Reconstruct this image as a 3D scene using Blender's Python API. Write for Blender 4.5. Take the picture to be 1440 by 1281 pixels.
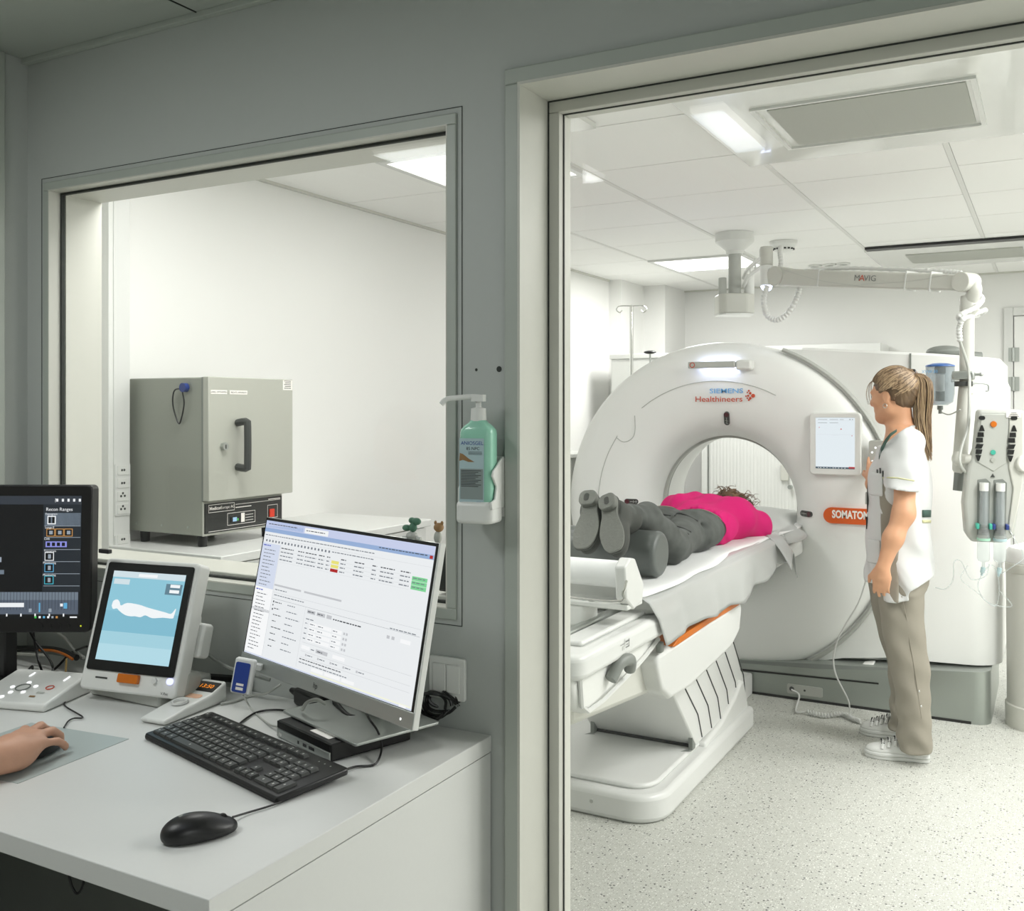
import bpy, bmesh, math, random
import numpy as np
from mathutils import Vector, Matrix
random.seed(7)
S=bpy.context.scene
for o in list(bpy.data.objects): bpy.data.objects.remove(o)
COL=S.collection
# ---------------------------------------------------------------- camera, world, lights, exposure
CH=1.44; YAW=math.radians(28.75); FPX=1382.
cam=bpy.data.cameras.new('camera'); camo=bpy.data.objects.new('camera',cam); COL.objects.link(camo)
camo.location=(0,0,CH); camo.rotation_euler=(math.radians(90),0,YAW)
cam.sensor_width=36; cam.lens=FPX/1440*36; cam.shift_y=-65.5/1440; cam.clip_start=.05
S.camera=camo
w=bpy.data.worlds.new('world'); S.world=w; w.use_nodes=True
w.node_tree.nodes['Background'].inputs[0].default_value=(.8,.9,1,1); w.node_tree.nodes['Background'].inputs[1].default_value=.05
S.view_settings.view_transform='Standard'; S.view_settings.look='None'; S.view_settings.gamma=1; S.view_settings.exposure=0.0
try: S.view_settings.use_curve_mapping=False
except Exception: pass
def area(name,loc,size,power,color=(1,1,1),rot=(0,0,0)):
    l=bpy.data.lights.new(name,'AREA'); l.shape='RECTANGLE'; l.size=size[0]; l.size_y=size[1]; l.energy=power; l.color=color
    o=bpy.data.objects.new(name,l); COL.objects.link(o); o.location=loc; o.rotation_euler=rot; return o
ZC=2.43
CTW=(1,.995,.985)
LP=[(-2.035,3.47),(-2.035,6.48),(.65,3.47),(.65,6.48),(1.98,4.67),(.65,4.67),(1.31,2.87),(-2.035,2.27)]  # first pair are room panels; the rest are unseen, added to brighten the room
for (x,y),pw in zip(LP,(3,27,28,22,20,22,39,12)): area('panel_or_fill_lamp',(x,y,ZC-.035),(.58,.54),pw,CTW)
CL=[(1.5,-.9,.3,.6,27),(-1.95,.35,.3,.3,12),(-.98,.50,.055,.27,1.1)]  # square lamp near the desk is unseen, added to brighten the desk top
for x,y,a,b_,pw in CL: area('control_or_fill_lamp',(x,y,ZC-.03),(2*a,2*b_),pw,(.95,1,.99) if a>.2 else (.72,.82,1))
# ---------------------------------------------------------------- helpers
cv=(-math.sin(YAW),math.cos(YAW)); rv=(math.cos(YAW),math.sin(YAW))
def _dir(px):
    t=(px-720.)/FPX; return (cv[0]+rv[0]*t, cv[1]+rv[1]*t)
def PY(px,py,y):
    a,b=_dir(px); D=y/b; return Vector((a*D,y,CH-(py-575.)/FPX*D))
def PX(px,py,x):
    a,b=_dir(px); D=x/a; return Vector((x,b*D,CH-(py-575.)/FPX*D))
def PZ(px,py,z):
    D=(CH-z)*FPX/(py-575.); a,b=_dir(px); return Vector((a*D,b*D,z))
def PD(px,py,D):
    a,b=_dir(px); return Vector((a*D,b*D,CH-(py-575.)/FPX*D))
def frame(o,u,v=None,n=None):
    u=Vector(u).normalized()
    if v is not None:
        v=Vector(v); v=(v-u*v.dot(u)).normalized(); n=u.cross(v)
    else:
        n=Vector(n).normalized(); v=n.cross(u).normalized(); n=u.cross(v)
    M=Matrix.Identity(4)
    for i in range(3): M[i][0]=u[i]; M[i][1]=v[i]; M[i][2]=n[i]; M[i][3]=o[i]
    return M
def rotz(a,loc=(0,0,0)): return Matrix.Translation(Vector(loc))@Matrix.Rotation(math.radians(a),4,'Z')
def catmull(pts,n=8):
    P=[Vector(p) for p in pts]; Q=[P[0]*2-P[1]]+P+[P[-1]*2-P[-2]]; out=[]
    for i in range(1,len(Q)-2):
        a,b,c,d=Q[i-1:i+3]
        for j in range(n):
            t=j/n; out.append(.5*((2*b)+(c-a)*t+(2*a-5*b+4*c-d)*t*t+(3*b-a-3*c+d)*t**3))
    out.append(P[-1]); return out
class MB:
    def __init__(s,M=None): s.v=[]; s.f=[]; s.m=[]; s.M=M
    def add(s,vs,fs,m=0,M=None):
        k=len(s.v); M=M or s.M
        for p in vs:
            p=Vector(p); s.v.append(M@p if M is not None else p)
        for f in fs: s.f.append([i+k for i in f]); s.m.append(m)
        return s
    def box(s,c,d,m=0,M=None):
        x,y,z=c; a,b,e=d[0]/2,d[1]/2,d[2]/2
        vs=[(x+i*a,y+j*b,z+k*e) for i in(-1,1) for j in(-1,1) for k in(-1,1)]
        return s.add(vs,[(0,1,3,2),(4,6,7,5),(0,4,5,1),(2,3,7,6),(0,2,6,4),(1,5,7,3)],m,M)
    def b2(s,lo,hi,m=0,M=None): return s.box([(a+b)/2 for a,b in zip(lo,hi)],[b-a for a,b in zip(lo,hi)],m,M)
    def cyl(s,p0,p1,r0,r1=None,n=24,m=0,cap=True,M=None):
        r1=r0 if r1 is None else r1; p0=Vector(p0); p1=Vector(p1); a=(p1-p0).normalized()
        u=a.orthogonal().normalized(); w_=a.cross(u); vs=[]
        for p,r in((p0,r0),(p1,r1)):
            for i in range(n):
                t=2*math.pi*i/n; vs.append(p+u*(r*math.cos(t))+w_*(r*math.sin(t)))
        fs=[(i,(i+1)%n,n+(i+1)%n,n+i) for i in range(n)]
        if cap: fs+=[tuple(range(n-1,-1,-1)),tuple(range(n,2*n))]
        return s.add(vs,fs,m,M)
    def lathe(s,prof,M=None,n=48,m=0,a0=0,a1=360):
        full=abs(a1-a0)>=360; k=n if full else n+1; vs=[]
        for r,h in prof:
            for i in range(k):
                t=math.radians(a0+(a1-a0)*i/n); vs.append((r*math.cos(t),r*math.sin(t),h))
        fs=[]
        for j in range(len(prof)-1):
            for i in range(n):
                b=(i+1)%k if full else i+1
                fs.append((j*k+i,j*k+b,(j+1)*k+b,(j+1)*k+i))
        return s.add(vs,fs,m,M)
    def prism(s,poly,h0,h1,M=None,m=0):
        n=len(poly); vs=[(x,y,h0) for x,y in poly]+[(x,y,h1) for x,y in poly]
        return s.add(vs,[tuple(range(n-1,-1,-1)),tuple(range(n,2*n))]+[(i,(i+1)%n,n+(i+1)%n,n+i) for i in range(n)],m,M)
    def tube(s,pts,r,n=8,m=0,sm=6,M=None,flat=None):
        P=catmull(pts,sm) if sm else [Vector(p) for p in pts]
        N=len(P); t=(P[1]-P[0]).normalized(); u=t.orthogonal().normalized(); vs=[]
        for i,p in enumerate(P):
            t2=(P[min(i+1,N-1)]-P[max(i-1,0)])
            t2=t2.normalized() if t2.length>1e-9 else t
            u=(u-t2*u.dot(t2)); u=u.normalized() if u.length>1e-6 else t2.orthogonal().normalized(); w_=t2.cross(u)
            q=i/(N-1)
            rr=r(q) if callable(r) else (r[0]+(r[1]-r[0])*q if isinstance(r,(tuple,list)) else r)
            for k in range(n):
                a=2*math.pi*k/n; vs.append(p+u*(rr*math.cos(a))+w_*(rr*math.sin(a)))
        fs=[(i*n+k,i*n+(k+1)%n,(i+1)*n+(k+1)%n,(i+1)*n+k) for i in range(N-1) for k in range(n)]
        fs+=[tuple(range(n-1,-1,-1)),tuple(range((N-1)*n,N*n))]
        return s.add(vs,fs,m,M)
    def ell(s,c,r,n=20,m=0,M=None):
        vs=[];k=n//2
        for j in range(1,k):
            a=math.pi*j/k
            for i in range(n):
                b=2*math.pi*i/n; vs.append((c[0]+r[0]*math.sin(a)*math.cos(b),c[1]+r[1]*math.sin(a)*math.sin(b),c[2]+r[2]*math.cos(a)))
        vs+=[(c[0],c[1],c[2]+r[2]),(c[0],c[1],c[2]-r[2])]; T=len(vs)-2
        fs=[(j*n+i,(j+1)*n+i,(j+1)*n+(i+1)%n,j*n+(i+1)%n) for j in range(k-2) for i in range(n)]
        fs+=[(T,i,(i+1)%n) for i in range(n)]+[(T+1,(k-2)*n+(i+1)%n,(k-2)*n+i) for i in range(n)]
        return s.add(vs,fs,m,M)
    def quad(s,a,b,c,d,m=0,M=None): return s.add([a,b,c,d],[(0,1,2,3)],m,M)
    def rect(s,x0,y0,x1,y1,h=0,m=0,M=None): return s.add([(x0,y0,h),(x1,y0,h),(x1,y1,h),(x0,y1,h)],[(0,1,2,3)],m,M)
def rrect(x0,y0,x1,y1,r,n=6):
    out=[]
    for cx,cy,a in((x1-r,y1-r,0),(x0+r,y1-r,90),(x0+r,y0+r,180),(x1-r,y0+r,270)):
        for i in range(n+1):
            t=math.radians(a+90*i/n); out.append((cx+r*math.cos(t),cy+r*math.sin(t)))
    return out
def mkobj(name,me,mats,parent,bevel=0,angle=38,smooth=True,seg=2):
    for m in (mats if isinstance(mats,(list,tuple)) else [mats]): me.materials.append(m)
    if smooth:
        me.polygons.foreach_set('use_smooth',[True]*len(me.polygons))
        if angle: me.set_sharp_from_angle(angle=math.radians(angle))
    o=bpy.data.objects.new(name,me); COL.objects.link(o)
    if parent is not None:
        o.parent=parent
        o.matrix_parent_inverse=(parent.matrix_basis.inverted() if parent.type=='EMPTY' else Matrix.Identity(4))
    if bevel:
        b=o.modifiers.new('bevel','BEVEL'); b.width=bevel; b.segments=seg; b.limit_method='ANGLE'; b.angle_limit=math.radians(35); b.use_clamp_overlap=True
    return o
def obj(name,mb,mats,parent=None,bevel=0,angle=38,smooth=True,kind=None,seg=2,fix=True):
    me=bpy.data.meshes.new(name); me.from_pydata([tuple(v) for v in mb.v],[],mb.f)
    me.polygons.foreach_set('material_index',mb.m)
    if fix:
        bm=bmesh.new(); bm.from_mesh(me); bmesh.ops.recalc_face_normals(bm,faces=bm.faces); bm.to_mesh(me); bm.free()
    me.update()
    o=mkobj(name,me,mats,parent,bevel,angle,smooth,seg)
    if kind: o['kind']=kind
    return o
def tag(o,label,cat,group=None,kind=None):
    if label: o['label']=label
    if cat: o['category']=cat
    if group: o['group']=group
    if kind: o['kind']=kind
    return o
def thing(name,label,cat,loc,group=None):
    o=bpy.data.objects.new(name,None); COL.objects.link(o); o.location=loc; o.empty_display_size=.05
    return tag(o,label,cat,group)
def struct(name,mb,m,parent=None,**k):
    return obj(name,mb,m,parent,kind=None if parent else 'structure',**k)
def text(name,s,M,size,mat,parent,align='CENTER',sx=1,bold=0,label=None):
    c=bpy.data.curves.new(name,'FONT'); c.body=s; c.size=size; c.align_x=align; c.align_y='CENTER'; c.offset=bold; c.resolution_u=3
    t=bpy.data.objects.new(name,c); COL.objects.link(t); bpy.context.view_layer.update()
    me=bpy.data.meshes.new_from_object(t.evaluated_get(bpy.context.evaluated_depsgraph_get()))
    bpy.data.objects.remove(t); me.transform(M@Matrix.Diagonal((sx,1,1,1)))
    o=mkobj(name,me,mat,parent,smooth=False)
    if label: o['label']=label
    return o
# ---- implicit surfaces for bodies and cloth
def smin(a,b,k):
    h=np.clip(.5+.5*(b-a)/k,0,1); return b*(1-h)+a*h-k*h*(1-h)
def d_cap(a,b,ra,rb):
    a=np.array(a,float); b=np.array(b,float)
    def f(X,Y,Z):
        ab=b-a; L=ab@ab+1e-12
        t=np.clip(((X-a[0])*ab[0]+(Y-a[1])*ab[1]+(Z-a[2])*ab[2])/L,0,1)
        return np.sqrt((X-a[0]-t*ab[0])**2+(Y-a[1]-t*ab[1])**2+(Z-a[2]-t*ab[2])**2)-(ra+(rb-ra)*t)
    return f
def d_ell(c,r,M=None):
    def f(X,Y,Z):
        x,y,z=X-c[0],Y-c[1],Z-c[2]
        if M is not None:
            x,y,z=(x*M[0][0]+y*M[1][0]+z*M[2][0]),(x*M[0][1]+y*M[1][1]+z*M[2][1]),(x*M[0][2]+y*M[1][2]+z*M[2][2])
        k0=np.sqrt((x/r[0])**2+(y/r[1])**2+(z/r[2])**2); k1=np.sqrt((x/r[0]**2)**2+(y/r[1]**2)**2+(z/r[2]**2)**2)+1e-9
        return k0*(k0-1)/k1
    return f
def d_box(c,h,M=None,rd=0):
    def f(X,Y,Z):
        x,y,z=X-c[0],Y-c[1],Z-c[2]
        if M is not None:
            x,y,z=(x*M[0][0]+y*M[1][0]+z*M[2][0]),(x*M[0][1]+y*M[1][1]+z*M[2][1]),(x*M[0][2]+y*M[1][2]+z*M[2][2])
        qx,qy,qz=abs(x)-h[0]+rd,abs(y)-h[1]+rd,abs(z)-h[2]+rd
        return np.sqrt(np.maximum(qx,0)**2+np.maximum(qy,0)**2+np.maximum(qz,0)**2)+np.minimum(np.maximum(qx,np.maximum(qy,qz)),0)-rd
    return f
def d_prof(axis,rows,pw=2.2):
    """rows (t,c1,c2,r1,r2) along axis 'z' (c over x,y) or 'y' (c over x,z)"""
    R=np.array(rows,float); R=R[np.argsort(R[:,0])]
    tt=np.linspace(R[0,0],R[-1,0],80); C=[np.interp(tt,R[:,0],R[:,i]) for i in range(1,5)]
    ker=np.ones(9)/9
    C=[np.convolve(np.pad(c,4,mode='edge'),ker,'valid') for c in C]
    def f(X,Y,Z):
        T,A,B=(Z,X,Y) if axis=='z' else (Y,X,Z)
        c1,c2,r1,r2=[np.interp(T,tt,c) for c in C]
        q=(abs((A-c1)/r1)**pw+abs((B-c2)/r2)**pw)**(1/pw)
        d=(q-1)*np.minimum(r1,r2)
        return np.maximum(d,np.maximum(R[0,0]-T,T-R[-1,0]))
    return f
def union(fs,k=.02):
    def f(X,Y,Z):
        d=None
        for g in fs:
            kk=k
            if isinstance(g,tuple): g,kk=g
            e=g(X,Y,Z); d=e if d is None else smin(d,e,kk)
        return d
    return f
def sub(f,g,k=0): return lambda X,Y,Z: (np.maximum(f(X,Y,Z),-g(X,Y,Z)) if not k else -smin(-f(X,Y,Z),g(X,Y,Z),k))
def inter(f,g): return lambda X,Y,Z: np.maximum(f(X,Y,Z),g(X,Y,Z))
def offs(f,a): return lambda X,Y,Z: f(X,Y,Z)-a
def disp(f,g): return lambda X,Y,Z: f(X,Y,Z)+g(X,Y,Z)
def surf(name,f,lo,hi,h,mat,parent=None,smooth=2,kind=None):
    n=[max(4,int(math.ceil((b-a)/h))+1) for a,b in zip(lo,hi)]
    ax=[np.arange(k)*h+a for k,a in zip(n,lo)]
    X,Y,Z=np.meshgrid(*ax,indexing='ij'); F=f(X,Y,Z); del X,Y,Z
    F[0]=np.maximum(F[0],1e-4);F[-1]=np.maximum(F[-1],1e-4);F[:,0]=np.maximum(F[:,0],1e-4);F[:,-1]=np.maximum(F[:,-1],1e-4);F[:,:,0]=np.maximum(F[:,:,0],1e-4);F[:,:,-1]=np.maximum(F[:,:,-1],1e-4)
    I=F<0; nx,ny,nz=F.shape
    acc=np.zeros((nx-1,ny-1,nz-1,3)); cnt=np.zeros((nx-1,ny-1,nz-1))
    def sl(o,ax_,ln):
        return tuple(slice(o[i],o[i]+(n_-1 if True else 0)) for i,n_ in enumerate((nx,ny,nz)))
    for a in range(3):
        o1,o2=[i for i in range(3) if i!=a]
        for p in(0,1):
            for q in(0,1):
                s0=[0,0,0]; s0[o1]=p; s0[o2]=q; s1=list(s0); s1[a]=1
                A=F[s0[0]:s0[0]+nx-1,s0[1]:s0[1]+ny-1,s0[2]:s0[2]+nz-1]; B=F[s1[0]:s1[0]+nx-1,s1[1]:s1[1]+ny-1,s1[2]:s1[2]+nz-1]
                m=(A<0)!=(B<0); t=np.where(m,A/np.where(m,A-B,1),0)
                cnt+=m
                for i in range(3): acc[...,i]+=np.where(m,s0[i]+(t if i==a else 0),0)
    act=cnt>0; idx=-np.ones(act.shape,int); ids=np.argwhere(act); idx[act]=np.arange(len(ids))
    V=(ids+acc[act]/cnt[act][:,None])*h+np.array(lo)
    faces=[]
    for a in range(3):
        o1,o2=[(1,2),(2,0),(0,1)][a]
        s=[slice(None)]*3; s[a]=slice(0,-1); e=[slice(None)]*3; e[a]=slice(1,None)
        A=I[tuple(s)];B=I[tuple(e)]; E=np.argwhere(A!=B)
        ok=(E[:,o1]>0)&(E[:,o2]>0)&(E[:,o1]<F.shape[o1]-1)&(E[:,o2]<F.shape[o2]-1); E=E[ok]
        if not len(E): continue
        ins=A[tuple(E.T)]
        def g(d1,d2):
            q=E.copy(); q[:,o1]-=d1; q[:,o2]-=d2; return idx[tuple(q.T)]
        q=np.stack([g(1,1),g(0,1),g(0,0),g(1,0)],1); q[~ins]=q[~ins][:,::-1]; faces.append(q)
    Q=np.concatenate(faces)
    # laplacian smoothing
    for _ in range(smooth):
        s_=np.zeros_like(V); c_=np.zeros(len(V))
        for i in range(4):
            a_,b_=Q[:,i],Q[:,(i+1)%4]
            np.add.at(s_,a_,V[b_]); np.add.at(s_,b_,V[a_]); np.add.at(c_,a_,1); np.add.at(c_,b_,1)
        V=V*.4+.6*s_/np.maximum(c_,1)[:,None]
    me=bpy.data.meshes.new(name); me.from_pydata(V.tolist(),[],Q.tolist()); me.update()
    o=mkobj(name,me,mat,parent,angle=0)
    if kind: o['kind']=kind
    return o
# ---------------------------------------------------------------- materials
def lin(c): return tuple((x/12.92 if x<=.04045 else ((x+.055)/1.055)**2.4) for x in [v/255 for v in c])
MATS={}
def mat(name,rgb,rough=.5,metal=0,noise=.03,scale=40,bump=0,spec=.5,coat=0,emit=None,es=1,trans=0,rgb2=None,stretch=None,alpha=1):
    m=bpy.data.materials.new(name); m.use_nodes=True; nt=m.node_tree; b=nt.nodes['Principled BSDF']
    c=lin(rgb); b.inputs['Roughness'].default_value=rough; b.inputs['Metallic'].default_value=metal
    b.inputs['Specular IOR Level'].default_value=spec; b.inputs['Coat Weight'].default_value=coat
    b.inputs['Transmission Weight'].default_value=trans; b.inputs['Alpha'].default_value=alpha
    tc=nt.nodes.new('ShaderNodeTexCoord'); src=tc.outputs['Object']
    if stretch:
        mp=nt.nodes.new('ShaderNodeMapping'); mp.inputs['Scale'].default_value=stretch; nt.links.new(src,mp.inputs[0]); src=mp.outputs[0]
    nz=nt.nodes.new('ShaderNodeTexNoise'); nz.inputs['Scale'].default_value=scale; nz.inputs['Detail'].default_value=3; nt.links.new(src,nz.inputs['Vector'])
    mx=nt.nodes.new('ShaderNodeMix'); mx.data_type='RGBA'
    c2=lin(rgb2) if rgb2 else tuple(min(1,x*(1+noise)) for x in c)
    c1=c if rgb2 else tuple(x*(1-noise) for x in c)
    if rgb2:
        mr=nt.nodes.new('ShaderNodeMapRange'); mr.inputs['From Min'].default_value=.35; mr.inputs['From Max'].default_value=.65
        nt.links.new(nz.outputs['Fac'],mr.inputs['Value']); nt.links.new(mr.outputs[0],mx.inputs['Factor'])
    else: nt.links.new(nz.outputs['Fac'],mx.inputs['Factor'])
    mx.inputs['A'].default_value=(*c1,1); mx.inputs['B'].default_value=(*c2,1)
    nt.links.new(mx.outputs['Result'],b.inputs['Base Color'])
    if bump:
        bp=nt.nodes.new('ShaderNodeBump'); bp.inputs['Strength'].default_value=bump; bp.inputs['Distance'].default_value=.004
        nt.links.new(nz.outputs['Fac'],bp.inputs['Height']); nt.links.new(bp.outputs[0],b.inputs['Normal'])
    if emit:
        b.inputs['Emission Color'].default_value=(*lin(emit),1); b.inputs['Emission Strength'].default_value=es
    MATS[name]=m; return m
def screenmat(name,rgb,s=1.0):
    m=mat(name,(8,8,8),.35,noise=0,emit=rgb,es=s); return m
def glassmat(name,tint=(1,1,1),refl=.05,rough=0.0,alpha=0.0,body=(200,210,210)):
    m=bpy.data.materials.new(name); m.use_nodes=True; nt=m.node_tree; nt.nodes.clear()
    o=nt.nodes.new('ShaderNodeOutputMaterial'); t=nt.nodes.new('ShaderNodeBsdfTransparent'); g=nt.nodes.new('ShaderNodeBsdfGlossy')
    t.inputs[0].default_value=(*tint,1); g.inputs['Roughness'].default_value=rough
    f=nt.nodes.new('ShaderNodeLayerWeight'); f.inputs['Blend'].default_value=.5; pw=nt.nodes.new('ShaderNodeMath'); pw.operation='POWER'; pw.inputs[1].default_value=5; nt.links.new(f.outputs['Facing'],pw.inputs[0])
    ma=nt.nodes.new('ShaderNodeMath'); ma.operation='MULTIPLY_ADD'; ma.inputs[1].default_value=.9; ma.inputs[2].default_value=.04; nt.links.new(pw.outputs[0],ma.inputs[0]); f=ma
    mu=nt.nodes.new('ShaderNodeMath'); mu.operation='MULTIPLY'; mu.inputs[1].default_value=refl
    nt.links.new(f.outputs[0],mu.inputs[0]); mx=nt.nodes.new('ShaderNodeMixShader'); nt.links.new(mu.outputs[0],mx.inputs[0]); nt.links.new(t.outputs[0],mx.inputs[1]); nt.links.new(g.outputs[0],mx.inputs[2])
    if alpha:
        df=nt.nodes.new('ShaderNodeBsdfPrincipled'); nzt=nt.nodes.new('ShaderNodeTexNoise'); df.inputs['Base Color'].default_value=(*lin(body),1); df.inputs['Roughness'].default_value=.3
        m2=nt.nodes.new('ShaderNodeMixShader'); m2.inputs[0].default_value=alpha; nt.links.new(mx.outputs[0],m2.inputs[1]); nt.links.new(df.outputs[0],m2.inputs[2]); mx=m2
    nt.links.new(mx.outputs[0],o.inputs[0]); MATS[name]=m; return m
def floormat():
    m=mat('speckled_vinyl',(196,197,190),.42,noise=.02,scale=6); nt=m.node_tree; b=nt.nodes['Principled BSDF']
    base=b.inputs['Base Color'].links[0].from_socket; tc=[n for n in nt.nodes if n.type=='TEX_COORD'][0]
    prev=base
    for sc,th,rad,col in((120,.62,.30,(98,102,98)),(170,.62,.30,(140,138,128)),(200,.5,.3,(180,180,170)),(95,.86,.33,(70,72,70)),(120,.45,.3,(228,228,222))):
        v=nt.nodes.new('ShaderNodeTexVoronoi'); v.inputs['Scale'].default_value=sc; nt.links.new(tc.outputs['Object'],v.inputs['Vector'])
        lt=nt.nodes.new('ShaderNodeMath'); lt.operation='LESS_THAN'; lt.inputs[1].default_value=rad; nt.links.new(v.outputs['Distance'],lt.inputs[0])
        sx=nt.nodes.new('ShaderNodeSeparateColor'); nt.links.new(v.outputs['Color'],sx.inputs[0])
        gt=nt.nodes.new('ShaderNodeMath'); gt.operation='GREATER_THAN'; gt.inputs[1].default_value=th; nt.links.new(sx.outputs[0],gt.inputs[0])
        mu=nt.nodes.new('ShaderNodeMath'); mu.operation='MULTIPLY'; nt.links.new(lt.outputs[0],mu.inputs[0]); nt.links.new(gt.outputs[0],mu.inputs[1])
        mx=nt.nodes.new('ShaderNodeMix'); mx.data_type='RGBA'; nt.links.new(mu.outputs[0],mx.inputs['Factor']); nt.links.new(prev,mx.inputs['A']); mx.inputs['B'].default_value=(*lin(col),1); prev=mx.outputs['Result']
    nt.links.new(prev,b.inputs['Base Color']); return m
def hairmat(name,c1,c2,scale=(1,1,1),sc=60):
    m=mat(name,c1,.45,rgb2=c2,scale=sc,stretch=scale,bump=.5); return m
M_floor=floormat()
M_wall=mat('wall_paint_white',(238,238,235),.6,scale=90,noise=.01,bump=.02)
M_pwall=mat('wall_paint_grey_green',(184,188,184),.5,scale=60,noise=.015,bump=.03)
M_trimg=mat('frame_paint_grey',(176,182,174),.4,scale=30,noise=.02)
M_frame=mat('frame_paint_cream',(206,206,197),.4,scale=30,noise=.02)
M_ceil=mat('ceiling_tile',(251,251,248),.75,scale=200,noise=.02,bump=.03)
M_ceilg=mat('ceiling_tile_grey',(170,176,168),.75,scale=200,noise=.02)
M_seam=mat('dark_seam',(50,54,50),.7)
M_bar=mat('ceiling_bar',(232,232,228),.5)
M_glossy=mat('glossy_white_metal',(226,227,222),.12,coat=.4,noise=.01,scale=5)
M_grille=mat('grey_grille',(178,180,172),.6,scale=400,noise=.08)
M_white=mat('white_plastic',(228,229,225),.34,noise=.008,scale=20)
M_white2=mat('white_lacquer',(222,223,220),.28,noise=.008,scale=20)
M_gantry=mat('gantry_shell',(242,243,240),.36,noise=.006,scale=8)
M_offw=mat('offwhite_plastic',(206,206,198),.4,noise=.01)
M_lgrey=mat('light_grey_plastic',(186,188,182),.42,noise=.02)
M_mgrey=mat('mid_grey_plastic',(128,132,127),.45,noise=.03)
M_dgrey=mat('dark_grey_plastic',(62,64,62),.45,noise=.05)
M_black=mat('black_plastic',(22,22,22),.38,noise=.05)
M_blackg=mat('black_glossy',(14,14,14),.12,noise=.02)
M_rubber=mat('black_rubber',(26,26,25),.65,noise=.08)
M_silver=mat('brushed_silver',(176,180,176),.35,metal=.7,noise=.04,stretch=(1,1,60))
M_chrome=mat('chrome',(215,215,212),.15,metal=1,noise=.01)
M_base=mat('base_metal_grey_green',(160,166,160),.3,metal=.55,noise=.02,scale=4)
M_orange=mat('orange_lacquer',(204,108,12),.35,noise=.03)
M_desk=mat('desk_laminate',(214,215,212),.42,noise=.012,scale=120)
M_deskd=mat('desk_dark_panel',(138,141,136),.6,noise=.03)
M_oven=mat('oven_grey_enamel',(150,153,143),.4,noise=.015,scale=80)
M_ovenf=mat('oven_front_enamel',(180,181,171),.4,noise=.015,scale=80)
M_ovenp=mat('oven_panel_black',(48,50,48),.35,noise=.04)
M_glass=glassmat('window_glass',(.985,.99,.985),.6)
M_clear=glassmat('clear_plastic',(.93,.95,.95),1.2,.08,alpha=.22,body=(225,230,230))
M_clearb=glassmat('bluish_clear_plastic',(.9,.93,.95),1.2,.1,alpha=.22,body=(196,204,206))
M_drape=glassmat('milky_vinyl',(.95,.95,.94),1.3,.15,alpha=.8,body=(200,202,200))
M_sheet=mat('paper_sheet',(240,241,240),.7,noise=.01,scale=30,bump=.1)
M_pad=mat('grey_vinyl_cushion',(92,97,94),.38,noise=.05,scale=12,bump=.1)
M_skin=mat('skin_warm',(214,160,124),.5,noise=.05,scale=60,bump=.05)
M_skin2=mat('skin_pale',(204,156,130),.5,noise=.08,scale=45,bump=.1)
M_tunic=mat('white_cotton',(210,211,210),.75,noise=.015,scale=200,bump=.06)
M_taupe=mat('taupe_cotton',(146,139,126),.8,noise=.03,scale=200,bump=.06)
M_trouser=mat('grey_taupe_twill',(148,142,129),.8,noise=.04,scale=160,bump=.08)
M_green=mat('dark_green_piping',(58,86,76),.7)
M_lime=mat('pale_lime_piping',(206,204,160),.7)
M_jeans=mat('grey_denim',(86,89,86),.8,rgb2=(68,71,68),scale=22,bump=.2)
M_stitch=mat('stitch_thread',(132,128,116),.8)
M_creasej=mat('denim_crease_shade',(40,42,41),.8)  # dark colour for shade painted along the jeans creases
M_pink=mat('pink_knit',(214,5,112),.85,noise=.07,scale=320,bump=.5,stretch=(1,1,.5))
M_boot=mat('worn_grey_suede',(66,68,64),.8,noise=.15,scale=60,bump=.3)
M_sole=mat('worn_rubber_sole',(116,118,112),.75,noise=.15,scale=120,bump=.4)
M_hairA=hairmat('hair_dark_blonde',(92,72,50),(122,98,72),(1,1,.3),40)
M_hairB=hairmat('hair_light_blonde',(168,142,108),(196,170,136),(1,1,.3),40)
M_hair=hairmat('blonde_brown_hair',(104,82,60),(176,148,116),(1,1,.18),130)
M_hair2=hairmat('brown_curly_hair',(70,50,34),(124,94,64),(1,1,1),60)
M_sign=mat('orange_sign',(220,92,14),.4,noise=.02)
M_slet=mat('white_lettering',(250,246,240),.5)
M_blue=mat('blue_lettering',(112,178,230),.5)
M_ored=mat('orange_red_lettering',(196,70,34),.5)
M_ink=mat('dark_ink',(40,42,42),.6)
M_inkl=mat('grey_ink',(120,122,120),.6)
M_bluep=mat('blue_plastic',(38,66,150),.4)
M_bluecap=mat('blue_cap',(58,106,178),.35)
M_gel=mat('green_gel_bottle',(156,214,190),.25,noise=.02,coat=.3)
M_gelL=mat('pale_green_gel',(168,214,190),.3,noise=.02)
M_lab=mat('pale_blue_label',(176,200,204),.5)
M_lab2=mat('grey_text_label',(140,152,150),.6)
M_teal=mat('teal_plastic',(70,178,156),.4)
M_navy=mat('navy_plastic',(38,60,128),.4)
M_red=mat('red_switch',(216,60,34),.35)
M_laser=mat('dark_red_lens',(76,10,26),.2,coat=.5)
M_smoke=mat('smoked_lens',(58,58,56),.2,coat=.5)
M_plant=mat('figurine_green',(76,120,96),.6,noise=.2)
M_brown=mat('figurine_brown',(150,116,74),.6,noise=.2)
M_padm=mat('mouse_pad_film',(176,186,184),.35,noise=.01)
M_panel=mat('lit_panel',(240,240,240),.5,emit=(255,253,248),es=3)
M_mood=mat('mood_light_strip',(240,240,255),.5,emit=(206,216,255),es=9)
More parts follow.
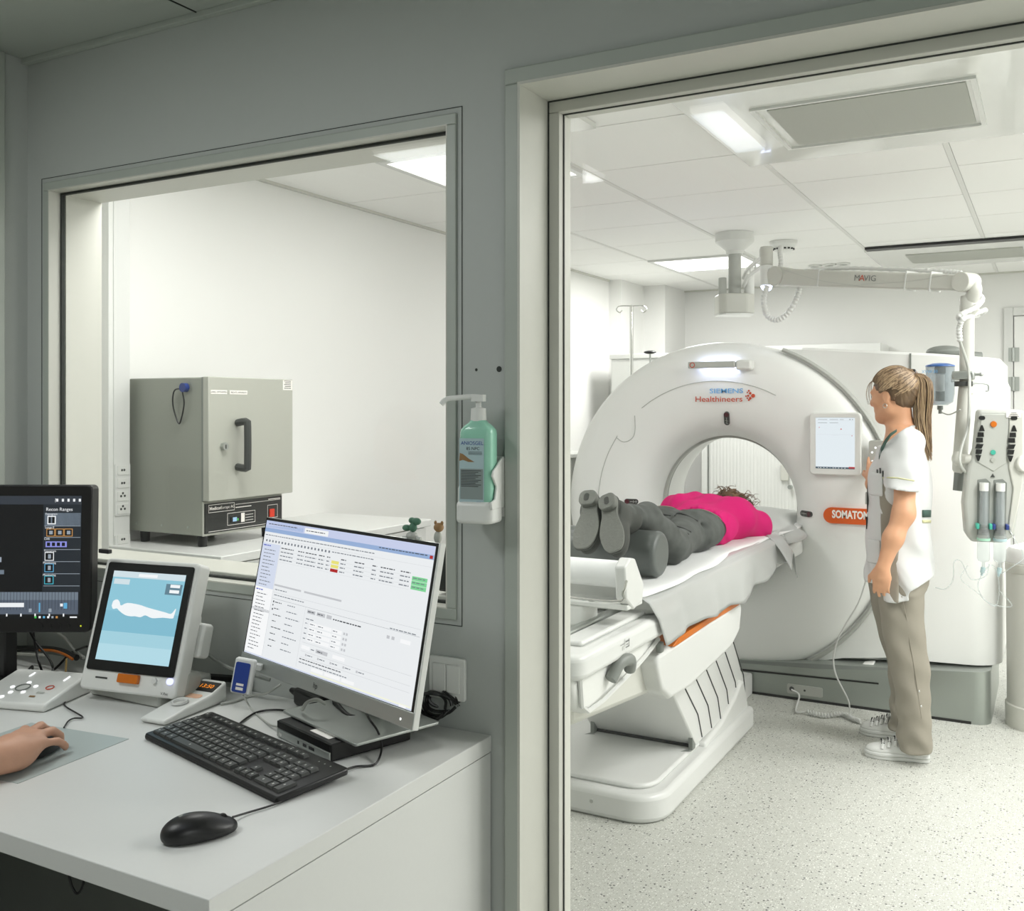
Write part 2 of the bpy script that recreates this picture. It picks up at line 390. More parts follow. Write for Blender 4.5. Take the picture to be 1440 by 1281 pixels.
# ================================================================ ROOM SHELL
XL=-2.985; YB=7.95; XR=2.7; YW0,YW1=1.79,1.955
CX0=-2.556   # left wall of the control room
struct('floor',MB().b2((-3.2,-2.6,-.05),(XR+.2,8.2,0)),M_floor)
W1=(-2.455,-1.14,1.012,2.05)   # window_1 opening
W2=(-.96,1.6,.02,2.11)           # window_2 opening
w=MB()
w.b2((XL-.1,YW0,0),(W1[0],YW1,2.9)); w.b2((W1[0],YW0,0),(W1[1],YW1,W1[2])); w.b2((W1[0],YW0,W1[3]),(W1[1],YW1,2.9))
w.b2((W1[1],YW0,0),(W2[0],YW1,2.9)); w.b2((W2[0],YW0,W2[3]),(W2[1],YW1,2.9)); w.b2((W2[1],YW0,0),(XR+.1,YW1,2.9))
struct('wall_middle',w,M_pwall)
w=MB(); w.b2((XL-.12,YW1,0),(XL,8.1,2.9)); w.b2((XL,6.99,0),(XL+.10,7.46,2.9)); struct('wall_left',w,M_wall)
w=MB(); w.b2((XL-.12,YB,0),(XR+.1,YB+.12,2.9)); w.b2((XL,7.46,0),(-2.70,YB,2.9)); struct('wall_back',w,M_wall)
struct('wall_right',MB().b2((XR,-2.5,0),(XR+.12,8.1,2.9)),M_wall)
struct('wall_near_left',MB().b2((CX0-.12,-2.5,0),(CX0,YW0,2.9)),M_pwall)
struct('wall_rear',MB().b2((-2.7,-2.6,0),(XR+.1,-2.5,2.9)),M_pwall)
tr=MB(); tr.b2((CX0,1.66,0),(CX0+.012,1.715,ZC)); tr.b2((CX0,1.50,0),(CX0+.02,1.60,ZC)); struct('trim_1',tr,M_trimg,bevel=.003)
# ceilings
def tiles(mb,x0,x1,y0,y1,xs,ys,m=0,g=.003,bar=.012):
    X=[x0]+[x for x in xs if x0<x<x1]+[x1]; Y=[y0]+[y for y in ys if y0<y<y1]+[y1]
    for i in range(len(X)-1):
        for j in range(len(Y)-1):
            mb.b2((X[i]+bar,Y[j]+g,ZC),(X[i+1]-bar,Y[j+1]-g,ZC+.02),m)
        if i: mb.b2((X[i]-bar+.0015,y0,ZC-.002),(X[i]+bar-.0015,y1,ZC+.02),1)
gx=[-2.36+.6605*i for i in range(9)]; gx=[-2.37,-1.70,-1.012,-.345,.32,.98,1.65,2.31]; gy=[1.97+.6*i for i in range(10)]; gy=[2.57,3.17,3.77,4.38,4.98,5.57,6.17,6.77,7.37]
m=MB(); tiles(m,XL,XR,YW1,YB,gx,gy); m.b2((XL,YW1,ZC+.02),(XR,YB,ZC+.1),2)
struct('ceiling',m,[M_ceil,M_bar,M_seam],smooth=False)
m=MB(); tiles(m,CX0,XR,-2.5,YW0-.02,[-1.87,-1.2,-.54,.1,.8,1.4,2.1],[1.02,.42,-.18,-.78,-1.38,-1.98],g=.002,bar=.003); m.b2((CX0,-2.5,ZC+.02),(XR,YW0,ZC+.1),1)
struct('ceiling_near',m,[M_ceilg,M_seam,M_seam],smooth=False)
m=MB(); m.b2((CX0,YW0-.02,ZC-.014),(XR,YW0,ZC+.004)); struct('trim_2',m,M_trimg,bevel=.002)
m=MB(); m.b2((XL,YB-.02,ZC-.012),(XR,YB,ZC+.004)); m.b2((XL,YW1,ZC-.012),(XL+.016,6.98,ZC+.004)); struct('trim_3',m,M_frame)
# window 1 : flat architrave, seal, pane, far lining
def ring(mb,x0,x1,z0,z1,t,y0,y1,m=0):
    mb.b2((x0-t,y0,z1),(x1+t,y1,z1+t),m); mb.b2((x0-t,y0,z0-t),(x1+t,y1,z0),m)
    mb.b2((x0-t,y0,z0),(x0,y1,z1),m); mb.b2((x1,y0,z0),(x1+t,y1,z1),m)
q=MB(); ring(q,W1[0],W1[1],W1[2],W1[3],.024,YW0-.006,YW0)
wn=struct('window_1',q,M_trimg,bevel=.002)
q=MB(); ring(q,W1[0]+.001,W1[1]-.001,W1[2]+.001,W1[3]-.001,.003,YW0-.0065,YW0+.036); struct('window_frame',q,M_frame,wn)
q=MB(); ring(q,W1[0]-.036,W1[1]+.036,W1[2]-.036,W1[3]+.036,.0012,YW0-.0015,YW0); struct('paint_joint',q,M_seam,wn)
q=MB(); ring(q,W1[0]+.007,W1[1]-.007,W1[2]+.007,W1[3]-.007,.006,YW0+.030,YW0+.040); struct('window_seal',q,M_seam,wn)
struct('window_pane',MB().b2((W1[0]+.002,YW0+.036,W1[2]+.002),(W1[1]-.002,YW0+.044,W1[3]-.002)),M_glass,wn)
struct('window_sill',MB().b2((W1[0]+.004,YW0+.046,W1[2]+.002),(W1[1]-.004,YW1+.03,W1[2]+.014)),M_frame,wn,bevel=.003)
q=MB(); ring(q,W1[0]+.004,W1[1]-.004,W1[2]+.004,W1[3]-.004,.003,YW0+.046,YW1+.001); struct('window_lining',q,M_frame,wn)
# window 2 : wide architrave, deep lining, inner frame, pane
q=MB(); ring(q,W2[0],W2[1],W2[2],W2[3],.033,YW0-.014,YW0+.0)
wn=struct('window_2',q,M_trimg,bevel=.003)
q=MB(); ring(q,W2[0]+.004,W2[1]-.004,W2[2]+.004,W2[3]-.004,.006,YW0-.0142,YW1); struct('window_lining',q,M_frame,wn)
q=MB(); ring(q,W2[0]+.030,W2[1]-.030,W2[2]+.030,W2[3]-.030,.025,1.905,1.965); struct('window_frame',q,M_frame,wn,bevel=.002)
q=MB(); ring(q,W2[0]+.032,W2[1]-.032,W2[2]+.032,W2[3]-.032,.0035,1.925,1.93); ring(q,W2[0]+.007,W2[1]-.007,W2[2]+.007,W2[3]-.007,.004,1.903,1.906); struct('window_seal',q,M_seam,wn)
struct('window_pane',MB().b2((W2[0]+.028,1.93,W2[2]+.03),(W2[1]-.028,1.938,W2[3]-.03)),M_glass,wn)
q=MB(); q.b2((XL,YB-.02,0),(-.36,YB,.08)); struct('baseboard_back',q,M_frame)
# door at the back
d=MB(); d.b2((-.30,YB-.03,0),(-.24,YB,2.17)); d.b2((.62,YB-.03,0),(.68,YB,2.17)); d.b2((-.24,YB-.03,2.11),(.62,YB,2.17))
dr=struct('door_1',d,M_white2,bevel=.004)
struct('door_leaf',MB().b2((-.234,YB-.022,.005),(.616,YB-.001,2.105)),M_wall,dr,bevel=.002)
for z in (.3,1.62,1.83):
    struct('hinge',MB().cyl((-.238,YB-.034,z-.05),(-.238,YB-.034,z+.05),.012).b2((-.27,YB-.033,z-.05),(-.20,YB-.029,z+.05)),M_silver,dr)
# ---------------------------------------------------------------- ceiling fittings
names=['rectangular ceiling light panel in front of the tall left wall','rectangular lit ceiling light panel above the back of the scanner','added unseen ceiling light panel on the right behind the patient room window','added unseen ceiling light panel at the far right of the patient room','added unseen ceiling light panel near the right wall','added unseen ceiling light panel in the middle of the right ceiling','added unseen ceiling light panel just behind the big window, far right','added unseen ceiling light panel just behind the wall left of the big window']  # panels after the first pair are unseen, added to carry fill light
for (x,y),lb in zip(LP,names):
    t=thing('ceiling_or_fill_light',lb,'ceiling light',(x,y,ZC))
    q=MB(); hx,hy=.325,.297
    for a in ((x-hx,y-hy,x-hx+.03,y+hy),(x+hx-.03,y-hy,x+hx,y+hy),(x-hx+.03,y-hy,x+hx-.03,y-hy+.03),(x-hx+.03,y+hy-.03,x+hx-.03,y+hy)): q.b2((a[0],a[1],ZC-.012),(a[2],a[3],ZC-.0005))
    obj('frame',q,M_white2,t); obj('diffuser',MB().b2((x-hx+.03,y-hy+.03,ZC-.008),(x+hx-.03,y+hy-.03,ZC-.001)),M_panel,t)
for x,y,sx,sy,_ in CL:  # the square panel is unseen and added for fill light
    t=thing('ceiling_or_fill_light',{.3:'added unseen square',.6:'long'}[round(max(sx,sy),1)]+' ceiling light panel of the control room' if sx>.2 else 'narrow cool ceiling light strip of the control room','ceiling light',(x,y,ZC))
    obj('diffuser',MB().b2((x-sx,y-sy,ZC-.02),(x+sx,y+sy,ZC-.001)),M_panel,t)
# glossy panel with grey inset
t=thing('ceiling_panel','large glossy white metal ceiling panel with a grey rectangular grille, right above the window','ceiling panel',(-.1,3.2,ZC))
obj('panel',MB().b2((-1.05,2.02,ZC-.028),(.28,3.87,ZC-.003)),M_glossy,t,bevel=.003)
obj('grille',MB().b2((-.80,3.16,ZC-.034),(-.22,3.62,ZC-.028)),M_grille,t)
q=MB(); 
for a in((-.85,3.13,-.835,3.67),(-.205,3.13,-.19,3.67),(-.835,3.13,-.205,3.142),(-.835,3.658,-.205,3.67)): q.b2((a[0],a[1],ZC-.036),(a[2],a[3],ZC-.028))
obj('grille_frame',q,M_white,t)
t=thing('ceiling_panel','white ceiling panel with a small grey grille, half hidden at the window top corner','ceiling panel',(-1.7,2.9,ZC))
obj('panel',MB().b2((-2.0,2.55,ZC-.02),(-1.38,3.12,ZC-.002)),M_glossy,t); obj('grille',MB().b2((-1.9,2.62,ZC-.024),(-1.5,2.92,ZC-.02)),M_grille,t)
t=thing('air_diffuser','long black slot air diffuser with a grey inset panel by the back door','air diffuser',(-.4,6.9,ZC))
obj('plate',MB().b2((-1.02,6.42,ZC-.014),(1.0,7.3,ZC-.003)),M_glossy,t)
obj('slot',MB().b2((-1.0,6.31,ZC-.016),(1.0,6.40,ZC-.003)),M_black,t)
obj('grille',MB().b2((-.81,6.66,ZC-.018),(-.15,7.07,ZC-.014)),M_grille,t)
t=thing('smoke_detector','round white smoke detector with dark slots on the ceiling','smoke detector',(-1.386,5.86,ZC))
D=rotz(0,(-1.386,5.86,ZC)); obj('base',MB(D).lathe([(.0,-.001),(.078,-.001),(.078,-.02),(.066,-.034),(0,-.034)]),M_white,t)
obj('head',MB(D).lathe([(.0,-.034),(.064,-.034),(.052,-.058),(.03,-.064),(0,-.064)]),M_white,t)
q=MB(D)
for k in range(16):
    a=k*math.pi/8; q.box((.0575*math.cos(a),.0575*math.sin(a),-.048),(.012,.012,.008),M=None)
obj('vent',q,M_black,t)
for k,px in enumerate((1146,1166,1186)):
    p=PZ(px,373-k*1.5,ZC); t=obj('ceiling_spot',MB(Matrix.Translation(p)).lathe([(.03,-.001),(.045,-.001),(.045,-.012),(.03,-.012),(.03,-.001)]).lathe([(0,-.004),(.03,-.004)],m=1),[M_white,M_mgrey])
    tag(t,'%s of three small round recessed ceiling spots behind the support arm'%('leftmost','middle','rightmost')[k],'ceiling spot','recessed ceiling spots')
# ================================================================ CT SCANNER
bx,bz=-1.52,.925; GY=4.944
g=thing('ct_scanner','large white ring-shaped CT scanner with round bore, touch screen and orange name plate','scanner',(bx,5.3,0))
ML=Matrix(((1,0,0,bx),(0,0,1,0),(0,-1,0,bz),(0,0,0,1)))   # lathe axis -> +y ; local z = world y
ML=Matrix(((1,0,0,bx),(0,0,1,0),(0,1,0,bz),(0,0,0,1)))
prof=[(.372,5.20),(.374,5.16),(.382,5.11),(.398,5.065),(.422,5.03),(.452,5.003),(.49,4.985),(.54,4.972),(.60,4.963),(.68,4.958),(.76,4.962),(.81,4.975),(.84,4.996),(.858,5.025),(.865,5.06),(.867,5.13),(.867,5.72)]
obj('front_cover',MB(ML).lathe(prof,n=160),M_gantry,g,angle=50)
obj('bore_lining',MB(ML).lathe([(.372,5.198),(.36,5.2),(.36,5.235)],n=120),M_lgrey,g,angle=50)
obj('bore_tube',MB(ML).lathe([(.364,5.245),(.366,5.42),(.385,5.58),(.43,5.70)],n=120),M_gantry,g,angle=50)
obj('scan_window_ring',MB(ML).lathe([(.361,5.235),(.361,5.245)],n=120),M_dgrey,g)
# trim ring between dome and side housing (arc)
def arcgroove(r0,r1,y0,y1,a0,a1,n=90): return MB(ML).lathe([(r0,y1),(r0,y0),((r0+r1)/2,y0-.006),(r1,y0),(r1,y1)],n=n,a0=a0,a1=a1)
obj('trim_ring',arcgroove(.868,.888,5.012,5.06,-82,68),M_lgrey,g,angle=60)
# side housing
def ztop(x): return 1.745-.075*(x+1.2) if x<-.5 else 1.6925-.10*(x+.5)
def zbot(x): return np.interp(x,[-1.6,-1.2,-.8,-.2],[.10,.14,.235,.252])
out=[(-1.10,5.035),(-.9,5.035),(-.7,5.035),(-.5,5.035),(-.36,5.035)]
cr=.13
for i in range(9):
    a=math.radians(-90+90*i/8); out.append((-.33+cr*math.cos(a),5.035+cr+cr*math.sin(a)))
out+=[(-.2,5.78),(-.7,5.78),(-1.10,5.78)]
n=len(out); vs=[(x,y,float(zbot(x))) for x,y in out]+[(x,y,ztop(x)) for x,y in out]+[( -.9+(x+.9)*.985,5.4+(y-5.4)*.96,ztop(x)+.012) for x,y in out]
fs=[(i,(i+1)%n,n+(i+1)%n,n+i) for i in range(n)]+[(n+i,n+(i+1)%n,2*n+(i+1)%n,2*n+i) for i in range(n)]+[tuple(range(2*n,3*n)),tuple(range(n-1,-1,-1))]
obj('side_housing',MB().add(vs,fs),M_gantry,g,angle=30)
obj('housing_shoulder',MB(Matrix(((1,0,0,0),(0,0,1,0),(0,1,0,0),(0,0,0,1)))).prism([(-1.30,1.45),(-1.1,1.45),(-1.1,1.7375),(-1.18,1.7435),(-1.30,1.70)],5.036,5.78),M_gantry,g)
obj('rear_cover',MB().b2((-1.0,5.80,.25),(-.19,5.93,1.60)),M_gantry,g,bevel=.05)
p=PY(1280,498,5.03); q=MB().b2((p.x-.004,5.028,1.40),(p.x+.004,5.036,p.z-.01)); q.b2((p.x-.004,5.03,p.z-.012),(p.x+.004,5.7,p.z+.004)); obj('housing_gap',q,M_mgrey,g)
# lower fairing over the base, right of the dome
q=MB(); pts=[(1045,938),(1110,945),(1225,948),(1226,962),(1110,957),(1080,947)]
obj('foot_fairing',MB(Matrix(((1,0,0,0),(0,0,1,0),(0,1,0,0),(0,0,0,1)))).prism([(-1.42,.10),(-1.2,.122),(-.75,.215),(-.75,.165),(-1.15,.085),(-1.42,.06)],4.985,5.06),M_gantry,g,bevel=.006)
# base
q=MB(); base=[(-2.3,GY+.05),(-2.2,GY),(-1.0,GY),(-.33,GY)]
for i in range(8):
    a=math.radians(-90+90*i/7); base.append((-.31+.07*math.cos(a),GY+.07+.07*math.sin(a)))
base+=[(-.24,5.75),(-2.3,5.75)]
n=len(base); zt=lambda x: float(np.interp(x,[-2.3,-1.4,-.75,-.24],[.105,.112,.20,.245]))
vs=[(x,y,.0) for x,y in base]+[(x,y,zt(x)) for x,y in base]
obj('base',MB().add(vs,[(i,(i+1)%n,n+(i+1)%n,n+i) for i in range(n)]+[tuple(range(n,2*n)),tuple(range(n-1,-1,-1))]),M_base,g)
obj('floor_seal',MB().b2((-2.2,GY-.004,.0),(-.32,GY+.01,.012)),M_black,g)
q=MB(); q.add([(-1.42,GY-.003,.108),(-.72,GY-.003,.128),(-.72,GY-.003,.136),(-1.42,GY-.003,.118)],[(0,1,2,3)]); obj('base_gap',q,M_black,g)
MF=Matrix(((1,0,0,0),(0,0,-1,0),(0,1,0,0),(0,0,0,1)))     # local x,y -> world x,z ; local z -> -y (towards the viewer)
def MFy(y): return Matrix.Translation((0,y,0))@MF
sp=obj('socket_panel',MB(MFy(GY)).prism(rrect(-1.151,.028,-.979,.075,.008),-.001,.004),M_lgrey,g)
obj('socket',MB(MFy(GY)).lathe([(0,.012),(.008,.012),(.012,.004),(.012,0)],M=MFy(GY)@Matrix.Translation((-1.128,.052,0))),M_dgrey,sp)
obj('socket',MB(MFy(GY)).lathe([(0,.006),(.005,.006),(.006,0)],M=MFy(GY)@Matrix.Translation((-1.065,.052,0))),M_dgrey,sp)
# service seams on the dome
def ys(r): return float(np.interp(r,[p[0] for p in prof[:15]],[p[1] for p in prof[:15]]))
def onface(a,r,off=.001): 
    t=math.radians(a); return Vector((bx+r*math.cos(t),ys(r)-off,bz+r*math.sin(t)))
q=MB(); q.tube([onface(a,.66) for a in range(62,134,6)],.0022,n=5); q.tube([onface(a,.66) for a in (146,155,165,175,183)],.0022,n=5)
tb=[onface(133,.655),onface(135,.63),onface(138,.60),onface(141.5,.585),onface(145,.595),onface(147,.62),onface(147,.655)]
q.tube(tb,.0025,n=5); obj('service_seam',q,M_lgrey,g)
q=MB(); c=[PY(828,613,4.985),PY(838,612,4.985),PY(839,647,4.985),PY(827,646,4.985)]
q.tube([v-Vector((0,.0,0)) for v in c],.0025,n=5,sm=2); obj('side_latch',q,M_lgrey,g)
# lamp bar on top
l0=PY(971,514,4.93); l1=PY(1050,514,4.93)
Mb=frame((l0+l1)/2+Vector((0,0,.0)),(1,0,0),(0,0,1))
lb=obj('light_bar',MB().b2((l0.x,4.885,l0.z-.017),(l1.x-.05,4.915,l0.z+.017)),M_lgrey,g,bevel=.005)
obj('bar_end',MB().b2((l1.x-.05,4.90,l0.z-.028),(l1.x+.03,4.99,l0.z+.022)),M_white,lb,bevel=.01)
obj('bar_bracket',MB().b2((l0.x+.06,4.915,l0.z-.010),(l1.x,4.99,l0.z+.010)),M_white,lb)
obj('glow_strip',MB().b2((l0.x+.05,4.925,l0.z+.0105),(l1.x-.03,4.955,l0.z+.0150)).b2((l0.x+.05,4.925,l0.z-.0150),(l1.x-.03,4.955,l0.z-.0105)),M_mood,lb)
obj('bar_symbol',MB(MFy(4.884)).lathe([(.010,.001),(.014,.001)],M=MFy(4.884)@Matrix.Translation((l0.x+.025,l0.z,0)),n=24),M_ored,lb)
# lettering
yF=4.955
def Mt(px,py,y=yF): 
    p=PY(px,py,y); return frame(p,(1,0,0),(0,0,1))
def span(px0,px1,y=yF): return (PY(px1,550,y)-PY(px0,550,y)).x
def fit(name,s,px0,px1,py,h,mt,par,y=yF,bold=.0,label=None):
    o=text(name,s,Matrix.Identity(4),h,mt,par,bold=bold); xs=[v.co.x for v in o.data.vertices]
    k=span(px0,px1,y)/(max(xs)-min(xs)); c=(max(xs)+min(xs))/2
    p=PY((px0+px1)/2,py,y); p.x=(PY(px0,py,y).x+PY(px1,py,y).x)/2
    o.data.transform(frame(p,(1,0,0),(0,0,1))@Matrix.Diagonal((k,1,1,1))@Matrix.Translation((-c,0,0)))
    if label: o['label']=label
    return o
fit('lettering','SIEMENS',998,1045,550,.034,M_blue,g,bold=.0003,label='light blue lettering')
fit('lettering','Healthineers',978,1044,561.5,.040,M_ored,g,bold=.0003,label='orange-red lettering')
q=MB()
for px,py,r in((1049,557,1.2),(1051,552,1.2),(1051,560,1.2),(1052,556.5,1.6),(1053,549.5,1.5),(1053,562.5,1.5),(1055,553,2.),(1055,560,2.),(1059,556.5,3.0)):
    p=PY(px,py,yF); q.lathe([(0,.0),(r*.0034,.0)],M=frame(p,(1,0,0),(0,0,1)),n=12)
obj('dot_emblem',q,M_ored,g)
# positioning laser windows
for nm,px,py,w_,h_,rot in(('top',1021,609,.028,.065,12),('left',918,709,.075,.028,0),('right',1133,720,.052,.032,0)):
    r=.46 if nm!='top' else .45
    if nm=='left': r=.445
    a={'top':84,'left':178.5,'right':-1}[nm]
    t=math.radians(a); rr=(.425+.47)/2+{'top':.02,'left':.03,'right':0.0}[nm]; s0=ys(rr-.03); s1=ys(rr+.03)
    c=Vector((bx+rr*math.cos(t),ys(rr)-.004,bz+rr*math.sin(t))); rad=Vector((math.cos(t)*.06,s1-s0,math.sin(t)*.06)).normalized()
    tan=Vector((-math.sin(t),0,math.cos(t))); Mw=frame(c,tan,rad)
    if Mw[1][2]>0: Mw=frame(c,-tan,rad)
    L=.038; W_=.0145
    lw=obj('laser_window',MB(Mw).prism(rrect(-W_,-L,W_,L,.0144),-.01,.003),M_smoke,g)
    obj('laser_lens',MB(Mw).prism(rrect(-W_+.002,L-.026,W_-.002,L-.002,.012),.003,.0042),M_laser,lw,bevel=0)
    obj('scale_marks',MB(Mw).rect(-.001,-L+.006,.001,L-.03,.0036).rect(-.009,-L+.012,.009,-L+.0135,.0036).rect(-.009,-.012,.009,-.0105,.0036),M_lgrey,lw)
# touch screen on the front
p0=PY(1139,580,4.945);p1=PY(1212,669,4.945)
Ms=MFy(4.945)
sc=obj('touch_screen',MB(Ms).prism(rrect(p0.x,p1.z,p1.x,p0.z,.022,8),-.02,.018),M_white,g,bevel=.006)
s0=PY(1147,587,4.926);s1=PY(1202,660,4.926); Ms2=MFy(4.9265)
obj('screen',MB(Ms2).rect(s0.x,s1.z,s1.x,s0.z),screenmat('screen_pale',(232,240,246),1.0),sc)
q=MB(Ms2); W_=s1.x-s0.x; Hh=s0.z-s1.z
def R(u0,v0,u1,v1,m=0,h=.0008): q.rect(s0.x+u0*W_,s0.z-v1*Hh,s0.x+u1*W_,s0.z-v0*Hh,h,m)
R(0,0,1,.004,0);R(0,.965,1,1,1);R(.85,.955,1,.99,2)
for u in (.06,.12,.2,.28,.36,.44,.5,.58,.66,.74): R(u,.975,u+.025,.99,3)
for v in (.035,.10): R(.06,v,.30,v+.008,4);R(.36,v,.58,v+.008,4)
R(.62,.035,.72,.043,4);R(.86,.03,.9,.045,4);R(.93,.03,.96,.045,4);R(.02,.06,.98,.063,5);R(.02,.33,.98,.333,5);R(.08,.19,.11,.20,2);R(.64,.215,.67,.235,2);R(.92,.345,.94,.36,2);R(.4,.345,.6,.348,5)
obj('screen_graphics',q,[screenmat('scr_grey',(150,160,170)),screenmat('scr_slate',(70,90,104)),screenmat('scr_red',(200,60,60)),screenmat('scr_white',(255,255,255)),screenmat('scr_text',(150,156,160)),screenmat('scr_line',(212,216,222))],sc,fix=False)
# hand button panel beside the screen
b0=PY(1222,619,4.945);b1=PY(1241,668,4.945)
bp=obj('button_panel',MB(Ms).prism(rrect(b0.x,b1.z,b1.x+.02,b0.z,.012),-.02,.012),M_lgrey,g,bevel=.003)
q=MB(MFy(4.932)); 
for u,v in((.35,.22),(.18,.36),(.55,.36),(.2,.62),(.5,.62),(.35,.5)):
    x=b0.x+u*.09; z=b0.z-v*.16; q.lathe([(0,.002),(.004,.002),(.005,0)],M=MFy(4.932)@Matrix.Translation((x,z,0)),n=12)
obj('lit_button',q,screenmat('lit_button',(255,255,255),1.5),bp)
# name plate
n0=PY(1158,713,4.95);n1=PY(1158,735,4.95)
np_=obj('name_plate',MB(MFy(4.95)).prism(rrect(n0.x,n1.z,n0.x+.42,n0.z,(n0.z-n1.z)/2-.001,8),-.04,.003),M_sign,g)
fit('lettering','SOMATOM',1170,1222,724.5,.052,M_slet,np_,y=4.946,bold=.002,label='white lettering')
# ---------------------------------------------------------------- couch
t=thing('patient_table','white patient couch on a wide plinth with lift cover, milky side drape and orange stripe','scanner table',(-1.45,3.9,0))
XRt=-1.10; XLt=-1.72
def yz(M=None): return Matrix(((0,0,1,0),(1,0,0,0),(0,1,0,0),(0,0,0,1)))  # local x->y, y->z, z->x
pl=rrect(-1.98,3.18,-1.175,4.42,.13,8)
pl=[p for p in pl if p[1]<4.0]; pl=[(-1.175,4.42),(-1.98,4.42)]+pl
obj('plinth',MB().prism(pl,0.0,.10),M_white2,t,bevel=.02,seg=3)
obj('plinth_neck',MB().b2((-1.80,4.40,0),(-1.32,4.93,.11)),M_white2,t,bevel=.01)
obj('plinth_top',MB().prism(rrect(-1.93,3.235,-1.225,4.38,.10,8),.098,.118),M_white2,t,bevel=.012,seg=3)
q=MB(yz()).prism([(3.78,.085),(4.41,.085),(4.38,.15),(4.33,.23),(4.30,.24),(4.20,.19),(4.0,.135),(3.78,.117)],-1.72,-1.198); obj('plinth_rear',q,M_white2,t,bevel=.012,seg=3)
q=MB()
for px,py in((797,1127),(832,1136)):
    p=PY(px,py,3.18); obj('plinth_screw',MB().cyl((p.x,3.176,.055),(p.x,3.19,.055),.007,n=12),M_lgrey,t)
q=MB()
for px,py in ((832,1030),(967,1054)):
    p=PZ(px,py,.12); q=MB(); q.add([(p.x-.02,p.y-.03,.1186),(p.x+.02,p.y-.01,.1186),(p.x-.005,p.y+.005,.1186)],[(0,1,2)]); obj('floor_marker',q,M_mgrey,t,fix=False)
xr=-1.215
ped=obj('lift_cover',MB(yz()).prism([(3.71,.125),(4.45,.135),(4.13,.55),(3.29,.55)],-1.66,xr),M_white2,t,bevel=.006)
q=MB()
for k in range(6):
    u=.12+.17*k
    a=Vector((xr+.0015,3.71+(4.45-3.71)*u,.14)); b=Vector((xr+.0015,3.29+(4.13-3.29)*u,.55)); mid=a.lerp(b,.25)+Vector((0,.03,0))
    q.tube([a+Vector((0,-.02,0)),mid,b],.0028,n=4,sm=0)
obj('cover_fold',q,M_dgrey,ped)
obj('cover_gap',MB().b2((-1.65,3.70,.118),(-1.225,3.712,.130)),M_black,ped)
q=MB()
for x in(-1.64,-1.225): obj('cover_clip',MB().b2((x-.008,3.67,.118),(x+.008,3.705,.17)),M_mgrey,ped)
# upper carriage
up=obj('carriage_cover',MB(yz()).prism([(3.02,.53),(3.10,.48),(3.30,.47),(3.80,.50),(3.92,.545),(3.95,.635),(3.93,.66),(2.98,.655),(2.97,.62)],-1.66,-1.10),M_white2,t,bevel=.03,seg=4)
obj('stripe',MB(yz()).prism([(3.12,.650),(3.5,.656),(3.92,.655),(3.92,.672),(3.55,.680),(3.16,.672),(3.10,.655)],-1.60,-1.094),M_orange,t,bevel=.003)
obj('undercarriage',MB(yz()).prism([(2.45,.56),(3.05,.50),(3.9,.52),(3.9,.70),(2.45,.70)],-1.62,-1.16),M_offw,t,bevel=.02)
obj('lower_shell',MB(yz()).prism([(2.36,.72),(2.40,.625),(2.47,.60),(2.95,.655),(3.06,.72)],-1.70,-1.115),M_white,t,bevel=.02,seg=3)
q=MB(); q.tube([(-1.108,2.40,.715),(-1.108,2.45,.615),(-1.108,2.80,.655),(-1.108,3.0,.70)],.007,n=6,sm=3); obj('shell_rim',q,M_white2,t)
tt=obj('tabletop',MB().prism(rrect(XLt,2.35,XRt+.015,5.6,.05,6),.715,.785),M_white2,t,bevel=.018,seg=4)
obj('tabletop_ridge',MB().b2((XLt,2.38,.783),(XLt+.08,5.5,.815)).b2((XRt-.10,2.46,.783),(XRt-.03,5.5,.800)),M_white2,tt,bevel=.01)
q=MB(); q.b2((XRt-.135,2.50,.784),(XRt-.105,3.1,.806)); obj('side_rail',q,M_silver,tt,bevel=.008)
obj('rail_end',MB().cyl((XRt-.12,2.498,.796),(XRt-.12,2.505,.796),.012,n=12),M_lgrey,tt)
h0=PX(872,938,-1.10); 
obj('release_handle',MB().tube([h0+Vector((0,-.07,-.02)),h0+Vector((.012,-.03,.02)),h0+Vector((.022,.02,.02)),h0+Vector((.012,.045,-.015))],.018,n=10),M_mgrey,t)
h1=PX(928,910,-1.10); obj('latch_knob',MB().box(h1,(.02,.03,.035)),M_mgrey,t,bevel=.006)
p=PX(879,906,XRt+.0165)
q=MB(Matrix(((0,0,1,XRt+.0165),(1,0,0,p.y),(0,1,0,p.z),(0,0,0,1))))
q.rect(-.035,.002,-.004,.004);q.rect(-.002,-.006,0,.016);q.rect(-.02,-.014,-.018,-.002);q.rect(-.010,-.014,-.008,-.002);q.rect(.006,.004,.034,.008);q.rect(.006,-.012,.034,-.009);q.rect(.030,-.012,.033,.012);q.rect(.010,-.004,.024,-.002)
obj('printed_symbol',q,M_inkl,tt,fix=False)
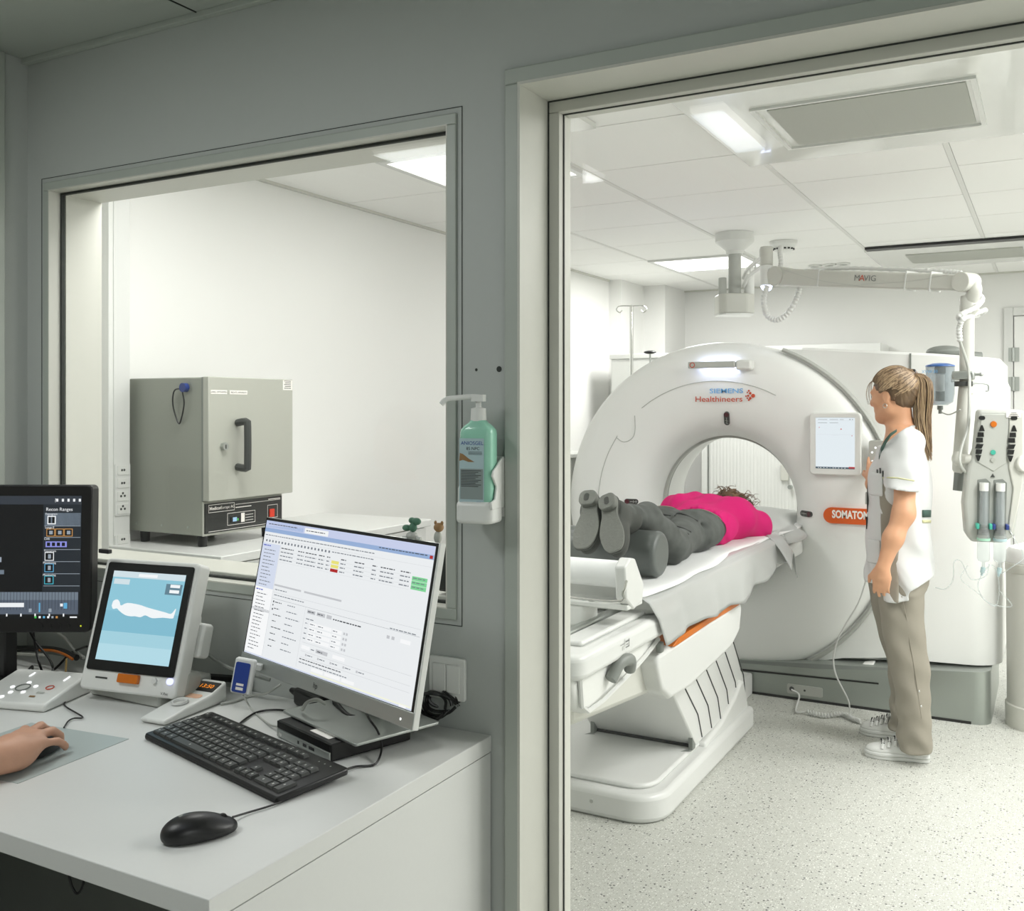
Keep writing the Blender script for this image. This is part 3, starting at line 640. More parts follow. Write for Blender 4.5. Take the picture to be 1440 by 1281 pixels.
# mattress, milky drape, paper sheet
obj('mattress',MB().prism(rrect(XLt+.01,2.93,XRt+.004,5.35,.04),.785,.852),M_white,t,bevel=.02,seg=3)
def sheetgrid(fn,nu,nv): 
    vs=[fn(i/nu,j/nv) for i in range(nu+1) for j in range(nv+1)]
    return vs,[(i*(nv+1)+j,(i+1)*(nv+1)+j,(i+1)*(nv+1)+j+1,i*(nv+1)+j+1) for i in range(nu) for j in range(nv)]
def drape(u,v):
    v0=v; y=2.86+u*1.79+.20*max(0,v-.5)*(1-u)**3; zb=.690+.010*math.sin(u*9)+(.05*max(0,u-.6)/.4)+.012*math.sin(u*31)*u; 
    path=[(XRt-.16,.856),(XRt-.02,.856),(XRt+.012,.838),(XRt+.024,.78),(XRt+.03,zb)]
    k=v*4; i=min(3,int(k)); f=k-i; x=path[i][0]*(1-f)+path[i+1][0]*f; z=path[i][1]*(1-f)+path[i+1][1]*f
    if v>.5: x+=.010*math.sin(u*26)*(v-.5)*2+.006*math.sin(u*61+1)*(v-.5)
    return (x,y,z)
dv=obj('side_drape',MB().add(*sheetgrid(drape,90,24)),M_drape,t,angle=0,fix=False)
sd=dv.modifiers.new('solid','SOLIDIFY'); sd.thickness=.001
def paper(u,v):
    y=2.87+u*2.25; e=XRt-.01+.02*math.sin(u*9)+.008*math.sin(u*23); x=XLt+.05+(e-XLt-.05)*v
    return (x,y,.860+.0015*math.sin(u*40+v*5)+(-.004 if v>.97 else 0))
ps=obj('paper_sheet',MB().add(*sheetgrid(paper,80,20)),M_sheet,t,angle=0,fix=False); sd=ps.modifiers.new('solid','SOLIDIFY'); sd.thickness=.0012
def tip(u,v):
    y=4.62+u*.75; x=XLt+.05+v*(.60+.05*math.sin(u*8)); return (x,y,.875+.02*u+.012*math.sin(v*5+u*6)-(.05*max(0,v-.85)/.15))
tp=obj('drape_end',MB().add(*sheetgrid(tip,24,20)),M_drape,t,angle=0,fix=False); sd=tp.modifiers.new('solid','SOLIDIFY'); sd.thickness=.001
def wing(u,v):   # vinyl corner hanging off the head end
    a=Vector((XRt-.03,4.45+.30*u,.868)); b=Vector((XRt+.09-.03*u,4.42+.25*u,.72+.07*math.sin(u*5)))
    p=a.lerp(b,v); p.z+=.02*math.sin(v*3.1); return p
tp=obj('drape_corner',MB().add(*sheetgrid(wing,16,14)),M_drape,t,angle=0,fix=False); sd=tp.modifiers.new('solid','SOLIDIFY'); sd.thickness=.001
# paper roll holder at the foot end
t=thing('paper_roll_holder','white paper roll holder with wire bar across the foot end of the couch','roll holder',(-1.4,2.75,.80))
yR=2.70; zR=PY(850,800,yR).z; xR=PY(888,805,yR).x
obj('roll',MB().cyl((-1.72,yR,zR-.012),(xR-.03,yR,zR-.012),.040,n=36),M_sheet,t)
q=MB(yz()).prism([(yR-.05,zR-.075),(yR-.06,zR+.02),(yR-.02,zR+.042),(yR+.02,zR+.035),(yR+.09,zR-.05),(yR+.08,zR-.10),(yR+.01,zR-.115)],xR-.03,xR+.005); obj('end_plate',q,M_white2,t,bevel=.006)
q=MB(); q.tube([(xR+.004,yR-.05,zR-.02),(xR+.004,yR-.075,zR-.05),(xR-.03,yR-.085,zR-.078),(-1.5,yR-.085,zR-.072),(-1.72,yR-.085,zR-.07)],.0045,n=8,sm=4); obj('tear_bar',q,M_chrome,t)
obj('tray',MB().b2((-1.72,yR-.03,zR-.112),(xR,yR+.09,zR-.096)).b2((-1.72,yR+.06,zR-.1),(xR-.03,yR+.075,zR-.01)),M_white,t,bevel=.004)
obj('bracket',MB().b2((xR-.22,yR-.03,.787),(xR-.14,yR+.08,zR-.11)),M_white,t,bevel=.01)
obj('slide_foot',MB().b2((xR-.45,yR-.2,.787),(xR-.40,yR+.1,.81)),M_white,t,bevel=.01)
# bolster
t=obj('bolster_cushion',MB().tube([(-1.70,3.19,.943),(-1.45,3.19,.944),(-1.3,3.19,.944),(-1.165,3.19,.943)],.0785,n=40,sm=6),M_pad,bevel=.018,seg=4)
tag(t,'grey leather-look roll cushion under the shins of the lying person','cushion')
# ================================================================ LYING PERSON (prone, head in the bore)
MZ=.862
def fold(a,b,c,am,ph=0): return lambda X,Y,Z: am*np.sin(X*a+Y*b+Z*c+ph+1.3*np.sin(Y*9+X*7))
px0=-1.345
RK=(-1.235,3.50); LKn=(-1.43,3.50)
legs=lambda g: union([
  d_cap((-1.30,3.84,.942),(RK[0],RK[1],.925),.082+g,.060+g), d_cap((-1.44,3.84,.948),(LKn[0],LKn[1],.935),.080+g,.060+g),
  d_cap((RK[0],RK[1],.93),(-1.262,3.30,1.052),.058+g,.050+g), d_cap((-1.262,3.30,1.052),(-1.272,3.10,1.080),.050+g,.037+g),
  d_cap((LKn[0],LKn[1],.935),(-1.40,3.30,1.055),.056+g,.048+g), d_cap((-1.40,3.30,1.055),(-1.378,3.10,1.083),.048+g,.037+g)],.03)
hips=lambda g: union([d_ell((-1.275,3.90,.945),(.098+g,.13+g,.082+g)),d_ell((-1.42,3.91,.948),(.098+g,.13+g,.082+g)),
  d_prof('y',[(3.83,px0,.93,.15+g,.06+g),(3.95,px0,.93,.150+g,.066+g),(4.12,px0,.93,.14+g,.064+g)])],.035)
torso=lambda g: union([d_prof('y',[(4.0,px0-.005,.93,.145+g,.066+g),(4.15,px0,.935,.142+g,.07+g),(4.3,px0-.02,.945,.165+g,.085+g),(4.42,px0-.02,.945,.16+g,.08+g),(4.48,px0-.02,.95,.08+g,.06+g)]),
  d_ell((-1.25,4.38,.955),(.07+g,.09+g,.075+g)), d_ell((-1.49,4.38,.965),(.08+g,.09+g,.075+g))],.04)
arms=lambda g: union([d_cap((-1.22,4.36,.945),(-1.185,4.50,.90),.055+g,.042+g),d_cap((-1.185,4.50,.90),(-1.27,4.66,.895),.042+g,.030+g),
  d_cap((-1.52,4.36,.95),(-1.58,4.50,.90),.055+g,.042+g),d_cap((-1.58,4.50,.90),(-1.45,4.66,.895),.042+g,.030+g)],.03)
hc=(-1.33,4.585,.955)
headf=union([d_ell(hc,(.075,.098,.082)),d_ell((hc[0],hc[1]-.0,hc[2]-.045),(.055,.08,.05)),d_cap((-1.345,4.42,.95),(-1.335,4.52,.95),.052,.055),
  d_ell((-1.255,4.60,.945),(.012,.025,.018)),d_cap((-1.33,4.61,.90),(-1.33,4.615,.882),.014,.012)],.02)
handsf=union([d_ell((-1.30,4.69,.885),(.040,.045,.014))]+[d_cap((-1.30+.015*(i-1.5),4.71,.885),(-1.305+.022*(i-1.5),4.78-.006*abs(i-1.5),.878),.0095,.0075) for i in range(4)]+[d_cap((-1.275,4.67,.885),(-1.245,4.72,.880),.011,.009)]
  +[d_ell((-1.42,4.69,.885),(.040,.045,.014))]+[d_cap((-1.42+.015*(i-1.5),4.71,.885),(-1.415+.022*(i-1.5),4.78-.006*abs(i-1.5),.878),.0095,.0075) for i in range(4)]+[d_cap((-1.445,4.67,.885),(-1.475,4.72,.880),.011,.009)],.008)
body=union([legs(-.012),hips(-.012),torso(-.014),arms(-.012),headf,handsf],.015)
t=surf('lying_person',body,(-1.68,3.02,.86),(-1.08,4.82,1.15),.008,M_skin,None,1)
tag(t,'person lying face down on the couch in pink sweater, grey jeans and boots','person')
lp=t
jean=disp(union([legs(.0),hips(.0)],.035),lambda X,Y,Z: -.0035*np.sin(Y*70+X*30+3*np.sin(Z*30))*np.exp(-((Y-3.47)/.09)**2)-.0025*np.sin(Y*110+Z*50)*np.exp(-((Y-3.15)/.08)**2)-.0015*np.sin(Y*33+X*40))
# crease between the seat halves and under the seat
jean=sub(jean,d_cap((-1.348,3.72,1.00),(-1.348,4.00,1.030),.016,.006),.012)
jean=sub(jean,d_cap((-1.35,3.785,1.00),(-1.19,3.80,.97),.006,.005),.018)
jean=inter(jean,lambda X,Y,Z: 3.075-Y)
surf('jeans',jean,(-1.62,3.05,.855),(-1.1,4.16,1.15),.006,M_jeans,lp,1)
q=MB()
def jp(x,y): # point on top of the seat
    P_=np.linspace(.90,1.12,400); f=jean(np.full(400,x),np.full(400,y),P_); k=np.where(f<0)[0]; return Vector((x,y,P_[k[-1]]+.0012)) if len(k) else None
for line in ([(-1.22,4.07),(-1.21,3.97),(-1.24,3.92),(-1.29,3.95),(-1.30,4.05)],[(-1.47,4.07),(-1.48,3.97),(-1.45,3.92),(-1.40,3.95),(-1.395,4.05)],[(-1.2,4.06),(-1.3,4.055),(-1.4,4.055),(-1.5,4.06)],[(-1.345,4.1),(-1.345,4.04)]):
    P_=[jp(*a) for a in line]; P_=[p for p in P_ if p]
    if len(P_)>1: obj('jeans_stitching',MB().tube([p+Vector((0,0,.002)) for p in P_],.0028,n=5,sm=4),M_stitch,lp)
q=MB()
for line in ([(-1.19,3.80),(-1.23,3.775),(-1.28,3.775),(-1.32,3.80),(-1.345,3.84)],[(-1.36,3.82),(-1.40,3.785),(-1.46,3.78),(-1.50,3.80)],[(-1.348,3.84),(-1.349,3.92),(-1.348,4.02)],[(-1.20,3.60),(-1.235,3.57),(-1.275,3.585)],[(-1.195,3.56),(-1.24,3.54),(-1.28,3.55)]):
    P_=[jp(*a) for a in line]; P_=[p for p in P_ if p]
    if len(P_)>1: obj('jeans_crease_shade',MB().tube(P_,.0035,n=5,sm=4),M_creasej,lp)  # dark tubes draw the shade lying in the denim folds
surf('undershirt',inter(torso(.005),lambda X,Y,Z: np.maximum(4.02-Y,Y-4.16)),(-1.62,4.0,.86),(-1.08,4.18,1.06),.006,M_black,lp,1)
knit=union([inter(torso(.014),lambda X,Y,Z: (4.06+.03*np.cos((X-px0)*14))-Y),arms(.014)],.03)
knit=union([knit,d_ell((-1.40,4.46,1.005),(.09,.05,.028)),d_cap((-1.50,4.30,1.01),(-1.28,4.37,1.02),.022,.018)],.03)
knit=disp(knit,lambda X,Y,Z: -.006*np.sin(Y*34+X*16+2*np.sin(X*13))-.005*np.sin(X*52-Y*24)-.003*np.sin(X*230)*np.exp(-((Y-4.09)/.03)**2))
knit=sub(knit,d_ell(hc,(.08,.09,.08)))
surf('sweater',knit,(-1.70,4.0,.855),(-1.08,4.74,1.09),.006,M_pink,lp,1)
hair=sub(disp(d_ell((hc[0],hc[1]-.008,hc[2]+.012),(.086,.105,.086)),lambda X,Y,Z:-.006*np.sin(X*90+Y*40)*np.sin(Z*80+Y*60)),d_box((hc[0],hc[1]+.03,hc[2]-.07),(.08,.1,.035)))
ho=surf('hair',hair,(-1.45,4.46,.86),(-1.2,4.71,1.07),.006,M_hair2,lp,1)
q=MB(); rnd=random.Random(3)
for k in range(70):
    a=rnd.uniform(0,2*math.pi); b=rnd.uniform(.1,1.45); c=Vector((hc[0]+.088*math.cos(a)*math.sin(b),hc[1]-.008+.105*math.sin(a)*math.sin(b),hc[2]+.01+.088*math.cos(b)))
    d=Vector((rnd.uniform(-1,1),rnd.uniform(-1,.6),rnd.uniform(-.35,.2))).normalized(); e=d.orthogonal().normalized(); pts=[]
    for i in range(7):
        pts.append(c+d*(.013*i)+e*(.011*math.sin(i*1.5+k))+d.cross(e)*(.011*math.cos(i*1.5+k)))
    pts=[p if p.z>.9 else Vector((p.x,p.y,.9)) for p in pts]
    q.tube(pts,lambda u:.0030*(1-u*.8),n=4,sm=3)
for s0 in (-.07,-.04,-.09,-.02):   # loose ends over the collar
    q.tube([(hc[0]+s0,hc[1]-.06,hc[2]+.075),(hc[0]+s0-.02,hc[1]-.12,hc[2]+.085),(hc[0]+s0-.035,hc[1]-.16,hc[2]+.065),(hc[0]+s0-.01,hc[1]-.18,hc[2]+.07)],lambda u:.005*(1-u*.8),n=5,sm=4)
obj('hair_curls',q,M_hair2,lp)
# boots : sole outline in the local frame x across, y toe->heel, z towards the viewer
def boot(top,bot,side,lean):
    T=Vector(top);B=Vector(bot); up=(T-B).normalized(); N=Vector((0,-1,0)); Mb_=frame((T+B)/2,up.cross(Vector((0,-1,0)))*-1,up)
    if Mb_[1][2]>0: Mb_=frame((T+B)/2,up.cross(Vector((0,-1,0))),up)
    L=(T-B).length/2
    o=[(0,-L),(.022,-L*.97),(.038,-L*.80),(.046,-L*.5),(.045,-L*.2),(.036,L*.12),(.031,L*.35),(.033,L*.6),(.032,L*.8),(.022,L*.96),(0,L)]
    sh=.010*side
    pts=[(x+sh*(1-abs(y)/L),y) for x,y in o]+[(-x*.92+sh*(1-abs(y)/L),y) for x,y in o[-2:0:-1]]
    # smooth outline
    c=catmull([(x,y,0) for x,y in pts+pts[:1]],4)[:-1]; pts=[(p.x,p.y) for p in c]
    bt=obj('boot',MB(Mb_).prism([(x*1.02,y*1.01) for x,y in pts],-.008,.002),M_boot,lp,bevel=.003)
    obj('outsole',MB(Mb_).prism([(x,y) for x,y in pts],.002,.009),M_sole,bt,bevel=.002)
    obj('heel_block',MB(Mb_).prism(rrect(-.031+sh*.2,L*.46,.033+sh*.2,L*.99,.022,6),.006,.028),M_sole,bt,bevel=.003)
    obj('heel_mark',MB(Mb_).prism(rrect(-.009,L*.60,.009,L*.86,.007,4),.028,.0292),M_boot,bt)
    Mi=np.array([[Mb_[i][j] for j in range(3)] for i in range(3)])
    cen=Mb_@Vector((sh*.6,-L*.38,-.030)); hl=Mb_@Vector((0,L*.55,-.035)); mid=Mb_@Vector((0,L*.1,-.038))
    f=union([d_ell(cen,(.042,.068,.034),Mi),d_ell(mid,(.034,.07,.042),Mi),d_ell(hl,(.032,.05,.045),Mi),d_cap(hl,Vector((lean,3.15,1.06)),.042,.048)],.02)
    f=inter(f,lambda X,Y,Z:(X-Mb_[0][3])*Mb_[0][2]+(Y-Mb_[1][3])*Mb_[1][2]+(Z-Mb_[2][3])*Mb_[2][2]+.004)
    c=(T+B)/2
    surf('boot_upper',f,(c.x-.13,c.y-.09,c.z-.16),(c.x+.13,c.y+.26,c.z+.2),.005,M_boot,bt,1)
boot(PY(831,694,3.09),PY(818,773,2.97),1,-1.375)
boot(PY(858,699,3.07),PY(866,777,2.95),-1,-1.272)
# ================================================================ STANDING NURSE
NY=4.38
def N(px,py,y=NY): return PY(px,py,y)
# head frame
F3=Vector((-.955,.297,0)).normalized(); S3=Vector((F3.y*-1,F3.x,0)); S3=Vector((.297,.955,0)).normalized(); U3=Vector((0,0,1))
Rn=Matrix.Rotation(math.radians(7),3,S3)  # slight nod
F4=(Rn@F3); U4=(Rn@U3)
if F4.z>0: Rn=Matrix.Rotation(math.radians(-7),3,S3); F4=(Rn@F3); U4=(Rn@U3)
hd=N(1254,557)+Vector((0,0,0))
RM=np.array([[F4[i],S3[i],U4[i]] for i in range(3)])
HS=.94
def H(f,s,u): return hd+(F4*f+S3*s+U4*u)*HS
def d_eh(c,r,M): return d_ell(c,[x*HS for x in r],M)
face=[d_eh(H(-.018,0,.034),(.092,.072,.082),RM),d_eh(H(.030,0,-.025),(.054,.058,.078),RM),(d_cap(H(.058,0,-.092),H(.05,0,-.085),.020,.026),.025),
  (d_cap(H(.0,-.045,-.062),H(.05,-.018,-.090),.022,.018),.03),(d_cap(H(.0,.045,-.062),H(.05,.018,-.090),.022,.018),.03),
  (d_cap(H(.077,0,.018),H(.097,0,-.022),.006,.0095),.012),(d_eh(H(.090,0,-.030),(.009,.015,.007),RM),.006),
  (d_eh(H(.078,0,-.052),(.010,.020,.006),RM),.006),(d_eh(H(.076,0,-.062),(.010,.018,.007),RM),.006),
  (d_eh(H(.070,.028,.026),(.012,.022,.008),RM),.015),(d_eh(H(.070,-.028,.026),(.012,.022,.008),RM),.015),
  (d_eh(H(.052,.040,-.018),(.022,.020,.020),RM),.02),(d_eh(H(.052,-.040,-.018),(.022,.020,.020),RM),.02)]
earf=[]
for s in(-1,1):
    e=d_eh(H(-.006,s*.071,-.006),(.019,.009,.031),RM); e=sub(e,d_eh(H(-.003,s*.080,-.002),(.010,.006,.018),RM),.005)
    earf.append((e,.005)); earf.append((d_eh(H(.004,s*.069,-.030),(.009,.007,.010),RM),.006))
nk1=H(-.03,0,-.05); nk0=N(1268,608)
neck=[(d_cap(nk1,nk0,.046,.050),.03),(d_cap(nk0,nk0+Vector((.0,0,-.08)),.052,.06),.03)]
# arms ; near arm (her left) hangs, far arm reaches to the button panel
yn=4.20; ya=4.57
shN=N(1275,642,4.25); elN=N(1271,722,4.18); wrN=N(1241,800,4.13)
armN=[(d_cap(shN,elN,.044,.040),.03),(d_cap(elN,N(1256,757,4.15),.040,.036),.03),(d_cap(N(1256,757,4.15),wrN,.036,.024),.03)]
shF=N(1268,645,4.54); elF=Vector((-.70,4.70,1.10)); pan=PY(1232,647,4.90)
wrF=pan+Vector((.0,-.085,-.085))
armF=[(d_cap(shF,elF,.043,.036),.03),(d_cap(elF,wrF,.038,.023),.03)]
def hand(w,d,palm,th,curls,sc=1,spread=1):
    """w wrist, d direction to the fingers, palm normal (palm side), th side direction of the thumb"""
    d=Vector(d).normalized(); p=Vector(palm); p=(p-d*p.dot(d)).normalized(); s=Vector(th); s=(s-d*s.dot(d)-p*s.dot(p)).normalized()
    M_=np.array([[d[i],s[i],p[i]] for i in range(3)]); out=[]
    W_=lambda a,b,c: w+(d*a+s*b+p*c)*sc
    out.append((d_ell(W_(.045,0,.0),(.052*sc,.040*sc,.015*sc),M_),.02)); out.append((d_cap(W_(-.01,0,0),W_(.03,0,0),.023*sc,.025*sc),.025))
    for i,(b,ln,r) in enumerate(((.029,.070,.0088),(.010,.078,.0090),(-.010,.072,.0086),(-.028,.056,.0076))):
        c=curls[i] if isinstance(curls,(list,tuple)) else curls; ang=0; P0=W_(.078-.006*abs(i-1),b,0); pts=[P0]; base=(.035-.012*abs(i-1)) 
        for k,fr in enumerate((.45,.30,.25)):
            ang+=c*(.8 if k==0 else 1.0)*.6
            dd=d*math.cos(ang)+p*math.sin(ang)+s*(.10*spread*(1.5-i)*.5); P0=P0+dd*(ln*fr*sc); pts.append(P0)
        for k in range(3): out.append((d_cap(pts[k],pts[k+1],r*sc*(1-.08*k),r*sc*(.94-.08*k)),.004 if k else .008))
    t0=W_(.015,.026,.004); t1=W_(.045,.052,.014); t2=W_(.072,.056,.024)
    out.append((d_cap(t0,t1,.014*sc,.0105*sc),.015)); out.append((d_cap(t1,t2,.0105*sc,.0085*sc),.004))
    return out
hN=hand(wrN,N(1238,845,4.14)-wrN,(0,1,.0),(-1,0,0),[.75,.7,.65,.6],.90,.6)
hF=hand(wrF,Vector((-.01,.13,.17)),(.2,.9,-.5),(-1,0,.2),[.15,.9,1.2,1.3],.95,.6)
legF=lambda g:[d_cap(N(1262,830,4.50),N(1271,930,4.56),.075+g,.048+g),d_cap(N(1271,930,4.56),N(1270,1020,4.56),.046+g,.034+g)]
legN=lambda g:[d_cap(N(1270,830,4.30),N(1282,930,4.30),.08+g,.055+g),d_cap(N(1282,930,4.30),N(1290,1045,4.30),.052+g,.036+g)]
tors=d_prof('z',[(.78,N(1266,0).x,NY,.10,.15),(1.0,N(1266,0).x,NY,.09,.13),(1.22,N(1262,0).x,NY,.10,.15),(1.30,N(1270,0).x,NY,.075,.12),(1.36,N(1270,0).x,NY,.05,.06)])
fN0=PZ(1300,1071,0)+Vector((0,0,.06)); fN1=PZ(1222,1063,0)+Vector((0,0,.04)); fF0=PZ(1270,1040,0)+Vector((0,0,.06)); fF1=PZ(1216,1031,0)+Vector((0,0,.04))
feet=[d_cap((N(1290,1045,4.30)),fN0+Vector((-.01,0,.02)),.022,.02),d_cap(fN0+Vector((-.04,0,0)),fN1+Vector((.05,0,0)),.018,.016),d_cap(N(1270,1020,4.56),fF0+Vector((-.01,0,0.02)),.022,.02),d_cap(fF0+Vector((-.04,0,0)),fF1+Vector((.05,0,0)),.018,.016)]
nb=union([union(face,.03)]+earf+neck+[(tors,.03)]+armN+armF+[(union(legF(-.005),.03),.03),(union(legN(-.005),.03),.03)]+feet,.02)
nb=union([nb]+[(union(hN,.006),.012),(union(hF,.006),.012)],.01)
ns=surf('standing_person',nb,(-.98,4.02,.0),(-.25,5.0,1.70),.006,M_skin,None,1)
tag(ns,'person with ponytail standing at the scanner in white tunic and taupe trousers','person')
# eyes
for s in(-1,1):
    e=obj('eye',MB().ell(H(.068,s*.028,.006),(.0105,.0105,.0105)),M_white,ns); obj('iris',MB().ell(H(.0765,s*.029,.006),(.004,.0045,.0045)),M_dgrey,e)
    obj('eyelash',MB().tube([H(.074,s*.016,.008),H(.081,s*.028,.0075),H(.070,s*.041,.006)],.0017,n=5),M_hair2,ns)
obj('earring',MB().tube([H(.0+.009*math.cos(a),-.077,-.044+.009*math.sin(a)) for a in np.linspace(0,6.1,10)],.0013,n=6,sm=2),M_silver,ns)
# hair
tie=N(1283,528)
hr=union([d_eh(H(-.026,0,.042),(.098,.081,.084),RM),(d_cap(H(-.07,0,.03),tie,.055,.020),.03),(d_eh(H(-.052,0,-.012),(.058,.064,.056),RM),.03)],.02)
hr=sub(hr,d_eh(H(.088,0,-.035),(.075,.12,.098),RM),.006); 
hr=sub(hr,d_box(H(.045,0,-.097),(.072,.12,.062),RM),.02)
for s in(-1,1): hr=sub(hr,d_eh(H(-.002,s*.085,-.012),(.026,.03,.036),RM),.006)
aS=np.array(tie)
def streak(X,Y,Z):
    dx,dy,dz=X-aS[0],Y-aS[1],Z-aS[2]; f=-(dx*F4[0]+dy*F4[1]+dz*F4[2]); u=dx*U4[0]+dy*U4[1]+dz*U4[2]
    an=np.arctan2(u,-f+1e-6); return -.0012*np.sin(an*64)-.0010*np.sin(an*37+1)
hr=disp(hr,streak)
surf('hair',hr,(hd.x-.16,hd.y-.16,hd.z-.14),(hd.x+.18,hd.y+.16,hd.z+.18),.0042,M_hairA,ns,1)
q=MB(); rnd=random.Random(9)
def onhair(th,ph,r=1.0):
    return H(-.026+.0995*r*math.cos(ph)*math.cos(th),.0825*r*math.sin(th)*math.cos(ph),.042+.0855*r*math.sin(ph))
tt=tie-hd; tl=Vector((tt.dot(F4),tt.dot(S3),tt.dot(U4)))
for k in range(1300):
    s=rnd.choice((-1,1)); u=rnd.random()
    if u<.5: th=s*rnd.uniform(.0,1.45); ph=.62-.50*abs(th)/1.25*rnd.uniform(.85,1.1)+(rnd.uniform(0,.7) if rnd.random()<.55 else 0)
    elif u<.75: th=s*rnd.uniform(1.15,2.1); ph=rnd.uniform(-.25,.35)
    else: th=s*rnd.uniform(1.7,3.1); ph=rnd.uniform(-1.0,-.2)
    a=(onhair(th,ph)-H(-.026,0,.042)); b=(tie-H(-.026,0,.042)); pts=[]
    for i in range(7):
        w_=i/6; d_=a.lerp(b,w_); 
        lf,ls,lu=d_.dot(F4),d_.dot(S3),d_.dot(U4); nr=math.sqrt((lf/.0995)**2+(ls/.0825)**2+(lu/.0855)**2)+1e-6
        L_=1/nr; e=d_*(L_*(1-w_**4)+w_**4) if nr<1.25 or w_<.99 else d_
        pts.append(H(-.026,0,.042)+e*(1.010+.012*rnd.random()))
    q.tube(pts,lambda x:.0021*(1-.35*x),n=4,sm=3,m=rnd.choice((0,0,1,2)))
obj('hair_strands',q,[M_hair,M_hairA,M_hairB],ns)
obj('hair_tie',MB().tube([tie+Vector((.010,0,0))+Vector((0,math.cos(a),0))*.019+Vector((-.25,0,.97))*(.019*math.sin(a)) for a in np.linspace(0,6.28,14)],.0095,n=8,sm=2),M_black,ns)
q=MB(); rnd=random.Random(5)
path=[(1285,527),(1291,527),(1298,538),(1298,562),(1297,590),(1300,615),(1307,642)]
for k in range(170):
    a=rnd.uniform(0,2*math.pi); rr=math.sqrt(rnd.random()); pts=[]
    end=rnd.uniform(.86,1.0) if k%6 else rnd.uniform(1.0,1.06)
    for i,(px,py) in enumerate(path):
        wd=(4,8,13,15,13,10,4)[i]; pts.append(N(px+ rr*math.cos(a)*wd+rnd.uniform(-.5,.5),528+(py-528)*(end if i>3 else 1)+rnd.uniform(-.5,.5),NY+.05+ (.055 if i<2 else .03)*0+rr*math.sin(a)*wd*.0030-.06))
    q.tube(pts,lambda u:.0036*(1-.75*u) if u>.1 else .0036,n=5,sm=3,m=rnd.choice((0,0,1,2)))
obj('ponytail',q,[M_hair,M_hairA,M_hairB],ns)
q=MB()
for k in range(9): q.tube([H(.062,-.03+.008*k,.083),H(.093,-.022+.006*k,.062+.002*k),H(.104+.002*(k%3),-.03+.008*k,.02),H(.099,-.034+.008*k,-.025)],.0006,n=4,sm=4)
obj('loose_hair',q,M_hair,ns)
# tunic
X_=lambda px,y=NY: N(px,600,y).x
def prow(py,pl,pr,ry,y=NY):
    a=N(pl,py,y);b=N(pr,py,y); return (a.z,(a.x+b.x)/2,y,abs(b.x-a.x)/2,ry)
trows=[prow(584,1247,1288,.066),prow(596,1245,1289,.068),prow(606,1243,1292,.085),prow(614,1241,1296,.125),prow(623,1238,1299,.16),prow(636,1233,1304,.180),prow(655,1225,1308,.178),prow(680,1221,1310,.170),prow(710,1221,1310,.160),prow(740,1220,1309,.158),prow(770,1218,1310,.170),prow(800,1217,1314,.185),prow(818,1218,1318,.190),prow(832,1219,1320,.190)]
tun0=d_prof('z',trows,2.3)
slN=[(d_cap(N(1276,624,4.27),N(1271,668,4.21),.070,.062),.03),(d_cap(N(1271,668,4.20),N(1266,694,4.18),.060,.068),.03)]
slF=[(d_cap(N(1272,628,4.52),shF.lerp(elF,.75),.062,.058),.03)]
tun=union([tun0]+slN+slF,.03)
tun=disp(tun,lambda X,Y,Z: -.0035*np.sin(Z*42+X*50+2*np.sin(Y*20))*np.clip((1.1-Z)*4,.15,1)-.003*np.sin(X*60+Z*25))
# cut : hem and sleeve opening
ez=N(1266,689,4.18).z
e0=N(1241,683,4.2); e1=N(1287,691,4.2); sl_=(e1.z-e0.z)/(e1.x-e0.x)
def cuff(X,Y,Z):  # removes everything under the sleeve edge outside of the torso
    return np.maximum(Z-(e0.z+(X-e0.x)*sl_),-(tun0(X,Y,Z)-.004))
tun=sub(tun,cuff)
h0=N(1222,822,4.22).z; h1=N(1279,830,4.25).z; h2=N(1319,806,4.3).z
Xn=lambda px:N(px,600,4.22).x
def hemz(X): return np.interp(X,[Xn(1215),Xn(1242),Xn(1246),Xn(1267),Xn(1280),Xn(1322)],[h0,h0,N(0,801,4.22).z,N(0,801,4.22).z,h1,h2])
tun=inter(tun,lambda X,Y,Z: hemz(X)+.09*np.clip((Y-4.30)/.06,0,1)*(X<Xn(1288))-Z)
# neck opening
tun=sub(tun,d_cap(nk0+Vector((-.006,0,-.01)),nk0+Vector((-.03,0,.12)),.046,.052))
tun=inter(tun,lambda X,Y,Z: Z-np.interp(X,[X_(1247),X_(1284)],[N(0,605).z,N(0,588).z]))
surf('tunic',tun,(X_(1195),4.05,.64),(X_(1345),4.98,1.42),.0058,M_tunic,ns,1)
def region(lo,hi): return d_box([(a+b)/2 for a,b in zip(lo,hi)],[abs(b-a)/2 for a,b in zip(lo,hi)])
pa=N(1229,694,4.22);pb=N(1262,812,4.22)
reg=lambda X,Y,Z: np.maximum(np.maximum(X-np.interp(Z,[.72,.95,1.2],[X_(1265,4.22),X_(1264,4.22),X_(1262,4.22)]),np.interp(Z,[.72,.84,.95,1.08,1.2],[X_(1250,4.22),X_(1240,4.22),X_(1238,4.22),X_(1236,4.22),X_(1231,4.22)])-X),np.maximum(np.maximum(Y-4.36,Z-1.14),N(0,829,4.22).z-Z))
surf('side_panel',inter(offs(tun0,.0035),reg),(X_(1200),4.1,.66),(X_(1300),4.36,1.16),.005,M_taupe,ns,1)
# pocket + pocket flap
for nm,(pl,pr,pt,pb_) in dict(breast_pocket=(1222,1244,664,697),hip_pocket=(1219,1240,757,792)).items():
    a=N(pl,pt,4.26);b=N(pr,pb_,4.26); r_=region((a.x,4.1,b.z),(b.x,4.38,a.z)); surf(nm,inter(offs(tun0,.007),r_),(a.x-.01,4.1,b.z-.01),(b.x+.01,4.38,a.z+.01),.005,M_tunic,ns,1)
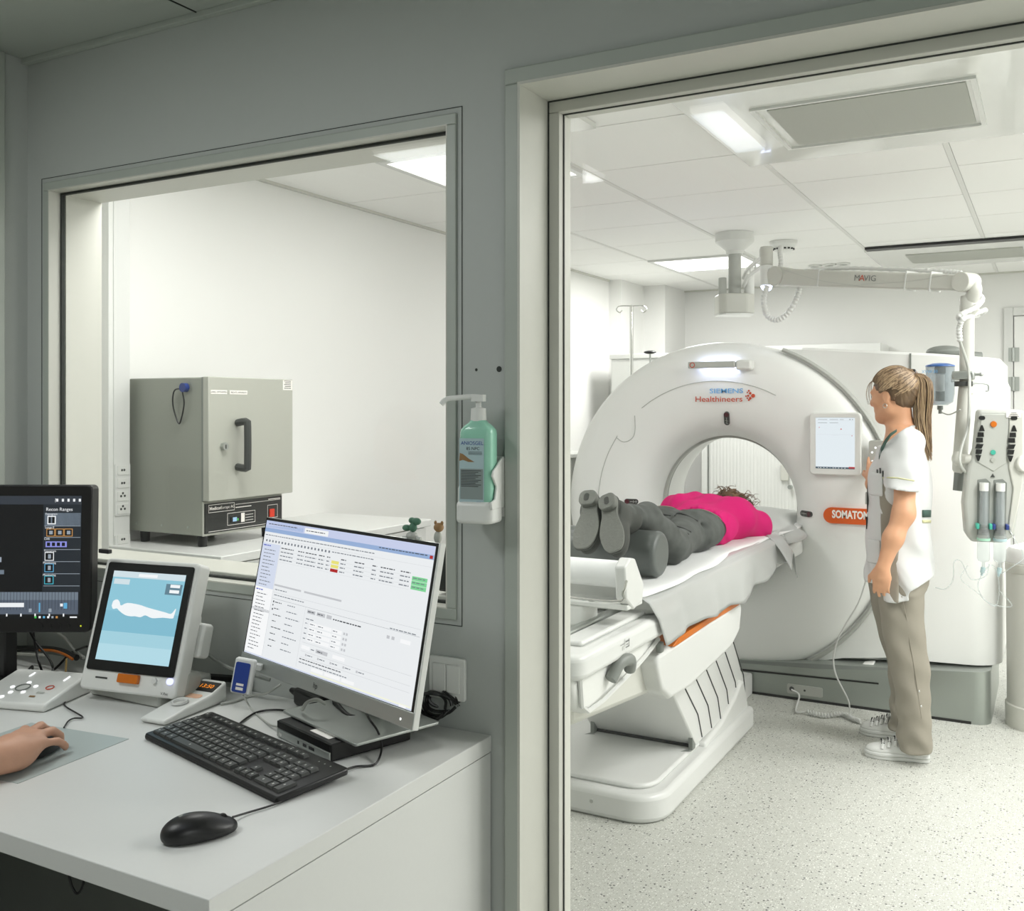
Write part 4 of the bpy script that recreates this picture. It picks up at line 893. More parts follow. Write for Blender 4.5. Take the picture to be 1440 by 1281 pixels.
# piping: cuff line, hem of yoke, back tab
def strip(nm,pts,r,mt): return obj(nm,MB().tube(pts,r,n=6,sm=4),mt,ns)
def proj(px,py,base,off=.002,y0=4.0,y1=4.5):
    ys_=np.linspace(y0,y1,300); P_=[PY(px,py,y) for y in ys_]; f=base(np.array([p.x for p in P_]),ys_,np.array([p.z for p in P_])); k=np.where(f<0)[0]
    return P_[k[0]]-Vector((0,off,0)) if len(k) else PY(px,py,4.2)
strip('cuff_piping',[proj(px,py,tun) for px,py in((1241,672),(1250,671.5),(1262,672),(1274,674),(1286,676))],.0028,M_lime)
q=MB()
vs=[];L1=[(1236,646),(1240,634),(1246,622),(1253,613),(1261,607)]; L2=[(1236,638),(1239,628),(1245,617),(1252,609),(1261,603.5)]
for a,b in zip(L1,L2): vs+= [proj(*a,tun,.004),proj(*b,tun,.004)]
q.add(vs,[(2*i,2*i+2,2*i+3,2*i+1) for i in range(4)]); o=obj('shoulder_piping',q,M_green,ns,angle=0,fix=False); md=o.modifiers.new('s','SOLIDIFY'); md.thickness=.004
for nm,y0_,y1_,mt in(('back_tab',717,727,M_green),('back_piping',731,735,M_lime)):
    vs=[]
    for px in(1297,1300,1303,1306,1308.5): vs+=[proj(px,y0_,tun,.003),proj(px,y1_,tun,.003)]
    o=obj(nm,MB().add(vs,[(2*i,2*i+2,2*i+3,2*i+1) for i in range(4)]),mt,ns,angle=0,fix=False); md=o.modifiers.new('s','SOLIDIFY'); md.thickness=.003
q=MB(); q.tube([N(1222,668,4.30),N(1220,690,4.31),N(1220,720,4.31)],.003,n=6); q.box(N(1219,735,4.31),(.004,.02,.05)); obj('key_cord',q,M_black,ns)
obj('badge',MB().box(N(1219,700,4.31),(.006,.05,.05)),M_lgrey,ns,bevel=.002)
q=MB()
for px,py in((1234,668),(1238,666),(1242,670)): q.tube([proj(px,py,tun,.004),proj(px,py-8,tun,.010)],.003,n=6,sm=2)
obj('pocket_pens',q,M_dgrey,ns)
obj('wrist_watch',MB().tube([wrF+Vector((math.cos(a)*.026,-.0+math.sin(a)*.012,math.sin(a)*.024)) for a in np.linspace(0,6.28,12)],.006,n=6,sm=2),M_black,ns)
# trousers
rN=[prow(805,1240,1304,.10,4.31),prow(840,1236,1300,.098,4.31),prow(893,1243,1300,.092,4.30),prow(932,1252,1307,.086,4.30),prow(985,1259,1310,.082,4.30),prow(1033,1262,1311,.082,4.30),prow(1056,1266,1310,.082,4.30)]
rF=[prow(805,1222,1290,.10,4.50),prow(824,1222,1290,.098,4.50),prow(887,1235,1290,.09,4.54),prow(925,1248,1292,.082,4.56),prow(999,1252,1290,.075,4.56),prow(1030,1249,1290,.075,4.56)]
tr_=union([d_prof('z',rN,2.1),d_prof('z',rF,2.1),d_prof('z',[(.70,X_(1266),NY,.11,.17),(.80,X_(1266),NY,.11,.16),(.86,X_(1266),NY,.10,.15)])],.03)
tr_=disp(tr_,lambda X,Y,Z: -.004*np.sin(Z*60+X*35+2*np.sin(X*30))*np.exp(-((Z-.14)/.12)**2)-.003*np.sin(X*45+Z*16+Y*12)-.002*np.sin(Z*50+X*40))
surf('trousers',tr_,(X_(1205),4.15,.05),(X_(1330),4.70,.88),.0055,M_trouser,ns,1)
strip('trouser_seam',[proj(px,py,tr_,.001) for px,py in((1268,838),(1275,870),(1279,900),(1286,940),(1291,975),(1296,1010))],.0018,M_taupe)
for px,py in((1292,972),(1295,993)): obj('snap_button',MB().ell(proj(px,py,tr_,.001),(.005,.003,.005)),M_chrome,ns)
# sneakers
def sneaker(heel,toe,lb):
    h=Vector(heel);t_=Vector(toe); d=(t_-h); d.z=0; L=d.length; d.normalize(); s=Vector((-d.y,d.x,0)); M_=frame((h.x,h.y,0),d,s)
    o=[(0,.0),(.006,.025),(.04,.036),(.10,.034),(.16,.042),(.21,.040),(.245,.022),(.255,0)]
    k=L/.255; o=[(x*k,y) for x,y in o]; pts=o+[(x,-y) for x,y in o[-2:0:-1]]; c=catmull([(x,y,0) for x,y in pts+pts[:1]],4)[:-1]; pts=[(p.x,p.y) for p in c]
    sh=obj('sneaker',MB(M_).prism(pts,.0,.030),M_white2,ns,bevel=.006,seg=3)
    RMs=np.array([[M_[i][j] for j in range(3)] for i in range(3)]); P_=lambda a,b,c:M_@Vector((a*k,b,c))
    f=union([d_ell(P_(.19,0,.030),(.062*k,.040,.030),RMs),d_ell(P_(.12,0,.042),(.075*k,.036,.036),RMs),d_ell(P_(.045,0,.045),(.048*k,.036,.048),RMs),d_cap(P_(.06,0,.05),P_(.05,0,.085),.036,.036)],.02)
    f=inter(f,lambda X,Y,Z:.026-Z); c0=P_(.125,0,.05)
    surf('upper',f,(c0.x-.2,c0.y-.12,0),(c0.x+.2,c0.y+.12,.13),.005,M_white2,sh,1)
    q=MB(M_); q.tube([(x*1.0,y*1.012,.017) for x,y in pts+pts[:1]],.0022,n=5,sm=0); obj('sole_line',q,M_lgrey,sh)
    for i in range(4):
        xx=(.185-.026*i)*k; zz=.066+.0085*i
        q=MB(M_); q.tube([(xx+.004,-.036,zz-.022),(xx,-.022,zz-.004),(xx-.002,0,zz+.002),(xx,.022,zz-.004),(xx+.004,.036,zz-.022)],.007,n=6,sm=3); st=obj('strap',q,M_white2,sh)
        q=MB(M_)
        for j in range(7):
            yy=-.026+.0085*j; zz2=zz+.006-(yy/.036)**2*.014
            q.box((xx,yy,zz2),(.013,.0032,.004))
        obj('strap_pattern',q,M_black,st)
sneaker(PZ(1308,1071,0),PZ(1216,1062,0),'')
sneaker(PZ(1278,1040,0),PZ(1209,1030,0),'')
# ================================================================ CEILING SUPPORT ARM + INJECTOR
J=PD(1097,389,4.95); E_=PD(1359,397,4.08); m0=Vector((-1.564,5.46,ZC))
t=thing('ceiling_support_arm','white jointed support arm hanging from the ceiling with vertical pole over the scanner','ceiling arm',m0)
Mm=Matrix.Translation(m0)
obj('ceiling_flange',MB(Mm).lathe([(0,-.001),(.105,-.001),(.108,-.05),(.09,-.066),(.05,-.10),(.047,-.12),(0,-.12)],n=40),M_white,t)
obj('column',MB(Mm).lathe([(0,-.12),(.036,-.12),(.036,-.34),(0,-.34)],n=32),M_lgrey,t)
b=m0+Vector((0,0,-.405)); Mb=Matrix.Translation(b)@Matrix.Rotation(YAW,4,'Z')
obj('joint_housing',MB(Mb).prism([(-.1,-.05),(-.07,-.09),(.05,-.09),(.1,-.05),(.1,.07),(-.1,.07)],-.052,.058),M_offw,t,bevel=.008)
obj('housing_lid',MB(Mb).prism([(-.098,-.05),(-.068,-.088),(.048,-.088),(.098,-.05),(.098,.068),(-.098,.068)],-.06,-.052),M_white2,t)
obj('stub_post',MB(Mb).cyl((-.075,-.03,.055),(-.075,-.03,.15),.022,n=24),M_lgrey,t,bevel=.004)
obj('stub_post',MB(Mb).cyl((.075,-.03,.055),(.075,-.03,.17),.028,n=24),M_white,t,bevel=.004)
v0=PD(1078,347,5.0); v1=PD(1078,373,5.0)
q=MB(); 
for dz in(0,.045): q.tube([b+Vector((.06,-.03,.10+dz)),b.lerp(v0,.35)+Vector((.02,0,.05+dz)),v0+Vector((-.01,.04,-.075+dz))],.011,n=8)
for k in range(3):
    a=b.lerp(v0,.35+.15*k); 
    q.tube([a+Vector((.03,0,.045-.0*k)),a+Vector((.03,0,.10))],.006,n=6,sm=0)
obj('linkage',q,M_white,t)
obj('pivot_upper',MB().cyl(v0,v1,.032,n=32),M_offw,t,bevel=.004)
v2=PD(1078,402,4.99)
obj('pivot_lower',MB().cyl(v1+Vector((0,0,-.003)),v2,.032,n=32),M_white,t,bevel=.004)
obj('pivot_light',MB().cyl(v2+Vector((0,-.005,-.004)),v2,.028,n=24),M_mood,t)
ad=(E_-J); al=ad.normalized(); nrm=Vector((-al.y,al.x,0))*-1; nrm.normalize()
if nrm.y>0: nrm=-nrm
upv=al.cross(nrm); upv=upv if upv.z>0 else -upv
Ma=frame(J,al,upv)
if (Ma@Vector((0,0,1))-J).dot(nrm)<0: pass
L=ad.length; sg=1 if (Ma.to_3x3()@Vector((0,0,1))).y<0 else -1
obj('arm_knuckle',MB(Ma).cyl((0,0,-.045),(0,0,.045),.050,n=40),M_offw,t,bevel=.004)
obj('knuckle_bracket',MB(Ma).b2((-.07,-.042,-.03),(0,.042,.03)),M_white,t,bevel=.01)
q=MB(Ma); zz=.036
q.add([(0.02,-.046,-zz),(L-.02,-.036,-zz),(L-.02,.030,-zz),(.10,.038,-zz),(.02,.048,-zz),(0.02,-.046,zz),(L-.02,-.036,zz),(L-.02,.030,zz),(.10,.038,zz),(.02,.048,zz)],[(0,1,2,3,4),(5,6,7,8,9),(0,1,6,5),(1,2,7,6),(2,3,8,7),(3,4,9,8),(4,0,5,9)])
ar=obj('spring_arm',q,M_offw,t,bevel=.008)
q=MB(Ma); q.tube([(.06,.03,sg*.0365),(.3,-.015,sg*.0365),(.55,-.035,sg*.0365)],.0012,n=4);q.tube([(L-.06,.028,sg*.0365),(L-.25,-.005,sg*.0365),(L-.5,-.025,sg*.0365)],.0012,n=4)
for f in(.49,.82,.9): pass
obj('arm_seam',q,M_lgrey,ar)
q=MB(Ma)
for f in(.49,.70,.84): 
    x=f*L; q.b2((x-.004,-.043,-.040),(x+.004,.041,.040))
for k,f in enumerate((.27,.74,.86)):
    x=f*L; obj('cable_tie',MB(Ma).b2((x-.003,-.0445,-.0385),(x+.003,.0405,.0385)),M_white2,ar)
Mx=Ma@Matrix.Translation((L*.54,.002,sg*.0375))
if sg<0: Mx=Mx@Matrix.Rotation(math.pi,4,'Y')
xdir=(Mx.to_3x3()@Vector((1,0,0))); 
if xdir.x<0: Mx=Mx@Matrix.Rotation(math.pi,4,'Z')
text('lettering','M',Mx@Matrix.Translation((-.052,0,0)),.038,M_inkl,ar,sx=1.15,label='grey lettering')
text('lettering','VIG',Mx@Matrix.Translation((.020,0,0)),.038,M_inkl,ar,sx=1.15,label='grey lettering')
text('lettering','A',Mx@Matrix.Translation((-.024,0,.0002)),.040,M_ored,ar,sx=1.15,label='red letter')
obj('elbow_disc',MB(Ma).cyl((L,0,-.044),(L,0,.044),.041,n=40),M_offw,t,bevel=.003)
e=E_; P0=PD(1363,397,4.10); pt=Vector((P0.x,P0.y,0))
obj('elbow_neck',MB().tube([e+Vector((.015,.01,.0)),e+Vector((.03,.0,-.035)),Vector((pt.x,pt.y,e.z-.09)),Vector((pt.x,pt.y,e.z-.12))],.030,n=20),M_offw,t)
zc=CH-(420-575)/FPX*4.1; 
obj('swivel_head',MB(Matrix.Translation((pt.x,pt.y,0))).lathe([(0,zc+.012),(.034,zc+.012),(.038,zc),(.038,zc-.05),(.022,zc-.068),(0,zc-.068)]),M_offw,t)
ztop_=CH-(446-575)/FPX*4.1; zbt=CH-(655-575)/FPX*4.05
pb=PD(1350,655,4.1)
obj('pole',MB().tube([(pt.x-.008,pt.y,ztop_+.04),(pt.x-.010,pt.y,ztop_-.3),(pt.x-.014,pt.y,(ztop_+zbt)/2),(pb.x,pb.y,zbt+.02),(pb.x,pb.y,zbt-.02)],.0285,n=24),M_offw,t)
pg=PD(1347,690,4.1); obj('pole_grip',MB().tube([(pb.x,pb.y,zbt-.02),(pg.x,pg.y,pg.z)],[.022,.020],n=20,sm=2),M_mgrey,t)
def hose(nm,pts,r,par,step=.012):
    P=catmull(pts,14); q=MB(); q.tube(P,lambda u:r*(1+.12*math.sin(u*len(P)*1.9)),n=10,sm=3); return obj(nm,q,M_white2,par)
hose('corrugated_hose',[PD(1082,350,5.0)+Vector((.05,.03,.01)),PD(1097,356,4.97),PD(1098,372,4.95),PD(1090,390,4.98)],.012,t)
hose('corrugated_hose',[PD(1079,402,4.96),PD(1074,420,4.96),PD(1078,442,4.96),PD(1092,450,4.94),PD(1108,440,4.92),PD(1120,420,4.9),PD(1124,405,4.9)],.0135,t)
hose('corrugated_hose',[PD(1132,381,4.78),PD(1180,377,4.66),PD(1230,378,4.52),PD(1290,380,4.33),PD(1330,382,4.22),PD(1352,384,4.15)],.010,t)
hose('corrugated_hose',[PD(1371,410,4.12),PD(1381,420,4.12),PD(1372,432,4.05),PD(1350,443,4.02),PD(1352,449,4.06),PD(1370,442,4.12),PD(1385,436,4.15),PD(1375,443,4.18),PD(1356,447,4.02),PD(1349,460,4.03),PD(1350,480,4.04)],.011,t)
q=MB(); q.tube([PD(1350,480,4.04),PD(1362,520,4.06),PD(1363,560,4.03),PD(1361,600,4.02),PD(1352,630,4.0),PD(1350,650,3.98),PD(1358,664,4.0),PD(1372,668,4.02)],.006,n=8); obj('pole_cable',q,M_lgrey,t)
cl=PD(1355,528,4.1)
obj('pole_clamp',MB().box((cl.x+.0,cl.y,cl.z),(.085,.075,.035)),M_silver,t,bevel=.006)
obj('clamp_ring',MB().cyl((cl.x,cl.y,cl.z-.045),(cl.x,cl.y,cl.z-.025),.036,n=24),M_dgrey,t)
obj('clamp_knob',MB().cyl((cl.x+.04,cl.y-.01,cl.z+.003),(cl.x+.065,cl.y-.01,cl.z+.003),.006,n=12).ell((cl.x+.067,cl.y-.01,cl.z+.003),(.009,.009,.009)),M_silver,t)
q=MB(); q.tube([(cl.x+.03,cl.y-.01,cl.z-.035),PD(1378,539,4.1),PD(1389,541,4.1),PD(1390,549,4.1),PD(1386,550,4.1)],.0035,n=8,sm=4); obj('hook',q,M_silver,t)
# warming holder with contrast bottle
c=PD(1322,541,4.24); Mc=Matrix.Translation(c)
t2=thing('contrast_holder','clear holder with blue lid and contrast bottle clamped to the white pole','bottle holder',c)
obj('shell',MB(Mc).lathe([(.030,-.088),(.052,-.075),(.058,-.04),(.058,.078),(.056,.078),(.056,-.04),(.050,-.073),(.030,-.086)],n=40),M_clearb,t2)
obj('lid',MB(Mc).lathe([(0,.094),(.03,.092),(.058,.084),(.060,.078),(0,.078)],n=40),M_bluecap,t2)
bt=obj('bottle',MB(Mc).lathe([(0,-.07),(.018,-.07),(.018,.055),(.022,.06),(.022,.076),(0,.076)],n=24),M_clear,t2)
obj('bottle_stopper',MB(Mc).lathe([(0,.048),(.0225,.048),(.0225,.077),(0,.077)],n=24),M_dgrey,bt)
obj('bottle_base',MB(Mc).lathe([(0,-.071),(.0186,-.071),(.0186,-.03),(0,-.03)],n=24),M_mgrey,bt)
obj('bottle_label',MB(Mc).lathe([(.0186,-.028),(.0186,.044)],n=24),M_slet,bt)
obj('drip_port',MB(Mc).cyl((.0,0,-.09),(0,0,-.108),.012,n=16).cyl((0,0,-.108),(0,0,-.125),.007,n=12),M_mgrey,t2)
obj('mount_bracket',MB().box((c.x+.065,c.y+.03,c.z+.028),(.05,.03,.035)),M_offw,t2,bevel=.005)
Mtx=frame(c+Vector((-.036,-.0565,.055)),Vector((.80,-.28,0)),(0,0,1)); text('lettering','XVW-30',Mtx,.019,M_blue,t2)
q=MB(); q.tube([c+Vector((0,0,-.12)),PD(1322,579,4.24),PD(1335,583,4.2),PD(1350,576,4.05)],.0028,n=6); obj('tube',q,M_lgrey,t2)
# injector head
ic=PD(1399,668,3.95); xa=Vector((.965,.20,-.0)); ya_=Vector((.145,-.02,1)); Mi=frame(ic,xa,ya_)
if (Mi.to_3x3()@Vector((0,0,1))).y>0: Mi=frame(ic,xa,ya_)@Matrix.Rotation(math.pi,4,'Y')
t3=thing('contrast_injector','white double syringe injector head with black arrow keys hanging beside the pole','injector',ic)
body_=[(-.105,-.24),(-.085,-.275),(.035,-.275),(.075,-.245),(.10,-.05),(.115,.02),(.105,.262),(-.062,.262),(-.075,.10),(-.10,.03),(-.115,-.12)]
bh=obj('head_shell',MB(Mi).prism(body_,-.085,.0),M_lgrey,t3,bevel=.014,seg=3)
obj('key_panel',MB(Mi).prism([(-.052,.245),(.048,.245),(.040,.05),(-.005,.015),(-.062,.05)],.0,.004),M_lgrey,t3,bevel=.002)
obj('side_cheek',MB(Mi).prism([(.050,.255),(.10,.255),(.104,.0),(.09,-.10),(.062,-.24),(.05,-.2),(.066,-.05),(.05,.03)],-.04,.008),M_offw,t3,bevel=.004)
q=MB(Mi).lathe([(0,.009),(.011,.009),(.0125,.003),(0,.003)],n=24,M=Mi@Matrix.Translation((-.007,.205,.002))); obj('stop_button',q,M_orange,t3)
obj('start_button',MB(Mi).lathe([(0,.008),(.0095,.008),(.010,.003),(0,.003)],n=24,M=Mi@Matrix.Translation((-.008,.092,.002))),M_teal,t3)
obj('info_button',MB(Mi).lathe([(0,.008),(.0085,.008),(.009,.003),(0,.003)],n=24,M=Mi@Matrix.Translation((-.008,.062,.002))),M_grille,t3)
for sx,x0 in((-1,-.050),(1,.066)):
    z0=.004 if sx<0 else .0085
    obj('oval_key',MB(Mi).prism(rrect(x0-.012,.222,x0+.012,.238,.0075),z0,z0+.003),M_black,t3)
    for k,(w0,w1,h_) in enumerate(((.003,.011,.024),(.011,.012,.018),(.012,.013,.018))):
        y=.205-(0,.029,.051)[k]-.004; dx=-.004*k*(1)
        obj('arrow_key',MB(Mi).prism([(x0-w1+dx,y-h_),(x0+w1+dx,y-h_),(x0+w0+dx,y),(x0-w0+dx,y)],z0,z0+.003),M_black,t3)
        y2=.052+(0,.029,.051)[k]+.004
        obj('arrow_key',MB(Mi).prism([(x0-w0-.012,y2),(x0+w0-.012,y2),(x0+w1-.012+.003*k,y2+h_),(x0-w1-.012+.003*k,y2+h_)],z0,z0+.003),M_black,t3)
obj('asset_label',MB(Mi).rect(.038,.232,.092,.256,.0088),M_slet,t3)
q=MB(Mi)
for k in range(4): q.rect(.046+.003*k,.236+.0045*k,.084-.003*k,.238+.0045*k,.0091)
obj('label_print',q,M_ink,t3,fix=False)
obj('warning_mark',MB(Mi).prism([(-.016,-.008),(.0,-.008),(-.008,.006)],.0,.0055),M_dgrey,t3)
for sx,xc,mt in((-1,-.042,M_teal),(1,.018,M_navy)):
    sy='left' if sx<0 else 'right'
    obj('syringe_bay',MB(Mi).prism([(xc-.022,-.245),(xc+.022,-.245),(xc+.026,-.03),(xc+.01,-.015),(xc-.022,-.02)],.0,.002),M_mgrey,t3)
    M2=Mi@Matrix.Translation((xc,0,.018))@Matrix.Rotation(math.radians(90),4,'X')  # local z -> -y(down the head)
    sy=obj('syringe',MB(M2).lathe([(.015,.05),(.017,.10),(.017,.20),(.021,.235),(.024,.25),(.024,.335),(.020,.345),(.006,.352),(.006,.372),(0,.372)],n=28),M_clear,t3)
    obj('plunger_ram',MB(M2).lathe([(0,.03),(.013,.03),(.013,.20),(0,.20)],n=20),M_clearb,sy)
    obj('ram_head',MB(M2).lathe([(0,.03),(.017,.03),(.017,.062),(0,.062)],n=20),M_white,sy)
    obj('plunger_seal',MB(M2).lathe([(0,.215),(.0185,.215),(.0185,.232),(0,.232)],n=20),M_dgrey,sy)
    for s in(-1,1): obj('lock_clip',MB(Mi).box((xc+s*.024,-.205,.02),(.012,.022,.03)),mt,sy,bevel=.003)
    obj('collar_ring',MB(M2).lathe([(.0245,.252),(.0255,.252),(.0255,.262),(.0245,.262)],n=28),M_gelL if sx<0 else M_lab,sy)
    tp=(M2@Vector((0,0,.372))); obj('luer_lock',MB().cyl(tp,tp+Vector((-.004,0,-.022)),.009,n=12).cyl(tp+Vector((-.004,0,-.022)),tp+Vector((-.006,0,-.034)),.005,n=10),M_lab,sy)
obj('side_boom',MB().tube([PD(1348,645,4.08),PD(1362,646,4.0),PD(1378,646,3.99)],.021,n=20,sm=2),M_offw,t3)
obj('boom_knob',MB().ell(PD(1347,645,4.06),(.024,.024,.030)),M_offw,t3)
pk=PD(1436,651,3.95); obj('side_knob',MB().cyl(pk+Vector((-.02,.02,0)),pk+Vector((.02,-.05,0)),.036,n=32),M_offw,t3,bevel=.006)
pk=PD(1441,614,3.98); obj('side_lever',MB().tube([pk,pk+Vector((.015,-.01,-.05)),pk+Vector((.0,-.01,-.10))],.009,n=10),M_white,t3)
t4=obj('infusion_line',MB().tube([PD(1391,793,3.93),PD(1386,810,3.93),PD(1365,814,3.95),PD(1352,790,3.97),PD(1342,790,3.97),PD(1340,815,3.99),PD(1330,828,4.0),PD(1315,826,4.02)],.0022,n=6),M_clear); tag(t4,'thin clear infusion line curling left from the left syringe','infusion line','clear infusion lines')
t4=obj('infusion_line',MB().tube([PD(1361,795,3.93),PD(1351,812,3.93),PD(1362,824,3.93),PD(1380,838,3.93),PD(1390,848,3.92),PD(1400,852,3.92),PD(1405,835,3.92),PD(1402,805,3.92),PD(1392,795,3.92),PD(1376,818,3.92),PD(1380,838,3.91),PD(1396,850,3.91),PD(1423,852,3.9),PD(1405,830,3.9)],.0022,n=6),M_clear); tag(t4,'thin clear infusion line hanging in loops below both syringes','infusion line','clear infusion lines')
t4=obj('infusion_line',MB().tube([PD(1406,808,3.93),PD(1425,796,3.9),PD(1438,786,3.9),PD(1436,772,3.9),PD(1428,760,3.9),PD(1420,745,3.92)],.0022,n=6),M_clear); tag(t4,'thin clear infusion line rising right past the waste bin','infusion line','clear infusion lines')
# coiled cord at the scanner base
pts=[Vector((-1.128,4.93,.052)),PZ(1124,978,.03),PZ(1119,1000,.008),PZ(1135,1001,.012)]
q=MB(); q.tube(pts,.0045,n=6)
P=catmull([PZ(1135,1001,.014),PZ(1160,1006,.014),PZ(1185,1004,.014),PZ(1198,1010,.014),PZ(1210,1014,.014)],30); cc=[]
for i,p in enumerate(P): cc.append(p+Vector((0,math.cos(i*1.3)*.009,.0+math.sin(i*1.3)*.009)))
q.tube(cc,.0038,n=5,sm=3)
q.tube([PZ(1210,1014,.014),PZ(1196,1006,.02),PY(1193,985,4.72),PY(1176,950,4.73),PY(1172,925,4.74),PY(1178,900,4.75),PY(1188,880,4.76),PY(1206,850,4.76),PY(1215,825,4.74),PY(1222,800,4.70)],.0038,n=6)
tag(obj('coiled_cord',q,M_white2),'white coiled cord from the scanner base socket over the floor up to the standing person','cord')
# ================================================================ BACKGROUND OF THE SCAN ROOM
t=thing('storage_cabinet','tall white tambour cabinet with round lock seen through the scanner bore','cabinet',(-1.7,7.7,0))
ca=-2.40;cb=-1.08
obj('body',MB().b2((ca,7.5,.03),(cb,7.93,1.92)),M_white2,t,bevel=.004)
q=MB(); n_=46
for k in range(n_): 
    x=ca+.05+(cb-ca-.1)*(k+.5)/n_; q.cyl((x,7.5365,.10),(x,7.5365,1.86),.04,n=64)
obj('tambour_door',q,M_white,t)
obj('frame_edge',MB().b2((ca-.005,7.48,.03),(ca+.04,7.5,1.92)),M_white,t)
obj('frame_gap',MB().b2((ca+.042,7.479,.05),(ca+.05,7.49,1.9)),M_mgrey,t)
p=PY(1111,685,7.47); obj('lock',MB().cyl((p.x,7.455,p.z),(p.x,7.49,p.z),.016,n=20),M_silver,t)
p=PY(1103,665,7.47); obj('recessed_handle',MB().b2((p.x-.03,7.47,p.z-.06),(p.x+.03,7.49,p.z+.06)),M_offw,t,bevel=.006)
t=thing('tall_cabinet','narrow white cabinet in the left far corner behind the scanner','cabinet',(-2.6,6.8,0))
obj('body',MB().b2((-2.80,6.60,.0),(-2.40,6.95,1.80)),M_white2,t,bevel=.004); obj('top',MB().b2((-2.81,6.59,1.80),(-2.39,6.955,1.836)),M_white,t,bevel=.004)
obj('door',MB().b2((-2.79,6.592,.08),(-2.41,6.600,1.78)),M_white,t)
t=thing('low_cabinet','low grey-white cabinet against the left wall, mostly hidden by the window frame','cabinet',(-2.65,5.3,0))
obj('body',MB().b2((-2.96,5.12,.0),(-2.42,5.55,1.16)),M_lgrey,t,bevel=.004); obj('worktop',MB().b2((-2.97,5.10,1.16),(-2.40,5.57,1.18)),M_white,t)
t=thing('infusion_stand','chrome infusion stand with four hooks behind the left of the scanner','infusion stand',(-2.48,6.2,0))
pc=PY(888,430,6.2)
obj('pole',MB().cyl((pc.x,6.2,.05),(pc.x,6.2,pc.z),.0125,n=16),M_chrome,t)
for k in range(5):
    a=k*2*math.pi/5; obj('leg',MB().tube([(pc.x,6.2,.09),(pc.x+.14*math.cos(a),6.2+.14*math.sin(a),.07),(pc.x+.26*math.cos(a),6.2+.26*math.sin(a),.055)],.011,n=8),M_chrome,t)
    obj('caster',MB().cyl((pc.x+.26*math.cos(a)-.012,6.2+.26*math.sin(a),.026),(pc.x+.26*math.cos(a)+.012,6.2+.26*math.sin(a),.026),.025,n=16),M_dgrey,t)
for k in range(4):
    a=.4+k*math.pi/2; d=Vector((math.cos(a),math.sin(a),0)); o=Vector((pc.x,6.2,pc.z))
    obj('hook',MB().tube([o,o+d*.07,o+d*.095+Vector((0,0,-.012)),o+d*.10+Vector((0,0,-.03)),o+d*.08+Vector((0,0,-.045)),o+d*.062+Vector((0,0,-.03))],.004,n=6),M_chrome,t)
t=thing('thin_stand','thin metal stand with flat black head behind the scanner rim','stand',(-2.3,6.4,0)); pc=PY(914,497,6.4)
obj('rod',MB().cyl((pc.x,6.4,.03),(pc.x,6.4,pc.z),.006,n=12),M_silver,t); obj('head',MB().ell((pc.x,6.4,pc.z+.008),(.045,.03,.012)),M_black,t); obj('foot_plate',MB().cyl((pc.x,6.4,0),(pc.x,6.4,.03),.06,n=32),M_mgrey,t)
# waste bin
t=thing('waste_bin','tall cream pedal bin with white lid standing right of the scanner','bin',(-.045,5.06,0)); Mw=Matrix.Translation((-.045,5.06,0))
obj('base',MB(Mw).lathe([(0,.0),(.140,.0),(.142,.10),(.136,.105),(0,.105)],n=48),M_frame,t)
obj('body',MB(Mw).lathe([(0,.105),(.134,.105),(.138,.70),(0,.70)],n=48),M_offw,t)
obj('rim',MB(Mw).lathe([(.139,.70),(.142,.705),(.142,.74),(.138,.745),(0,.745)],n=48),M_frame,t)
obj('lid',MB(Mw).lathe([(.140,.745),(.138,.79),(.125,.81),(.09,.822),(0,.826)],n=48),M_white2,t)
obj('pedal',MB().b2((.03,4.90,.02),(.09,4.94,.05)),M_black,t,bevel=.004)
# cushions on top of the scanner
zc_=ztop(-.42)+.012
a=PY(1328,495,5.3); t=obj('positioning_cushion',MB().ell((a.x,5.3,a.z+.002),(.085,.09,.030)),M_mgrey); tag(t,'rounded grey positioning cushion, left of the two on top of the scanner','cushion')
a=PY(1352,500,5.3); t=obj('positioning_cushion',MB().tube([(a.x-.06,5.30,a.z-.002),(a.x,5.32,a.z),(a.x+.09,5.34,a.z-.006)],[.028,.022],n=20),M_mgrey,bevel=.004); tag(t,'flat grey positioning cushion leaning behind the pole on top of the scanner','cushion')
# thermostat / label on rear cover
p=PY(1385,568,4.98); 
# ================================================================ BEHIND WINDOW 1 : oven, counter, trunking
yA=PX(153,700,-2.93).y; yB_=PX(183,700,-2.93).y
t=thing('cable_trunking','white vertical wall trunking with sockets left of the oven','trunking',(-2.957,(yA+yB_)/2,1.2))
obj('body',MB().b2((XL+.001,yA,.02),(-2.93,yB_,ZC-.02)),M_white,t,bevel=.003)
obj('cover_strip',MB().b2((-2.931,yA+.018,.03),(-2.926,yB_-.004,ZC-.03)),M_white2,t,bevel=.002)
Mtk=Matrix(((0,0,1,-2.926),(1,0,0,0),(0,1,0,0),(0,0,0,1)))
for (zt_,zb_,ms) in ((652,725,4),(752,778,2)):
    a=PX(168,zt_,-2.926).z;b=PX(168,zb_,-2.926).z
    pl_=obj('socket_plate',MB(Mtk).prism(rrect(yA+.02,b,yB_-.006,a,.006),0,.004),M_white2,t)
    for k in range(ms):
        z=a-(a-b)*(k+.5)/ms
        obj('socket',MB(Mtk).prism(rrect(yA+.03,z-.017,yB_-.014,z+.017,.003),.004,.006),M_white,pl_)
        q=MB(Mtk)
        for dy,dz in ((-.008,0),(.008,0),(0,.010)) if k>1 else ((-.004,0),(.006,0)): q.lathe([(0,.0065),(.0045,.0065)],M=Mtk@Matrix.Translation(((yA+yB_)/2+.006+dy,z+dz,0)),n=10)
        obj('socket_holes',q,M_dgrey,pl_)
p=PX(630,508,-2.97)
